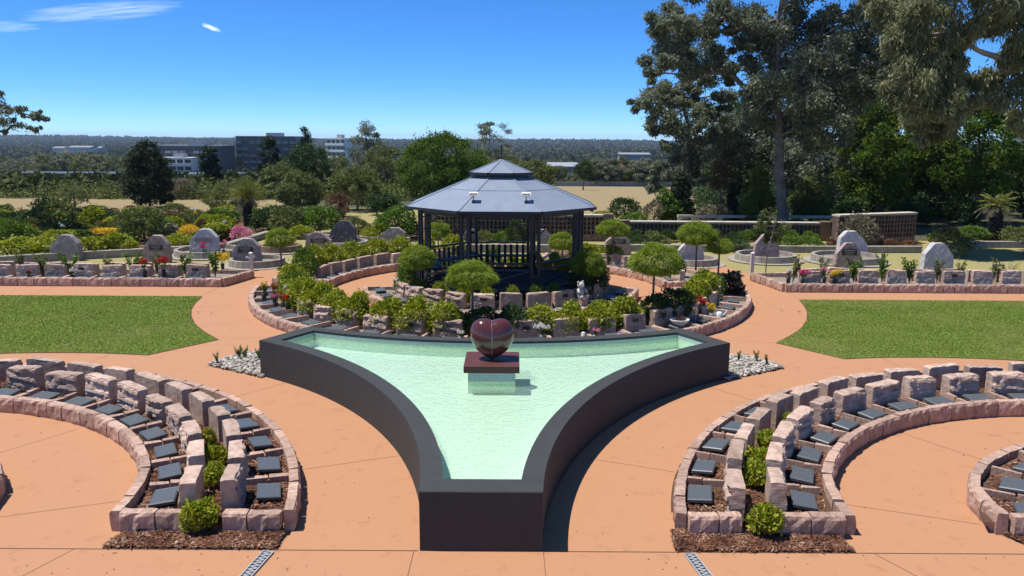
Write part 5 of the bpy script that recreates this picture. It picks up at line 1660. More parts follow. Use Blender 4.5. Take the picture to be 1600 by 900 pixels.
MB().tube([(-0.10, 0, 0.47), (-0.03, 0, 0.50), (0.04, 0, 0.53), (0.09, 0, 0.57), (0.13, 0, 0.56)], [0.008, 0.035, 0.045, 0.028, 0.004], 7).build('bird', M['boulder_pink'], t, smooth=True)
MB().lathe([(0.07, 0), (0.06, 0.05), (0.02, 0.06)], n=10).build('foot', M['concrete'], t)
x, y = ring(7.1, 323.6)
t = thing('watering_can', 'small white watering can beside yellow flowers', 'watering can', (x, y, SOIL_Z))
MB().lathe([(0.075, 0), (0.08, 0.01), (0.07, 0.17), (0.05, 0.18)], n=14).build('can', M['white'], t, smooth=True)
MB().tube([(0.06, 0, 0.05), (0.14, 0, 0.13), (0.2, 0, 0.22)], [0.022, 0.016, 0.02], 8).build('spout', M['white'], t)
MB().tube([(-0.06, 0, 0.15), (-0.13, 0, 0.14), (-0.13, 0, 0.06), (-0.07, 0, 0.04)], 0.01, 6).build('handle', M['white'], t)
x, y = ring(7.0, 286.4)
t = thing('candle_jar', 'pale yellow candle jar in front of a plated headstone behind the pool', 'candle', (x, y, SOIL_Z))
MB().lathe([(0.05, 0), (0.055, 0.01), (0.055, 0.19), (0.045, 0.2)], n=12).build('jar', M['wax'] if 'wax' in M else M['cream'], t, smooth=True)
MB().lathe([(0.048, 0.2), (0.05, 0.22), (0.01, 0.235)], n=12).build('lid', M['white'], t, smooth=True)
x, y = ring(7.05, 294.0)
t = thing('flower_cup', 'small white cup of pink buds behind the pool rim', 'cup', (x, y, SOIL_Z))
MB().lathe([(0.05, 0), (0.055, 0.01), (0.08, 0.12), (0.07, 0.12)], n=12).build('cup', M['white'], t, smooth=True)
for q in range(5): link('bloom', BLOOM['fl_pink' if q % 2 else 'fl_white'], t, (rnd.uniform(-.05, .05), rnd.uniform(-.05, .05), 0.15), sc=0.045)

# white teddy bear sitting against a headstone of the inner ring
M['plush'] = plain_mat('off_white_plush', (0.50, 0.48, 0.43), rough=0.95, var=0.2, scale=40, bump=0.6)
def teddy(x, y, z, rz):
    t = thing('teddy_bear', 'white plush teddy bear sitting against a headstone of the inner ring', 'teddy bear', (x, y, z), rz)
    def blob(c, r_, nm, m='plush', par=None):
        mb = MB(); vs, fs = [], []
        nu, nv = 14, 9
        for j in range(nv + 1):
            ph = math.pi * j / nv
            for i in range(nu):
                th = 6.2832 * i / nu
                vs.append((c[0] + r_[0] * math.sin(ph) * math.cos(th), c[1] + r_[1] * math.sin(ph) * math.sin(th), c[2] + r_[2] * math.cos(ph)))
        for j in range(nv):
            for i in range(nu):
                fs.append((j * nu + i, (j + 1) * nu + i, (j + 1) * nu + (i + 1) % nu, j * nu + (i + 1) % nu))
        return mb.add(vs, fs).build(nm, M[m], par or t, smooth=True)
    blob((0, 0, 0.15), (0.115, 0.10, 0.15), 'torso')
    hd = blob((0, -0.015, 0.36), (0.105, 0.095, 0.095), 'head')
    for s in (-1, 1):
        blob((s * 0.085, 0.0, 0.445), (0.04, 0.025, 0.04), 'ear', 'plush', hd)
        blob((s * 0.04, -0.105, 0.38), (0.011, 0.008, 0.011), 'eye', 'black', hd)
        MB().tube([(s * 0.09, -0.01, 0.25), (s * 0.14, -0.07, 0.19), (s * 0.12, -0.13, 0.15)], [0.04, 0.042, 0.035], 9).build('arm', M['plush'], t, smooth=True)
        MB().tube([(s * 0.06, -0.03, 0.055), (s * 0.09, -0.13, 0.05), (s * 0.11, -0.20, 0.06)], [0.055, 0.055, 0.05], 9).build('leg', M['plush'], t, smooth=True)
    mz = blob((0, -0.10, 0.34), (0.045, 0.035, 0.035), 'muzzle', 'plush', hd)
    blob((0, -0.134, 0.352), (0.014, 0.008, 0.010), 'nose', 'black', hd)
p = pol(C_G, 3.48, 310)
teddy(p[0], p[1], SOIL_Z + 0.22, R(310) + math.pi / 2)
MB().box((0, 0, 0.11), (0.36, 0.24, 0.22)).build('memorial_block', M['kerb'], None, loc=(p[0], p[1], SOIL_Z), rz=R(310), label='squat sandstone block carrying the white teddy bear', cat='stone block')

# dark rosette plant at the right end of the bed behind the pool
x, y = ring(7.02, 352.0)
t = thing('aloe_plant', 'dark purple leaved rosette plant at the right end of the bed behind the pool', 'plant', (x - 0.1, y - 0.1, SOIL_Z))
link('foliage', BUSH['purple'][0], t, (0, 0, 0.34), sc=(0.42, 0.5, 0.42)); link('stem', STEM, t, (0, 0, 0.25), sc=(0.2, 0.2, 0.25))
# ------------------------------------------------------------------ trees
def clump_leaves(cl, per, L, W, droop, rg, flat=0.75, out=0.6):
    """cl: (n,4) clump centres and radii -> loose leaves"""
    n = len(cl)
    P = ball(n * per, rg)
    # crowd leaves towards the upper shell of each clump
    P *= (0.55 + 0.45 * rg.random((n * per, 1)))
    P *= np.where(rg.random((n * per, 1)) < 0.16, rg.uniform(1.1, 1.75, (n * per, 1)), 1.0)      # stray sprays soften the edge
    rr = np.repeat(cl[:, 3], per)[:, None]
    C = np.repeat(cl[:, :3], per, axis=0)
    D = P * out + rg.normal(size=P.shape) * 0.6
    D[:, 2] -= droop
    Q_ = C + P * rr * np.array([1, 1, flat])
    Ls = L * rg.uniform(0.65, 1.35, len(Q_))
    return leaf_quads(Q_, D, Ls, Ls * W, rg)

def limb(mb, a, b, r0, r1, rg, sag=0.15, n=5, sides=5):
    a, b = np.asarray(a, float), np.asarray(b, float)
    mid = (a + b) / 2 + rg.normal(size=3) * 0.10 * np.linalg.norm(b - a) + np.array([0, 0, -sag * np.linalg.norm(b - a) * 0.5])
    pts, rad = [], []
    for i in range(n + 1):
        t = i / n
        p = (1 - t) ** 2 * a + 2 * t * (1 - t) * mid + t * t * b
        pts.append(tuple(p)); rad.append(r0 + (r1 - r0) * t)
    mb.tube(pts, rad, sides)

def tree_parts(cl, trunk, r_base, r_top, per, L, W, droop, leaf, bark, seed, flat=0.75, out=0.6, limb_r=0.05, every=1, twigs=1):
    """meshes of one tree: cl clumps (x,y,z,r), trunk polyline, all relative to the tree's base"""
    rg = np.random.default_rng(seed)
    cl = np.asarray(cl, float)
    mb = MB()
    tp = np.asarray(trunk, float)
    k = len(tp)
    fine, rad = [], []
    for i in range(k - 1):
        for s in range(4):
            t = s / 4
            fine.append(tp[i] + (tp[i + 1] - tp[i]) * t + rg.normal(size=3) * r_base * 0.15 * (1 if i + s else 0))
            u = (i + t) / (k - 1); rad.append(r_base * (1 - u) + r_top * u + (0.35 * r_base * math.exp(-8 * (i + t)) ))
    fine.append(tp[-1]); rad.append(r_top)
    mb.tube([tuple(p) for p in fine], rad, 9)
    F = np.array(fine)
    # branching skeleton: each clump joins the nearest limb already grown (or the trunk), thickness follows what hangs on it
    C = cl[:, :3]
    nf = len(F)
    lo = max(2, nf // 5)
    dtr = np.array([np.min(np.linalg.norm(F[lo:] - c, axis=1)) for c in C])
    order = np.argsort(dtr)
    node = [tuple(p) for p in F]; path = [0.0] * nf; parent = [-1] * nf
    sel = [i < lo for i in range(nf)]
    where = {}
    for ci in order:
        c = C[ci]
        Nn = np.array(node); d = np.linalg.norm(Nn - c, axis=1)
        cost = d + 0.45 * np.array(path) + 1.1 * np.maximum(0, Nn[:, 2] - c[2] - 0.2 * d) + 0.5 * np.array([1.0 if i >= nf else 0.0 for i in range(len(node))]) * limb_r
        cost[:lo] += 99
        j = int(np.argmin(cost))
        where[ci] = len(node); node.append(tuple(c)); path.append(path[j] + d[j]); parent.append(j)
    load = [0] * len(node)
    for i in range(len(node) - 1, nf - 1, -1):
        load[i] += 1
        if parent[i] >= nf: load[parent[i]] += load[i]
    for i in range(nf, len(node)):
        j = parent[i]
        r0 = limb_r * 0.42 * load[i] ** 0.5
        r1 = max(0.012, limb_r * 0.42 * max(0, load[i] - 1) ** 0.5)
        limb(mb, node[j], node[i], min(r0, r_base * 0.7), min(r1, r_base * 0.7), rg, sag=0.08)
        for _ in range(twigs):
            e = np.array(node[i]) + rg.normal(size=3) * cl[order[i - nf]][3] * 0.55
            limb(mb, node[i], e, 0.016, 0.006, rg, n=2, sides=3)
    return mb.mesh('trunk', bark, True), quads_mesh('crown', clump_leaves(cl, per, L, W, droop, rg, flat, out), leaf)

def auto_clumps(H, Wd, base, n, r, shape, rg):
    """clump centres inside a crown of height base..H and width Wd"""
    out = []
    tries = 0
    while len(out) < n and tries < 6000:
        tries += 1
        u = rg.random()
        z = base + (H - base) * u
        if shape == 'cone': rad = Wd / 2 * (1 - u) ** 0.8 + 0.05
        elif shape == 'flame': rad = Wd / 2 * math.sin(math.pi * min(1, 0.12 + 0.88 * (1 - u) ** 0.75) * 0.62) 
        elif shape == 'gum': rad = Wd / 2 * (0.35 + 0.65 * math.sin(math.pi * min(1, 0.25 + 0.75 * u)))
        else: rad = Wd / 2 * math.sqrt(max(0.02, 1 - (2 * u - 0.86) ** 2 / 1.32))
        a = rg.random() * 6.2832
        q = rad * (rg.random() ** (0.35 if shape != 'gum' else 0.5))
        p = (q * math.cos(a), q * math.sin(a), z)
        rr = r * rg.uniform(0.7, 1.3)
        if all((p[0] - o[0]) ** 2 + (p[1] - o[1]) ** 2 + (p[2] - o[2]) ** 2 > (0.62 * (rr + o[3]) / 2 * 1.3) ** 2 for o in out) or tries > 4000:
            out.append((*p, rr))
    return out

def tree(x, y, z0, H, Wd, label, leaf, bark='bark', shape='round', n=40, r=0.5, per=220, L=0.16, W=0.42, base=0.25, droop=0.1, seed=0, tr=None, group=None, name='tree', cat='tree', flat=0.8, twigs=1):
    rg = np.random.default_rng(seed + 1000)
    cl = auto_clumps(H - r * 0.6, Wd - r * 1.2, H * base + r * 0.5, n, r, shape, rg)
    tr = tr or max(0.06, H * 0.022)
    tt, cc = tree_parts(cl, [(0, 0, -0.05), (0.02 * H, 0.01 * H, H * 0.35), (-0.01 * H, 0, H * 0.65), (0, 0, H * 0.93)], tr, 0.02, per, L, W, droop, M[leaf], M[bark], seed + 2000, flat=flat, twigs=twigs)
    t = thing(name, label, cat, (x, y, z0), 0, group)
    link('trunk', tt, t); link('crown', cc, t)
    return t

def tree_at(c, clumps, trunk, r_base, r_top, per, L, W, droop, leaf, bark, seed, label, group=None, flat=0.75, limb_r=0.06, jitter=1.2, twigs=1, name='gum_tree', grow=1.0):
    """tree with its clumps placed by hand: world coordinates in, made relative to the base c"""
    rg = np.random.default_rng(seed)
    c = np.array([c[0], c[1], 0.0])
    cl = []
    for (x, y, z, r) in clumps:
        r *= grow
        d = rg.uniform(-jitter, jitter)
        cl.append((x - c[0] + 0.02 * d * (x), y - c[1] + d, z - c[2], r))
        # a few smaller satellites make the edge uneven
        for _ in range(4):
            v = unit(rg.normal(size=(1, 3)))[0] * r * rg.uniform(0.8, 1.35)
            cl.append((x - c[0] + v[0], y - c[1] + d + v[1], z + v[2] * 0.8, r * rg.uniform(0.35, 0.7)))
    tk = [tuple(np.array(p) - c) for p in trunk]
    tt, cc = tree_parts(cl, tk, r_base, r_top, per, L, W, droop, M[leaf], M[bark], seed, flat=flat, limb_r=limb_r, twigs=twigs)
    t = thing(name, label, 'tree', tuple(c), 0, group)
    link('trunk', tt, t); link('crown', cc, t)
    return t

# --- the great gum on the right, its leaning neighbour and the drooping gum at the edge
GUM = [(8.23, 43.00, 11.06, 0.83), (7.85, 43.00, 10.55, 0.48), (8.91, 43.00, 10.49, 0.69), (9.65, 43.00, 10.12, 0.76), (8.54, 43.00, 9.79, 0.76), (8.00, 43.00, 9.28, 0.62), (10.24, 43.00, 10.34, 0.62), (10.55, 43.00, 9.39, 0.76), (10.98, 43.00, 8.75, 0.62), (9.75, 43.00, 8.68, 0.55),
       (8.85, 43.00, 8.74, 0.69), (8.10, 43.00, 8.41, 0.45), (9.35, 43.00, 7.94, 0.48), (7.55, 43.00, 8.09, 0.31), (10.71, 43.00, 11.29, 0.62), (11.46, 43.00, 10.89, 0.62), (12.27, 43.00, 11.21, 0.76), (13.11, 43.00, 10.83, 0.83), (12.17, 43.00, 10.04, 0.59), (13.02, 43.00, 9.72, 0.69), (13.73, 43.00, 8.93, 0.90), (12.93, 43.00, 8.44, 0.62), (13.98, 43.00, 10.20, 0.76), (14.57, 43.00, 11.15, 0.83),
       (14.85, 43.00, 9.57, 0.83), (15.52, 43.00, 10.37, 0.83), (15.41, 43.00, 8.61, 0.90), (14.64, 43.00, 7.80, 0.93), (13.66, 43.00, 7.47, 0.86), (15.84, 43.00, 7.32, 0.93), (16.53, 43.00, 9.26, 0.86), (16.73, 43.00, 10.85, 0.90), (17.47, 43.00, 9.91, 0.86), (16.61, 43.00, 8.14, 0.83), (17.91, 43.00, 8.63, 0.83), (18.04, 43.00, 11.02, 0.83), (18.79, 43.00, 9.91, 0.83), (17.35, 43.00, 7.33, 0.83),
       (15.06, 43.00, 6.50, 0.90), (13.90, 43.00, 6.33, 0.76), (16.27, 43.00, 6.02, 0.83), (12.68, 43.00, 6.98, 0.59), (18.50, 43.00, 7.50, 0.69), (19.37, 43.00, 10.87, 0.90), (19.54, 43.00, 8.96, 0.83), (20.10, 43.00, 10.08, 0.83), (20.47, 43.00, 11.34, 0.83), (18.82, 43.00, 11.49, 0.83), (18.95, 43.00, 8.15, 0.76), (20.46, 43.00, 8.00, 0.76), (18.40, 43.00, 6.68, 0.76), (17.10, 43.00, 6.19, 0.76), (14.47, 43.00, 5.35, 0.69), (15.78, 43.00, 4.96, 0.69), (16.87, 43.00, 4.86, 0.76), (13.09, 43.00, 5.83, 0.62), (17.79, 43.00, 6.03, 0.69),
       (10.37, 43.00, 12.85, 0.90), (11.67, 43.00, 13.01, 1.03), (13.61, 43.00, 13.33, 1.17), (15.57, 43.00, 13.19, 1.17), (17.54, 43.00, 13.04, 1.10), (19.52, 43.00, 12.74, 0.96), (12.55, 43.00, 14.55, 1.10), (14.80, 43.00, 14.87, 1.17), (16.76, 43.00, 14.57, 1.10)]
tree_at((14.62, 41.76), GUM, [(14.8, 42.3, -0.1), (14.59, 42.50, 2.02, 0.03)[:3], (14.22, 42.80, 6.00, 0.03)[:3], (14.03, 43.00, 9.89, 0.03)[:3], (14.07, 43.00, 13.64, 0.03)[:3]], 0.33, 0.07, 560, 0.20, 0.38, 0.5, 'lf_gum', 'bark', 31,
        'huge grey green gum tree with a thick shaded trunk behind the long brick wall', limb_r=0.055, jitter=2.6, grow=1.25)
LEAN = [(8.62, 50.00, 7.24, 0.68), (9.22, 50.00, 7.70, 0.52), (9.86, 50.00, 7.25, 0.72), (8.08, 50.00, 6.94, 0.40), (10.46, 50.00, 7.78, 0.56), (9.08, 50.00, 6.33, 0.64), (10.07, 50.00, 6.11, 0.80), (11.06, 50.00, 6.72, 0.72), (9.55, 50.00, 5.34, 0.60), (10.74, 50.00, 5.19, 0.88), (11.73, 50.00, 5.81, 0.80), (11.99, 50.00, 6.73, 0.64),
        (12.70, 50.00, 5.20, 0.80), (11.56, 50.00, 4.42, 0.80), (13.27, 50.00, 6.20, 0.72), (13.74, 50.00, 4.82, 0.72), (12.37, 50.00, 3.88, 0.80), (10.64, 50.00, 3.87, 0.60), (9.75, 50.00, 4.25, 0.36), (13.42, 50.00, 3.50, 0.72), (11.39, 50.00, 3.02, 0.56), (14.42, 50.00, 4.05, 0.72), (9.25, 50.00, 3.08, 0.36), (9.14, 50.00, 1.82, 0.44), (10.13, 50.00, 2.77, 0.48), (14.39, 50.00, 5.82, 0.72), (12.32, 50.00, 8.10, 0.60), (11.36, 50.00, 7.71, 0.56), (13.33, 50.00, 7.34, 0.64)]
tree_at((10.97, 50.02), LEAN, [(10.8, 50, -0.1), (11.02, 50.00, 2.31, 0.04)[:3], (11.23, 50.00, 4.65, 0.04)[:3], (10.83, 50.00, 6.57, 0.04)[:3], (10.39, 50.00, 7.71, 0.04)[:3]], 0.24, 0.05, 440, 0.20, 0.38, 0.4, 'lf_gum', 'bark', 32,
        'open crowned gum tree at the edge of the dry field, left of the huge gum', limb_r=0.05, jitter=1.6, grow=1.2)
DROOP = [(15.88, 34.00, 9.83, 0.65), (16.70, 34.00, 9.46, 0.65), (16.52, 34.00, 8.58, 0.65), (17.28, 34.00, 8.83, 0.60), (15.85, 34.00, 8.83, 0.49), (17.17, 34.00, 9.96, 0.60), (17.99, 34.00, 9.59, 0.60), (18.59, 34.00, 8.84, 0.49), (18.00, 34.00, 8.21, 0.60), (17.12, 34.00, 7.82, 0.65), (16.36, 34.00, 7.56, 0.60), (17.71, 34.00, 7.19, 0.71), (16.96, 34.00, 6.80, 0.65),
         (18.48, 34.00, 7.45, 0.49), (18.18, 34.00, 6.55, 0.65), (17.42, 34.00, 6.16, 0.65), (16.78, 34.00, 5.89, 0.49), (18.63, 34.00, 6.03, 0.41), (19.25, 34.00, 9.97, 0.54), (20.10, 34.00, 9.35, 0.54), (20.84, 34.00, 9.73, 0.60), (20.97, 34.00, 8.60, 0.54), (20.66, 34.00, 7.89, 0.38), (21.49, 34.00, 7.59, 0.60), (20.37, 34.00, 7.02, 0.38), (21.24, 34.00, 6.82, 0.49),
         (19.30, 34.00, 7.12, 0.38), (21.68, 34.00, 6.05, 0.60), (20.19, 34.00, 6.30, 0.33), (15.93, 34.00, 6.53, 0.38), (17.77, 34.00, 5.38, 0.49), (18.46, 34.00, 5.12, 0.38), (16.28, 34.00, 11.06, 0.76), (17.82, 34.00, 11.19, 0.76), (19.38, 34.00, 11.08, 0.76), (20.96, 34.00, 10.84, 0.76), (22.41, 34.00, 9.61, 0.76), (22.64, 34.00, 7.85, 0.76), (22.61, 34.00, 6.05, 0.71), (21.64, 34.00, 5.27, 0.49), (23.56, 34.00, 8.87, 0.82), (24.10, 34.00, 6.84, 0.82)]
tree_at((22.3, 33.4), DROOP, [(22.3, 33.4, -0.1), (22.20, 33.60, 2.64, 0.03)[:3], (22.43, 34.00, 5.79, 0.03)[:3], (21.34, 34.00, 7.72, 0.03)[:3], (19.70, 34.00, 8.24, 0.03)[:3], (18.30, 34.00, 9.09, 0.03)[:3]], 0.30, 0.06, 620, 0.24, 0.22, 1.3, 'lf_drab', 'bark_pale', 33,
        'weeping drab olive gum hanging in from the right edge', limb_r=0.055, jitter=1.5, flat=0.95, twigs=2, grow=1.3)

# --- broad trees that close the right side
def TR(a, label, leaf, z0=None, **kw):
    x, y, w, zt = a
    z = tz(x, y) if z0 is None else z0
    return tree(x, y, z, zt - z, w, label, leaf, **kw)
TR((22.23, 54.00, 8.65, 11.64), 'large grey green spreading tree behind the tall brick wall', 'lf_gum', n=95, r=0.95, per=260, L=0.26, base=0.10, seed=41)
TR((25.95, 52.00, 7.49, 10.06), 'large dark spreading tree behind the tall brick wall, nearer the palm', 'lf_dark', n=85, r=0.9, per=260, L=0.26, base=0.10, seed=42)
TR((19.94, 58.00, 6.97, 10.84), 'tall bushy grey green tree behind the trunk of the huge gum', 'lf_gum', n=70, r=0.9, per=220, L=0.26, base=0.08, seed=43)
TR((17.09, 60.00, 5.76, 7.88), 'dark bushy tree between the two gums', 'lf_dark', n=55, r=0.8, per=220, L=0.26, base=0.08, seed=44)
TR((22.75, 49.00, 5.88, 7.90), 'bright green airy tree below the weeping gum, left of two', 'lf_bright', n=70, r=0.8, per=260, L=0.22, base=0.1, seed=45)
TR((26.76, 46.00, 5.89, 7.56), 'bright yellow green airy tree behind the palm', 'lf_bright', n=70, r=0.7, per=260, L=0.22, base=0.22, seed=46)
TR((32.99, 50.00, 6.41, 7.45), 'dark green tree at the right edge behind the palm', 'lf_dark', n=60, r=0.9, per=220, L=0.26, base=0.08, seed=47)
TR((33.88, 56.00, 5.38, 3.89), 'low dark bushy tree in the gap behind the palm', 'lf_dark', n=50, r=0.8, per=200, L=0.26, base=0.05, seed=48)
TR((13.80, 44.00, 2.33, 3.58), 'golden green cone shaped conifer left of the great trunk', 'lf_lime', shape='cone', n=50, r=0.36, per=200, L=0.16, base=0.03, seed=49, name='conifer_tree')
TR((10.20, 47.00, 1.96, 3.26), 'dark upright conifer at the foot of the leaning gum', 'lf_conifer', shape='cone', n=45, r=0.4, per=190, L=0.16, base=0.03, seed=50, name='conifer_tree')
TR((9.16, 46.00, 1.33, 2.13), 'small mid green upright bush at the end of the dry field', 'lf_fresh', n=22, r=0.35, per=190, L=0.14, base=0.05, seed=51)
TR((13.00, 49.00, 2.04, 3.52), 'thin russet leaved small tree between the conifers', 'lf_russet', n=16, r=0.4, per=110, L=0.14, base=0.4, seed=52)
TR((12.94, 46.00, 0.96, 2.59), 'narrow dark upright cypress beside the golden conifer', 'lf_conifer', shape='cone', n=26, r=0.28, per=170, L=0.14, base=0.03, seed=53, name='cypress_tree')
TR((17.46, 46.00, 2.95, 2.72), 'dark shrubby tree right of the great trunk', 'lf_olive', n=34, r=0.5, per=200, L=0.18, base=0.05, seed=54)

# --- trees in the middle distance
TR((-24.04, 53.80, 3.62, 4.49), 'large dark dense conifer on the dry lawn at the left', 'lf_conifer', shape='flame', n=130, r=0.42, per=210, L=0.15, base=0.03, seed=60, name='conifer_tree')
TR((-26.72, 49.50, 2.14, 1.73), 'small open bare branched tree on the dry lawn at the left', 'lf_olive', n=16, r=0.28, per=70, L=0.10, base=0.35, seed=61, twigs=3)
TR((-28.13, 76.00, 2.43, 4.14), 'dark pointed cypress in front of the low apartment block', 'lf_conifer', shape='flame', n=50, r=0.42, per=150, L=0.18, base=0.02, seed=62, name='cypress_tree')
TR((-23.65, 80.00, 2.82, 5.01), 'dark pointed cypress in front of the dark apartment tower', 'lf_conifer', shape='flame', n=50, r=0.45, per=150, L=0.18, base=0.02, seed=63, name='cypress_tree')
TR((-20.09, 80.00, 2.82, 6.02), 'tall ragged dark conifer rising above the skyline', 'lf_conifer', shape='cone', n=60, r=0.5, per=140, L=0.2, base=0.05, seed=64, name='conifer_tree')
TR((-19.27, 77.00, 5.30, 4.30), 'wide dark tree at the foot of the ragged conifer', 'lf_dark', n=55, r=0.7, per=170, L=0.22, base=0.05, seed=65)
TR((-14.77, 84.00, 4.04, 6.50), 'tall slim gum with an open top above the skyline', 'lf_gum', shape='gum', bark='bark_pale', n=30, r=0.55, per=150, L=0.22, base=0.35, seed=66, W=0.35)
TR((-12.34, 80.00, 5.76, 4.33), 'grey green tree below the slim gum', 'lf_olive', n=45, r=0.75, per=170, L=0.22, base=0.05, seed=67)
TR((-8.53, 72.00, 4.04, 3.82), 'grey green tree at the left of the big bright tree', 'lf_olive', n=40, r=0.65, per=170, L=0.2, base=0.05, seed=68)
TR((-4.99, 62.00, 7.45, 5.35), 'big dense yellow green tree behind the left of the gazebo', 'lf_bright', n=110, r=0.75, per=260, L=0.19, base=0.04, seed=69)
TR((-2.11, 88.00, 6.48, 6.93), 'spreading gum with a thin crown right behind the gazebo finial', 'lf_gum', shape='gum', bark='bark_pale', n=34, r=0.62, per=150, L=0.22, base=0.42, seed=70, W=0.35, flat=0.6)
TR((2.09, 60.00, 3.84, 3.37), 'olive tree behind the right slope of the gazebo roof', 'lf_olive', n=46, r=0.45, per=190, L=0.16, base=0.05, seed=71)
TR((0.28, 66.00, 3.70, 3.01), 'olive tree close behind the gazebo cap', 'lf_olive', n=40, r=0.5, per=170, L=0.18, base=0.05, seed=72)
TR((9.98, 110.00, 2.99, 2.12), 'single dark tree standing on the edge of the dry field', 'lf_dark', n=26, r=0.6, per=150, L=0.22, base=0.3, seed=73)
TR((-12.94, 50.00, 3.36, 2.76), 'round dark brownish green tree right of the grass tree', 'lf_olive', n=60, r=0.42, per=230, L=0.13, base=0.12, seed=74)
TR((-9.94, 53.00, 3.90, 3.04), 'round olive tree between the grass tree and the gazebo', 'lf_olive', n=62, r=0.45, per=230, L=0.14, base=0.06, seed=75)
TR((-17.32, 51.00, 4.25, 2.18), 'grey green open bushy tree left of the grass tree', 'lf_olive', n=48, r=0.42, per=170, L=0.13, base=0.05, seed=76, twigs=2)
TR((-9.59, 46.00, 1.84, 1.66), 'small bronze leaved tree in front of the round olive tree', 'lf_russet', n=14, r=0.3, per=120, L=0.12, base=0.3, seed=77)
TR((-7.66, 50.00, 2.40, 1.41), 'dark bush in front of the grey green trees left of the gazebo', 'lf_dark', n=26, r=0.4, per=190, L=0.14, base=0.03, seed=78)
TR((-25.31, 62.00, 2.98, 1.76), 'sparse grey tree right of the large dark conifer', 'lf_grey', n=22, r=0.45, per=90, L=0.14, base=0.2, seed=79, twigs=2)
LG = [(-23.21, 38.00, 5.77, 0.49), (-22.61, 38.00, 5.84, 0.37), (-22.03, 38.00, 5.66, 0.30), (-21.68, 38.00, 5.61, 0.18), (-22.97, 38.00, 5.19, 0.40), (-22.27, 38.00, 5.08, 0.24), (-23.45, 38.00, 6.24, 0.43), (-24.12, 38.00, 5.65, 0.67), (-24.31, 38.00, 6.52, 0.73), (-25.08, 38.00, 5.06, 0.73), (-25.10, 38.00, 7.38, 0.85), (-25.83, 38.00, 6.22, 0.85), (-26.21, 38.00, 7.94, 0.85)]
tree_at((-27.4, 38), LG, [(-27.4, 38, -0.1), (-25.80, 38.00, 2.09, 0.03)[:3], (-25.15, 38.00, 4.48, 0.03)[:3], (-24.56, 38.00, 5.65, 0.03)[:3], (-24.51, 38.00, 7.38, 0.03)[:3]], 0.2, 0.04, 90, 0.17, 0.3, 0.6, 'lf_gum', 'bark', 34,
        'thin gum branch with brownish leaves reaching in at the left edge', limb_r=0.05, jitter=0.8, twigs=3)
x, y = (8.98, 26.91)
t_ = [(9.20, 27.30, 2.11, 0.31), (8.92, 27.30, 1.84, 0.24), (9.53, 27.30, 1.85, 0.24), (9.24, 27.30, 1.63, 0.28), (9.03, 27.30, 1.40, 0.15), (9.39, 27.30, 1.32, 0.17)]
tree_at((x, y), t_, [(x, y, 0), (x + 0.03, y, 1.0), (x + 0.18, y + .05, 1.6), (x + 0.22, y + .05, 2.1)], 0.022, 0.01, 60, 0.10, 0.42, 0.2, 'lf_olive', 'bark', 35, 'thin young tree with a light crown in front of the pink ringed boulder', limb_r=0.015, jitter=0.2, name='young_tree')

TR((-19.50, 90.00, 5.48, 3.14), 'mid green rounded tree between the dark tower and the white tower', 'lf_olive', n=40, r=0.75, per=170, L=0.2, base=0.05, seed=90)
TR((-19.88, 70.00, 3.92, 2.69), 'mid green bushy tree below the dark apartment tower', 'lf_olive', n=40, r=0.55, per=180, L=0.17, base=0.04, seed=91)
TR((-3.63, 76.00, 5.48, 3.80), 'broad olive tree just left of the gazebo cap', 'lf_olive', n=50, r=0.65, per=180, L=0.19, base=0.04, seed=92)
TR((-10.48, 92.00, 5.60, 4.30), 'tall rounded grey green tree at the left shoulder of the big bright tree', 'lf_gum', n=44, r=0.8, per=170, L=0.22, base=0.05, seed=93)
TR((-25.95, 66.00, 3.17, 1.06), 'low olive tree between the big conifer and the first cypress', 'lf_olive', n=26, r=0.45, per=170, L=0.15, base=0.04, seed=94)
# ------------------------------------------------------------------ palm and grass tree
def palm(x, y, lab):
    t = thing('palm_tree', lab, 'palm', (x, y, 0))
    H = 1.75
    mb = MB(); mb.tube([(0, 0, 0), (0.03, 0, H * 0.5), (0, 0, H)], [0.30, 0.24, 0.27], 12)
    rg = random.Random(4)
    for k in range(90):
        a = k * 2.4; z = 0.1 + (H - 0.15) * k / 90; r_ = 0.25
        mb.box((r_ * math.cos(a), r_ * math.sin(a), z), (0.10, 0.10, 0.12), a, 0.5)
    mb.build('trunk', M['black_bark'], t)
    for k in range(26):
        a = k * 2.399; el = R(75 - 100 * (k / 26.0)); Lf = rg.uniform(0.85, 1.25)
        rgn = np.random.default_rng(k)
        pts = []
        for i in range(8):
            u = i / 7
            e = el - u * 0.9
            pts.append((pts[-1] + np.array([math.cos(a) * math.cos(e), math.sin(a) * math.cos(e), math.sin(e)]) * Lf / 7) if i else np.array([0, 0, H]))
        fr = MB(); fr.tube([tuple(p) for p in pts], [0.022 * (1 - 0.12 * i) for i in range(8)], 4)
        P, D = [], []
        side = np.array([-math.sin(a), math.cos(a), 0])
        for i in range(1, 8):
            ax = pts[i] - pts[i - 1]; ax /= np.linalg.norm(ax)
            for j in range(3):
                q = pts[i - 1] + (pts[i] - pts[i - 1]) * (j / 3)
                for s in (-1, 1):
                    d = side * s + ax * 0.55 + np.array([0, 0, -0.25]); d /= np.linalg.norm(d)
                    ll = 0.26 * math.sin(math.pi * (0.15 + 0.75 * (i - 1 + j / 3) / 7))
                    P.append(q + d * ll / 2); D.append(d * ll)
        P, D = np.array(P), np.array(D)
        ll = np.linalg.norm(D, axis=1)
        q = leaf_quads(P, D, ll, 0.032, rgn)
        f_ = fr.build('frond', M['lf_grey'] if k > 20 else M['lf_olive'], t)
        link('leaflets', quads_mesh('leaflets', q, M['lf_straw'] if k < 16 else M['lf_grey']), f_)
palm(*(23.28, 37.90), 'stout shaggy palm with dark trunk and stiff fronds at the right')
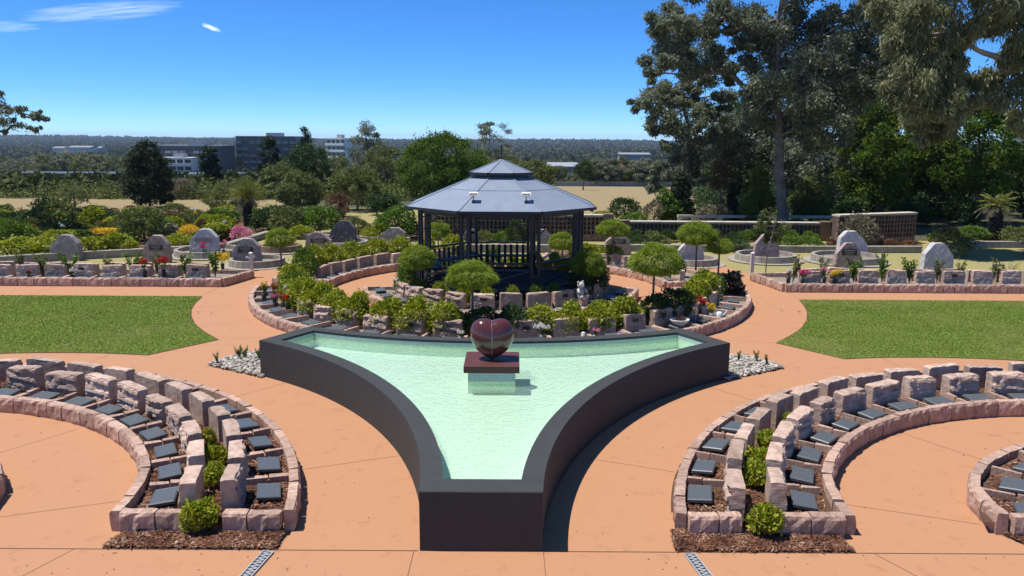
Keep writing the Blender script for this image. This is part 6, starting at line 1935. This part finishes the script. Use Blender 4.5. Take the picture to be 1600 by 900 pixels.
def grass_tree(x, y, lab):
    t = thing('grass_tree', lab, 'grass tree', (x, y, 0))
    H = 1.55
    mb = MB(); mb.tube([(0, 0, 0), (0.02, 0, H * 0.5), (0, 0, H)], [0.24, 0.20, 0.19], 12)
    for k in range(120):
        a = k * 2.4; z = 0.05 + (H - 0.1) * k / 120; mb.box((0.20 * math.cos(a), 0.20 * math.sin(a), z), (0.06, 0.06, 0.09), a, 0.4)
    mb.build('trunk', M['black_bark'], t)
    rg = np.random.default_rng(8)
    def needles(n, e0, e1, L0, L1, m, nm):
        a = rg.uniform(0, 6.2832, n); e = np.radians(rg.uniform(e0, e1, n)); L_ = rg.uniform(L0, L1, n)
        q = []
        d = np.stack([np.cos(a) * np.cos(e), np.sin(a) * np.cos(e), np.sin(e)], 1)
        base = np.array([0, 0, H]) + d * 0.06
        m1 = base + d * (L_ * 0.5)[:, None]
        d2 = d + np.array([0, 0, -0.35]); d2 = unit(d2)
        q1 = leaf_quads((base + m1) / 2, d, L_ * 0.55, 0.016, rg)
        q2 = leaf_quads(m1 + d2 * (L_ * 0.25)[:, None], d2, L_ * 0.55, 0.014, rg)
        link(nm, quads_mesh(nm, np.concatenate([q1, q2]), m), t)
    needles(950, -10, 88, 0.85, 1.2, M['lf_straw'], 'needles')
    needles(700, -85, 0, 0.35, 0.75, M['lf_grey'], 'dead_needles')
grass_tree(*(-13.94, 43.09), 'grass tree with a black trunk and a round head of straw green needles')
# strap leaved clump at the right edge
x, y = (17.96, 27.98)
t = thing('flax_plant', 'clump of pale striped strap leaves behind the right end of the rose bed', 'plant', (x, y, 0))
rg = np.random.default_rng(9)
nb = 60
for k in range(24):
    a, e = rg.uniform(0, 6.28), rg.uniform(0.6, 1.4); L_ = rg.uniform(0.6, 0.95); w = 0.03
    mb = MB(); vs = []; s = Vector((-math.sin(a), math.cos(a), 0)) * w
    p = Vector((0.05 * math.cos(a), 0.05 * math.sin(a), 0))
    for i in range(6):
        ww = s * (1 - (i / 5) ** 2 * 0.9); vs += [p - ww, p + ww]
        p = p + Vector((math.cos(a) * math.cos(e), math.sin(a) * math.cos(e), math.sin(e))) * L_ / 5; e -= 0.28
    mb.add(vs, [(2 * i, 2 * i + 1, 2 * i + 3, 2 * i + 2) for i in range(5)])
    mb.build('strap_leaf', M['lf_straw'] if k % 3 else M['lf_grey'], t)

# ------------------------------------------------------------------ shrubs of the garden beds left, behind and right
SH = [
 ((-19.38, 31.23, 2.27, 0.81), 'hedge', 'bright yellow green hedge mound behind the left edging wall, at the left edge'),
 ((-18.09, 31.28, 1.77, 0.76), 'hedge', 'bright yellow green hedge mound just left of the blank grey boulder'),
 ((-16.67, 31.86, 1.55, 0.88), 'hedge', 'bright yellow green hedge mound just right of the blank grey boulder'),
 ((-15.71, 32.27, 1.57, 0.89), 'hedge', 'bright yellow green hedge mound left of the plated pinkish boulder'),
 ((-13.73, 33.49, 1.35, 0.70), 'hedge', 'yellow green hedge mound between two left boulders'),
 ((-13.15, 36.76, 1.66, 0.89), 'hedge', 'yellow green rounded shrub below the pink roses'),
 ((-22.39, 35.89, 1.74, 0.58), 'fresh', 'low clipped green hedge at the left edge behind the yellow green one'),
 ((-21.87, 37.34, 1.20, 0.54), 'fresh', 'low clipped green bush right of the clipped hedge at the left'),
 ((-20.11, 37.42, 1.21, 0.48), 'fresh', 'low round bright green bush above the blank grey boulder'),
 ((-21.95, 38.87, 2.88, 1.94), 'olive', 'large loose olive bush dotted with pale flowers at the left'),
 ((-16.40, 36.15, 2.45, 1.63), 'olive', 'large loose olive bush left of the dark greenish boulder'),
 ((-21.78, 43.01, 2.07, 0.90), 'dark', 'dark green bush behind the bright yellow flowers'),
 ((-19.79, 38.45, 0.56, 0.50), 'yellowfl', 'small yellow flowering bush, the tall one at the left'),
 ((-19.00, 38.22, 1.42, 0.52), 'yellowfl', 'wide bright yellow flowering bush at the left'),
 ((-14.96, 37.65, 1.03, 0.73), 'yellowfl', 'golden yellow flowering bush right of the dark greenish boulder'),
 ((-15.45, 40.29, 0.58, 0.71), 'russet', 'small russet bush above the golden flowering bush'),
 ((-23.74, 39.88, 0.71, 0.45), 'yellowfl', 'little orange yellow flowering bush in the far left beds'),
 ((-12.15, 36.34, 1.00, 0.94), 'pinkfl', 'bush of pale pink roses beside the grass tree'),
 ((-26.47, 42.76, 1.72, 0.82), 'dark', 'dark green bush before the domed boulders at the left'),
 ((-25.68, 43.46, 1.74, 0.70), 'fresh', 'green bush right of the domed boulders at the left'),
 ((-25.06, 48.72, 1.56, 0.62), 'dark', 'dark low bush on the edge of the dry lawn'),
 ((-28.73, 47.68, 0.99, 0.46), 'russet', 'russet low bush on the dry lawn, left of the tiny cypress'),
 ((-24.52, 49.60, 1.03, 0.40), 'russet', 'russet low bush on the dry lawn, left of the big conifer'),
 ((-23.76, 50.53, 0.97, 0.49), 'russet', 'russet low bush at the foot of the big conifer'),
 ((-19.04, 44.50, 1.64, 0.71), 'russet', 'russet bush right of the big conifer'),
 ((-17.98, 45.62, 1.46, 0.73), 'olive', 'olive bush beyond the golden flowering bush'),
 ((-15.85, 43.32, 1.39, 0.83), 'dark', 'dark bush left of the grass tree'),
 ((-12.04, 40.46, 1.95, 1.30), 'dark', 'dark bush right of the grass tree trunk'),
 ((-10.69, 38.87, 2.00, 1.50), 'olive', 'rounded olive bush above the mop headed tree on the left'),
 ((-9.20, 39.48, 2.22, 1.52), 'fresh', 'fresh green flowering bush above the plated pinkish low boulder'),
 ((-7.12, 38.52, 1.43, 1.05), 'olive', 'olive bush right of the round topped dark boulder'),
 ((-6.01, 37.08, 1.31, 0.78), 'hedge', 'yellow green bush between the dark boulder and the gazebo'),
 ((-5.18, 37.60, 2.12, 1.70), 'fresh', 'feathery fresh green bush left of the gazebo roof edge'),
 ((-4.59, 38.13, 1.23, 0.86), 'dark', 'dark bush beside the left gazebo posts'),
 ((-9.74, 37.89, 1.22, 0.61), 'hedge', 'yellow green low bush left of the plated low boulder'),
 ((-2.96, 40.90, 1.64, 0.72), 'olive', 'olive bush seen under the left of the gazebo roof'),
 ((-1.06, 35.91, 1.16, 0.64), 'olive', 'olive bush inside the view through the gazebo, left one'),
 ((-0.19, 35.95, 1.04, 0.64), 'fresh', 'green bush inside the view through the gazebo, middle one'),
 ((0.56, 35.54, 1.15, 1.15), 'dark', 'dark rose bush with white flowers seen through the gazebo'),
 ((-0.03, 44.15, 3.19, 1.56), 'fresh', 'tall green shrub seen under the gazebo eave'),
 ((2.74, 44.30, 1.42, 1.07), 'russet', 'russet shrub seen under the right of the gazebo eave'),
 ((5.00, 43.11, 1.80, 0.97), 'hedge', 'clipped yellow green hedge right of the gazebo'),
 ((7.01, 43.86, 1.62, 0.85), 'fresh', 'clipped green hedge before the dry field'),
 ((6.86, 46.63, 1.87, 1.50), 'dark', 'loose dark shrub in front of the dry field'),
 ((8.51, 45.99, 1.92, 1.48), 'grey', 'dry grey brown shrub at the edge of the dry field'),
 ((9.70, 46.79, 1.65, 1.35), 'fresh', 'green shrub below the leaning gum'),
 ((11.45, 44.76, 2.73, 1.22), 'grey', 'wide dry pinkish shrub behind the long brick wall'),
 ((12.20, 41.64, 0.80, 0.67), 'dark', 'small clipped dark box bush in front of the pale rail wall'),
 ((6.03, 35.34, 1.54, 0.57), 'dark', 'dark low bush below the long brick wall, leftmost'),
 ((6.82, 34.95, 1.13, 0.73), 'olive', 'olive bush below the long brick wall, second'),
 ((10.01, 34.26, 1.11, 0.55), 'dark', 'dark low bush below the long brick wall by the small mop head'),
 ((12.34, 34.76, 1.29, 0.62), 'fresh', 'green low bush below the long brick wall, right of the pink boulder'),
 ((13.39, 34.80, 1.29, 0.62), 'fresh', 'green low bush below the right end of the long brick wall'),
 ((14.39, 34.84, 0.62, 0.51), 'russet', 'small russet bush left of the tall brick wall'),
 ((15.86, 35.32, 1.99, 1.65), 'grey', 'pale feathery grey green shrub over the end of the tall brick wall'),
 ((16.82, 34.94, 1.01, 0.51), 'russet', 'russet tuft below the tall brick wall, left one'),
 ((17.83, 34.99, 1.02, 0.45), 'russet', 'russet tuft below the tall brick wall, right one'),
 ((18.54, 33.05, 1.76, 1.28), 'olive', 'leafy pale green bush behind the large pale boulder'),
 ((22.28, 37.86, 1.52, 0.79), 'fresh', 'green bush left of the palm trunk'),
 ((23.58, 36.52, 1.47, 1.00), 'olive', 'olive bush right of the palm trunk'),
 ((15.52, 43.02, 1.73, 0.55), 'fresh', 'clipped bright green hedge behind the long brick wall'),
 ((22.88, 45.36, 2.91, 1.46), 'dark', 'dark shrub behind the tall brick wall'),
 ((25.88, 45.52, 2.19, 1.61), 'dark', 'dark shrub left of the palm head'),
 ((20.45, 47.38, 3.04, 1.52), 'dark', 'dark shrub behind the pale feathery shrub'),
 ((17.58, 45.77, 2.20, 1.62), 'olive', 'olive shrub right of the great trunk'),
]
for (x, y, w, h), kind, lab in SH:
    shrub(x, y, 0.0, w, h, kind, lab, 'shrubs of the far garden beds', depth=min(w, 2.2))
# small roses and perennials sprinkled through the far beds on the left
KIND = {'olive': 'olive', 'dark': 'dark green', 'fresh': 'fresh green', 'russet': 'russet leaved', 'hedge': 'yellow green', 'grey': 'dry grey'}
spots = []
for i in range(4000):
    if len(spots) >= 150: break
    yy = rnd.uniform(34.6, 49); xx = rnd.uniform(-0.76 * yy, -9.5 if yy > 39 else -12.5)
    w = rnd.uniform(0.7, 1.7)
    if any((xx - a) ** 2 + (yy - b) ** 2 < (0.36 * (w + c)) ** 2 for a, b, c in spots): continue
    if any(abs(xx - q[0][0]) < 0.5 * (w + q[0][2]) and -3.0 < yy - q[0][1] < 0.9 for q in SH if q[1] in ('yellowfl', 'pinkfl', 'russet')): continue
    if abs(xx + 14.0 - 0.32 * (43.4 - yy)) < 1.3 and yy < 44.5: continue
    spots.append((xx, yy, w))
    kind = rnd.choice(['olive', 'olive', 'fresh', 'hedge', 'hedge', 'fresh', 'russet' if yy > 42 else 'hedge', 'grey' if yy > 43 else 'dark'])
    h = w * rnd.uniform(0.5, 0.8) * (0.75 if yy > 44 else 1.0)
    shrub(xx, yy, 0, w, h, kind, '%s bush among the crowded far left rose beds' % KIND[kind], '%s bushes of the far left beds' % KIND[kind])
    if i % 6 == 0:
        c_ = rnd.choice(['white', 'pink', 'rust', 'yellow', 'white'])
        bouquet(xx + 0.3, yy - 0.4, 0.0, 0.8, 0.3, 'fl_' + c_, '%s roses standing among the far left rose beds' % {'rust': 'rust coloured'}.get(c_, c_), 'black', 5)
for i in range(12):
    xx = rnd.uniform(9.6, 13.9); 
    shrub(6.2 + i * 0.74, 37.5 + rnd.uniform(-.3, .3), 0, 0.8, rnd.uniform(0.45, 0.62), rnd.choice(['dark', 'olive', 'fresh']), 'low bush in the strip along the foot of the long brick wall', 'bushes along the long brick wall')

# ------------------------------------------------------------------ far belt of trees, buildings, bushland and ridge
VAR = []
for k, (leaf, shape) in enumerate([('lf_olive', 'round'), ('lf_gum', 'gum'), ('lf_olive', 'gum'), ('lf_olive', 'round'), ('lf_drab', 'round'), ('lf_gum', 'round')]):
    rg = np.random.default_rng(300 + k)
    H = 8.0
    cl = auto_clumps(H - 0.6, 6.4, 1.8, 42, 0.95, shape, rg)
    VAR.append(tree_parts(cl, [(0, 0, -0.3), (0.1, 0, 2.6), (-.1, 0, 5), (0, 0, 7.2)], 0.2, 0.03, 150, 0.34, 0.5, 0.2, M[leaf], M['bark'], 310 + k, flat=0.7))
FAR_KIND = ['rounded olive tree', 'open grey gum tree', 'open olive gum tree', 'narrow olive tree', 'rounded drab tree', 'rounded grey green tree']
def far_tree(x, y, H, k, label, group):
    label = FAR_KIND[k] + label; group = FAR_KIND[k] + 's' + group
    t = thing('gum_tree', label, 'tree', (x, y, tz(x, y) - 0.1), rnd.uniform(0, 6.28), group)
    s = H / 8.0; w = s * rnd.uniform(0.9, 1.35)
    for o in (link('trunk', VAR[k][0], t), link('crown', VAR[k][1], t)):
        o.scale = (w, w, s)
n_far = 0
for i in range(6000):
    if n_far >= 255: break
    y = 84 + 316 * rnd.random() ** 1.2
    x = rnd.uniform(-0.70, 0.62) * y
    u = x / y
    if u > -0.0 and y < 152 and u < 0.42: continue          # the dry field
    if y < 80 and u > -0.15: continue
    z = tz(x, y)
    ytop = rnd.uniform(236, 262) + (6 if u > 0 else 0)
    ztop = 4.7 - y * (ytop - 216) / 1249.0
    H = ztop - z
    if not 3.2 < H < 13: continue
    # leave the apartment buildings and the long wall in view
    low = 268 if -0.455 < u < -0.19 and y < 385 else 280 if (-0.63 < u < -0.44 or -0.38 < u < -0.33) and y < 168 else 0
    if low and ytop < low:
        H = 4.7 - y * (rnd.uniform(low, low + 9) - 213) / 1249.0 - z
        if H < 1.8: continue
    far_tree(x, y, H, rnd.randrange(6), ' in the hazy belt of trees beyond the dry lawns', ' of the belt beyond the dry lawns')
    n_far += 1
for i in range(46):
    y = rnd.uniform(151.8, 168 if i % 2 else 157); x = rnd.uniform(0.09, 0.28) * y
    z = tz(x, y); H = 4.7 - y * (rnd.uniform(243, 254) - 218) / 1249.0 - z
    far_tree(x, y, H, rnd.choice([1, 2, 5, 0]), ' in the row along the far side of the dry field', ' along the far side of the dry field')

for px_x, yy, H, k in [(18.6, 152.6, 5.6, 1), (21.2, 153.4, 6.0, 2), (23.6, 152.8, 5.2, 5), (25.6, 153.6, 5.8, 1), (27.6, 152.4, 5.0, 0), (16.4, 153.2, 5.4, 5)]:
    far_tree(px_x, yy, H, k, ' in the row along the far side of the dry field', ' along the far side of the dry field')
# bushland filling the valley, one mass
def bushland():
    rg = np.random.default_rng(77)
    q = []
    n = 5200
    y = 400 * (1600 / 400.0) ** rg.random(n)
    x = y * rg.uniform(-0.75, 0.75, n)
    z = np.array([tz(a, b) for a, b in zip(x, y)])
    r_ = rg.uniform(4.0, 8.5, n) * (1 + y / 2600)
    per = 26
    P = ball(n * per, rg); P[:, 2] = np.abs(P[:, 2]) 
    C = np.repeat(np.stack([x, y, z], 1), per, axis=0); rr = np.repeat(r_, per)[:, None]
    Q_ = C + P * rr * np.array([1, 1, 1.15])
    D = rg.normal(size=P.shape)
    half = n * per // 2
    Lf = np.repeat(r_, per) * 0.42
    quad = leaf_quads(Q_, D, Lf, Lf * 0.7, rg)
    sel = np.repeat(rg.random(n) < 0.5, per)
    link('bushland', quads_mesh('bushland', quad[sel], M['lf_olive_far']), None, kind='stuff', label='grey green bushland filling the valley')
    link('bushland', quads_mesh('bushland', quad[~sel], M['lf_gum_far']), None, kind='stuff', label='dull green bushland filling the valley')
M['lf_olive_far'] = leaf_mat('valley_olive_leaves', [(0.040, 0.052, 0.020), (0.080, 0.095, 0.036), (0.13, 0.14, 0.06)], scale=0.01, spec=0.0, trans=0.1)
M['lf_gum_far'] = leaf_mat('valley_gum_leaves', [(0.034, 0.040, 0.022), (0.066, 0.072, 0.040), (0.11, 0.11, 0.062)], scale=0.01, spec=0.0, trans=0.1)
bushland()
def understorey():
    rg = np.random.default_rng(79)
    n = 3600
    y = 64 * (420 / 64.0) ** rg.random(n); u = rg.uniform(-0.74, 0.66, n)
    ok = ((u < -0.18) | (y > 158) | (u > 0.27)) & ((y > 80) | (u < -0.2))
    y, u = y[ok], u[ok]; x = u * y; n = len(y)
    z = np.array([tz(a, b) for a, b in zip(x, y)])
    r_ = rg.uniform(0.8, 2.0, n) * (0.7 + y / 260)
    per = 34
    P = ball(n * per, rg); P[:, 2] = np.abs(P[:, 2])
    Q_ = np.repeat(np.stack([x, y, z], 1), per, axis=0) + P * np.repeat(r_, per)[:, None]
    Lf = np.repeat(r_, per) * 0.42
    link('undergrowth', quads_mesh('undergrowth', leaf_quads(Q_, rg.normal(size=P.shape), Lf, Lf * 0.6, rg), M['lf_olive_far']), None, kind='stuff', label='tangled undergrowth below the belt of trees')
understorey()
def near_scrub():
    rg = np.random.default_rng(80)
    n = 900
    y = rg.uniform(61.5, 86, n); x = y * rg.uniform(-0.74, -0.10, n)
    z = np.array([tz(a, b) for a, b in zip(x, y)])
    r_ = rg.uniform(0.5, 1.3, n); per = 90
    P = ball(n * per, rg); P[:, 2] = np.abs(P[:, 2])
    Q_ = np.repeat(np.stack([x, y, z], 1), per, axis=0) + P * np.repeat(r_, per)[:, None]
    Lf = np.repeat(r_, per) * 0.22
    link('scrub', quads_mesh('scrub', leaf_quads(Q_, rg.normal(size=P.shape), Lf, Lf * 0.6, rg), M['lf_olive']), None, kind='stuff', label='rough scrub along the back of the dry lawn on the left')
near_scrub()
def right_scrub():
    rg = np.random.default_rng(81)
    n = 700
    y = rg.uniform(50, 92, n); x = y * rg.uniform(0.235, 0.80, n)
    z = np.array([tz(a, b) for a, b in zip(x, y)])
    r_ = rg.uniform(0.5, 1.2, n); per = 90
    P = ball(n * per, rg); P[:, 2] = np.abs(P[:, 2])
    Q_ = np.repeat(np.stack([x, y, z], 1), per, axis=0) + P * np.repeat(r_, per)[:, None]
    Lf = np.repeat(r_, per) * 0.24
    link('scrub', quads_mesh('scrub', leaf_quads(Q_, rg.normal(size=P.shape), Lf, Lf * 0.6, rg), M['lf_dark']), None, kind='stuff', label='dark scrub filling the shade under the trees on the right')
right_scrub()
def ridge():
    rg = np.random.default_rng(78)
    n = 9000
    y = rg.uniform(1600, 3900, n); x = y * rg.uniform(-0.75, 0.75, n)
    z = np.array([tz(a, b) + 2.2 * fbm(a / 90.0, b / 300.0, 3.3) for a, b in zip(x, y)])
    per = 9
    r_ = rg.uniform(5, 11, n)
    P = ball(n * per, rg); P[:, 2] = np.abs(P[:, 2])
    Q_ = np.repeat(np.stack([x, y, z], 1), per, axis=0) + P * np.repeat(r_, per)[:, None] * np.array([1.6, 1.6, 0.9])
    D = rg.normal(size=P.shape); Lf = np.repeat(r_, per) * 0.9
    link('ridge_forest', quads_mesh('ridge_forest', leaf_quads(Q_, D, Lf, Lf * 0.8, rg), M['lf_gum_far']), None, kind='stuff', label='forest covering the long ridge on the horizon')
ridge()

def glass_mat():
    return plain_mat('dark_glass', (0.02, 0.026, 0.036), rough=0.15, spec=0.5, var=0.2)
M['glass'] = glass_mat()
M['dark_clad'] = plain_mat('dark_cladding', (0.075, 0.080, 0.095), rough=0.5, var=0.15)
M['grey_clad'] = plain_mat('grey_cladding', (0.24, 0.245, 0.26), rough=0.6, var=0.15)
M['grey_blue_wall'] = plain_mat('grey_blue_wall', (0.07, 0.085, 0.11), rough=0.6, var=0.2)
M['tin'] = plain_mat('tin_roof', (0.33, 0.34, 0.36), rough=0.45, var=0.1)
M['tile_roof'] = plain_mat('terracotta_roof', (0.17, 0.060, 0.045), rough=0.85, var=0.3)
def block(x, y, zt, w, d, floors, fh, wall, lab, bays, rz=0.0, balcony=None, base=None):
    """apartment block hanging down from its roof line zt"""
    H = floors * fh
    z0 = zt - H
    t = thing('apartment_building', lab, 'building', (x, y, z0), rz)
    MB().box((0, 0, (H - 18) / 2 + 0), (w, d, H + 18)).build('wall', M[wall], t)
    MB().box((0, 0, H + 0.2), (w + 0.8, d + 0.8, 0.4)).build('roof_slab', M[balcony or 'grey_clad'], t)
    MB().box((w * 0.1, 0, H + 1.2), (w * 0.25, d * 0.5, 1.6)).build('plant_room', M['tin'], t)
    bw = w / bays
    win = MB().box((0, 0, 0), (bw * 0.8, 0.16, fh * 0.66)).mesh('window', M['glass'])
    slab = MB().box((0, 0, 0), (bw * (0.98 if balcony == 'white' else 0.8), 1.2, 1.0)).mesh('balcony', M[balcony or 'grey_clad'])
    for f in range(-1, floors):
        for b in range(bays):
            xx = -w / 2 + bw * (b + 0.5)
            link('window', win, t, (xx, -d / 2 - 0.04, f * fh + fh * 0.5))
            if balcony and ((b * 7 + f * 3) % 4 != 1 or balcony == 'white'):
                link('balcony', slab, t, (xx, -d / 2 - 0.62, f * fh + 0.45))
    return t
block((-148.97, 380.00, 0.69, 0.30)[0], 380, (-149.87, 380.00, 0.68, 0.30)[2], 32, 18, 3, 3.1, 'dark_clad', 'low dark apartment block with a flat roof left of a cypress', 10, balcony='grey_clad')
t = block((-151.55, 366.00, 0.79, 0.29)[0], 366, (-151.94, 366.00, -4.63, 0.29)[2], 17, 10, 2, 3.1, 'white', 'white two storey block below the low dark apartments', 5, balcony='white')
block((-119.28, 400.00, 0.68, 0.32)[0], 400, (-119.06, 400.00, 5.02, 0.32)[2], 28, 20, 7, 3.05, 'dark_clad', 'dark apartment tower behind the cypresses', 9, rz=R(6), balcony='grey_clad')
o_ = block((-83.07, 390.00, 0.97, 0.31)[0], 390, (-82.95, 390.00, 4.29, 0.31)[2], 11, 5, 9, 3.0, 'white', 'white apartment tower with stacked balconies', 4, balcony='white', rz=R(-26))
def shed(x, y, zt, w, d, h, lab, wall='dark_clad', roof='tin', rz=0.0):
    t = thing('warehouse', lab, 'building', (x, y, zt - h), rz)
    MB().box((0, 0, h / 2 - 3), (w, d, h + 6)).build('wall', M[wall], t)
    MB().add([(-w / 2 - .6, -d / 2 - .6, h), (w / 2 + .6, -d / 2 - .6, h), (w / 2 + .6, d / 2 + .6, h), (-w / 2 - .6, d / 2 + .6, h), (-w / 2 - .6, 0, h + d * 0.09), (w / 2 + .6, 0, h + d * 0.09)],
             [(0, 1, 5, 4), (2, 3, 4, 5), (0, 4, 3), (1, 2, 5), (3, 2, 1, 0)]).build('roof', M[roof], t)
    n_ = int(w / 4)
    pm = MB().box((0, 0, 0), (0.5, 0.2, h)).mesh('pilaster', M['grey_clad'])
    for k in range(n_ + 1): link('pilaster', pm, t, (-w / 2 + w * k / n_, -d / 2 - 0.08, h / 2))
    return t
t = thing('long_building', 'long dark flat topped building running among the trees at the left', 'building', ((-78.35, 165.00, -2.53, 0.13)[0], 165, (-78.36, 165.00, -2.66, 0.13)[2] - 2.4))
MB().box((0, 0, -2), (46, 9, 8.6)).build('wall', M['grey_blue_wall'], t)
MB().box((0, 0, 2.46), (46.6, 9.6, 0.14)).build('roof_edge', M['grey_blue_wall'], t)
pm = MB().box((0, 0, 0), (0.35, 0.2, 2.2)).mesh('pilaster', M['grey_clad'])
for k in range(24): link('pilaster', pm, t, (-22.5 + k * 1.95, -4.58, 1.1))
shed((15.96, 250.00, -3.16, 0.20)[0], 250, (15.96, 250.00, -3.36, 0.20)[2], 9, 12, 3.2, 'pale roofed low building above the dry field', 'grey_clad')
shed((89.79, 600.00, -5.44, 0.48)[0], 600, (89.81, 600.00, -5.91, 0.48)[2], 22, 14, 1.3, 'long pale roofed building on the horizon right of the gazebo', 'grey_clad', 'grey_clad')
shed((-500.36, 900.00, -6.31, 0.72)[0], 900, (-500.50, 900.00, -7.71, 0.72)[2], 12, 16, 2.5, 'small pale building far away at the left', 'cream', 'grey_clad')
shed((-476.14, 900.00, -5.48, 0.72)[0], 900, (-476.27, 900.00, -6.88, 0.72)[2], 24, 18, 3, 'wide pale building far away left of the big conifer', 'cream', 'grey_clad')
shed((-486.19, 950.00, -6.69, 0.76)[0], 950, (-486.32, 950.00, -8.17, 0.76)[2], 14, 16, 3, 'low grey building far away beside the big conifer', 'grey_clad')
def house(x, y, w, d, h, lab, rf='tile_roof'):
    z = tz(x, y)
    t = thing('house', lab, 'house', (x, y, z))
    MB().box((0, 0, h / 2), (w, d, h)).build('wall', M['brick' if rf == 'tile_roof' else 'cream'], t)
    e = 0.5
    r_ = MB().add([(-w / 2 - e, -d / 2 - e, h), (w / 2 + e, -d / 2 - e, h), (w / 2 + e, d / 2 + e, h), (-w / 2 - e, d / 2 + e, h), (-w / 2 + d / 2, 0, h + 1.7), (w / 2 - d / 2, 0, h + 1.7)],
             [(0, 1, 5, 4), (1, 2, 5), (2, 3, 4, 5), (3, 0, 4), (3, 2, 1, 0)]).build('roof', M[rf], t)
    MB().box((w * 0.2, 0.3, h + 1.6), (0.6, 0.5, 1.4)).build('chimney', M['brick'], r_)
    for k in range(4):
        MB().box((-w / 2 + w * (k + 0.5) / 4, -d / 2 - 0.03, h * 0.55), (w / 7, 0.1, h * 0.4)).build('window', M['glass'], t)
    MB().box((w * 0.02, -d / 2 - 0.04, h * 0.4), (0.9, 0.1, h * 0.78)).build('door', M['white'], t)
house((20.32, 158.00, -3.56, 0.13)[0], 158, 8.5, 6, 2.6, 'red roofed house behind the dry field, left of two')
house((25.65, 160.00, -3.64, 0.13)[0], 160, 8, 6, 2.4, 'low house with a dull red roof behind the dry field, right of two')
house((30.64, 165.00, -3.75, 0.13)[0], 165, 5, 5, 2.4, 'small white house at the right end of the dry field', 'tin')
f = thing('field_fence', 'low pale paling fence along the far edge of the dry field', 'fence', (9, 151.5, tz(10, 151.5)))
for k in range(26):
    MB().box((k * 0.92, 0, 0.5), (0.86, 0.06, 1.0)).build('panel', M['timber'], f)
# ------------------------------------------------------------------ air
hz = bpy.data.materials.new('haze')
hz.use_nodes = True
hn = hz.node_tree
hn.nodes.clear()
ho = hn.nodes.new('ShaderNodeOutputMaterial'); hv = hn.nodes.new('ShaderNodeVolumePrincipled')
hv.inputs['Color'].default_value = (0.62, 0.80, 1.0, 1)
hv.inputs['Density'].default_value = 0.00010
hv.inputs['Anisotropy'].default_value = 0.2
hn.links.new(hv.outputs['Volume'], ho.inputs['Volume'])
MB().box((0, 3480, 0), (15000, 7080, 72)).build('haze', hz, None, kind='stuff', label='thin blue air over the valley')
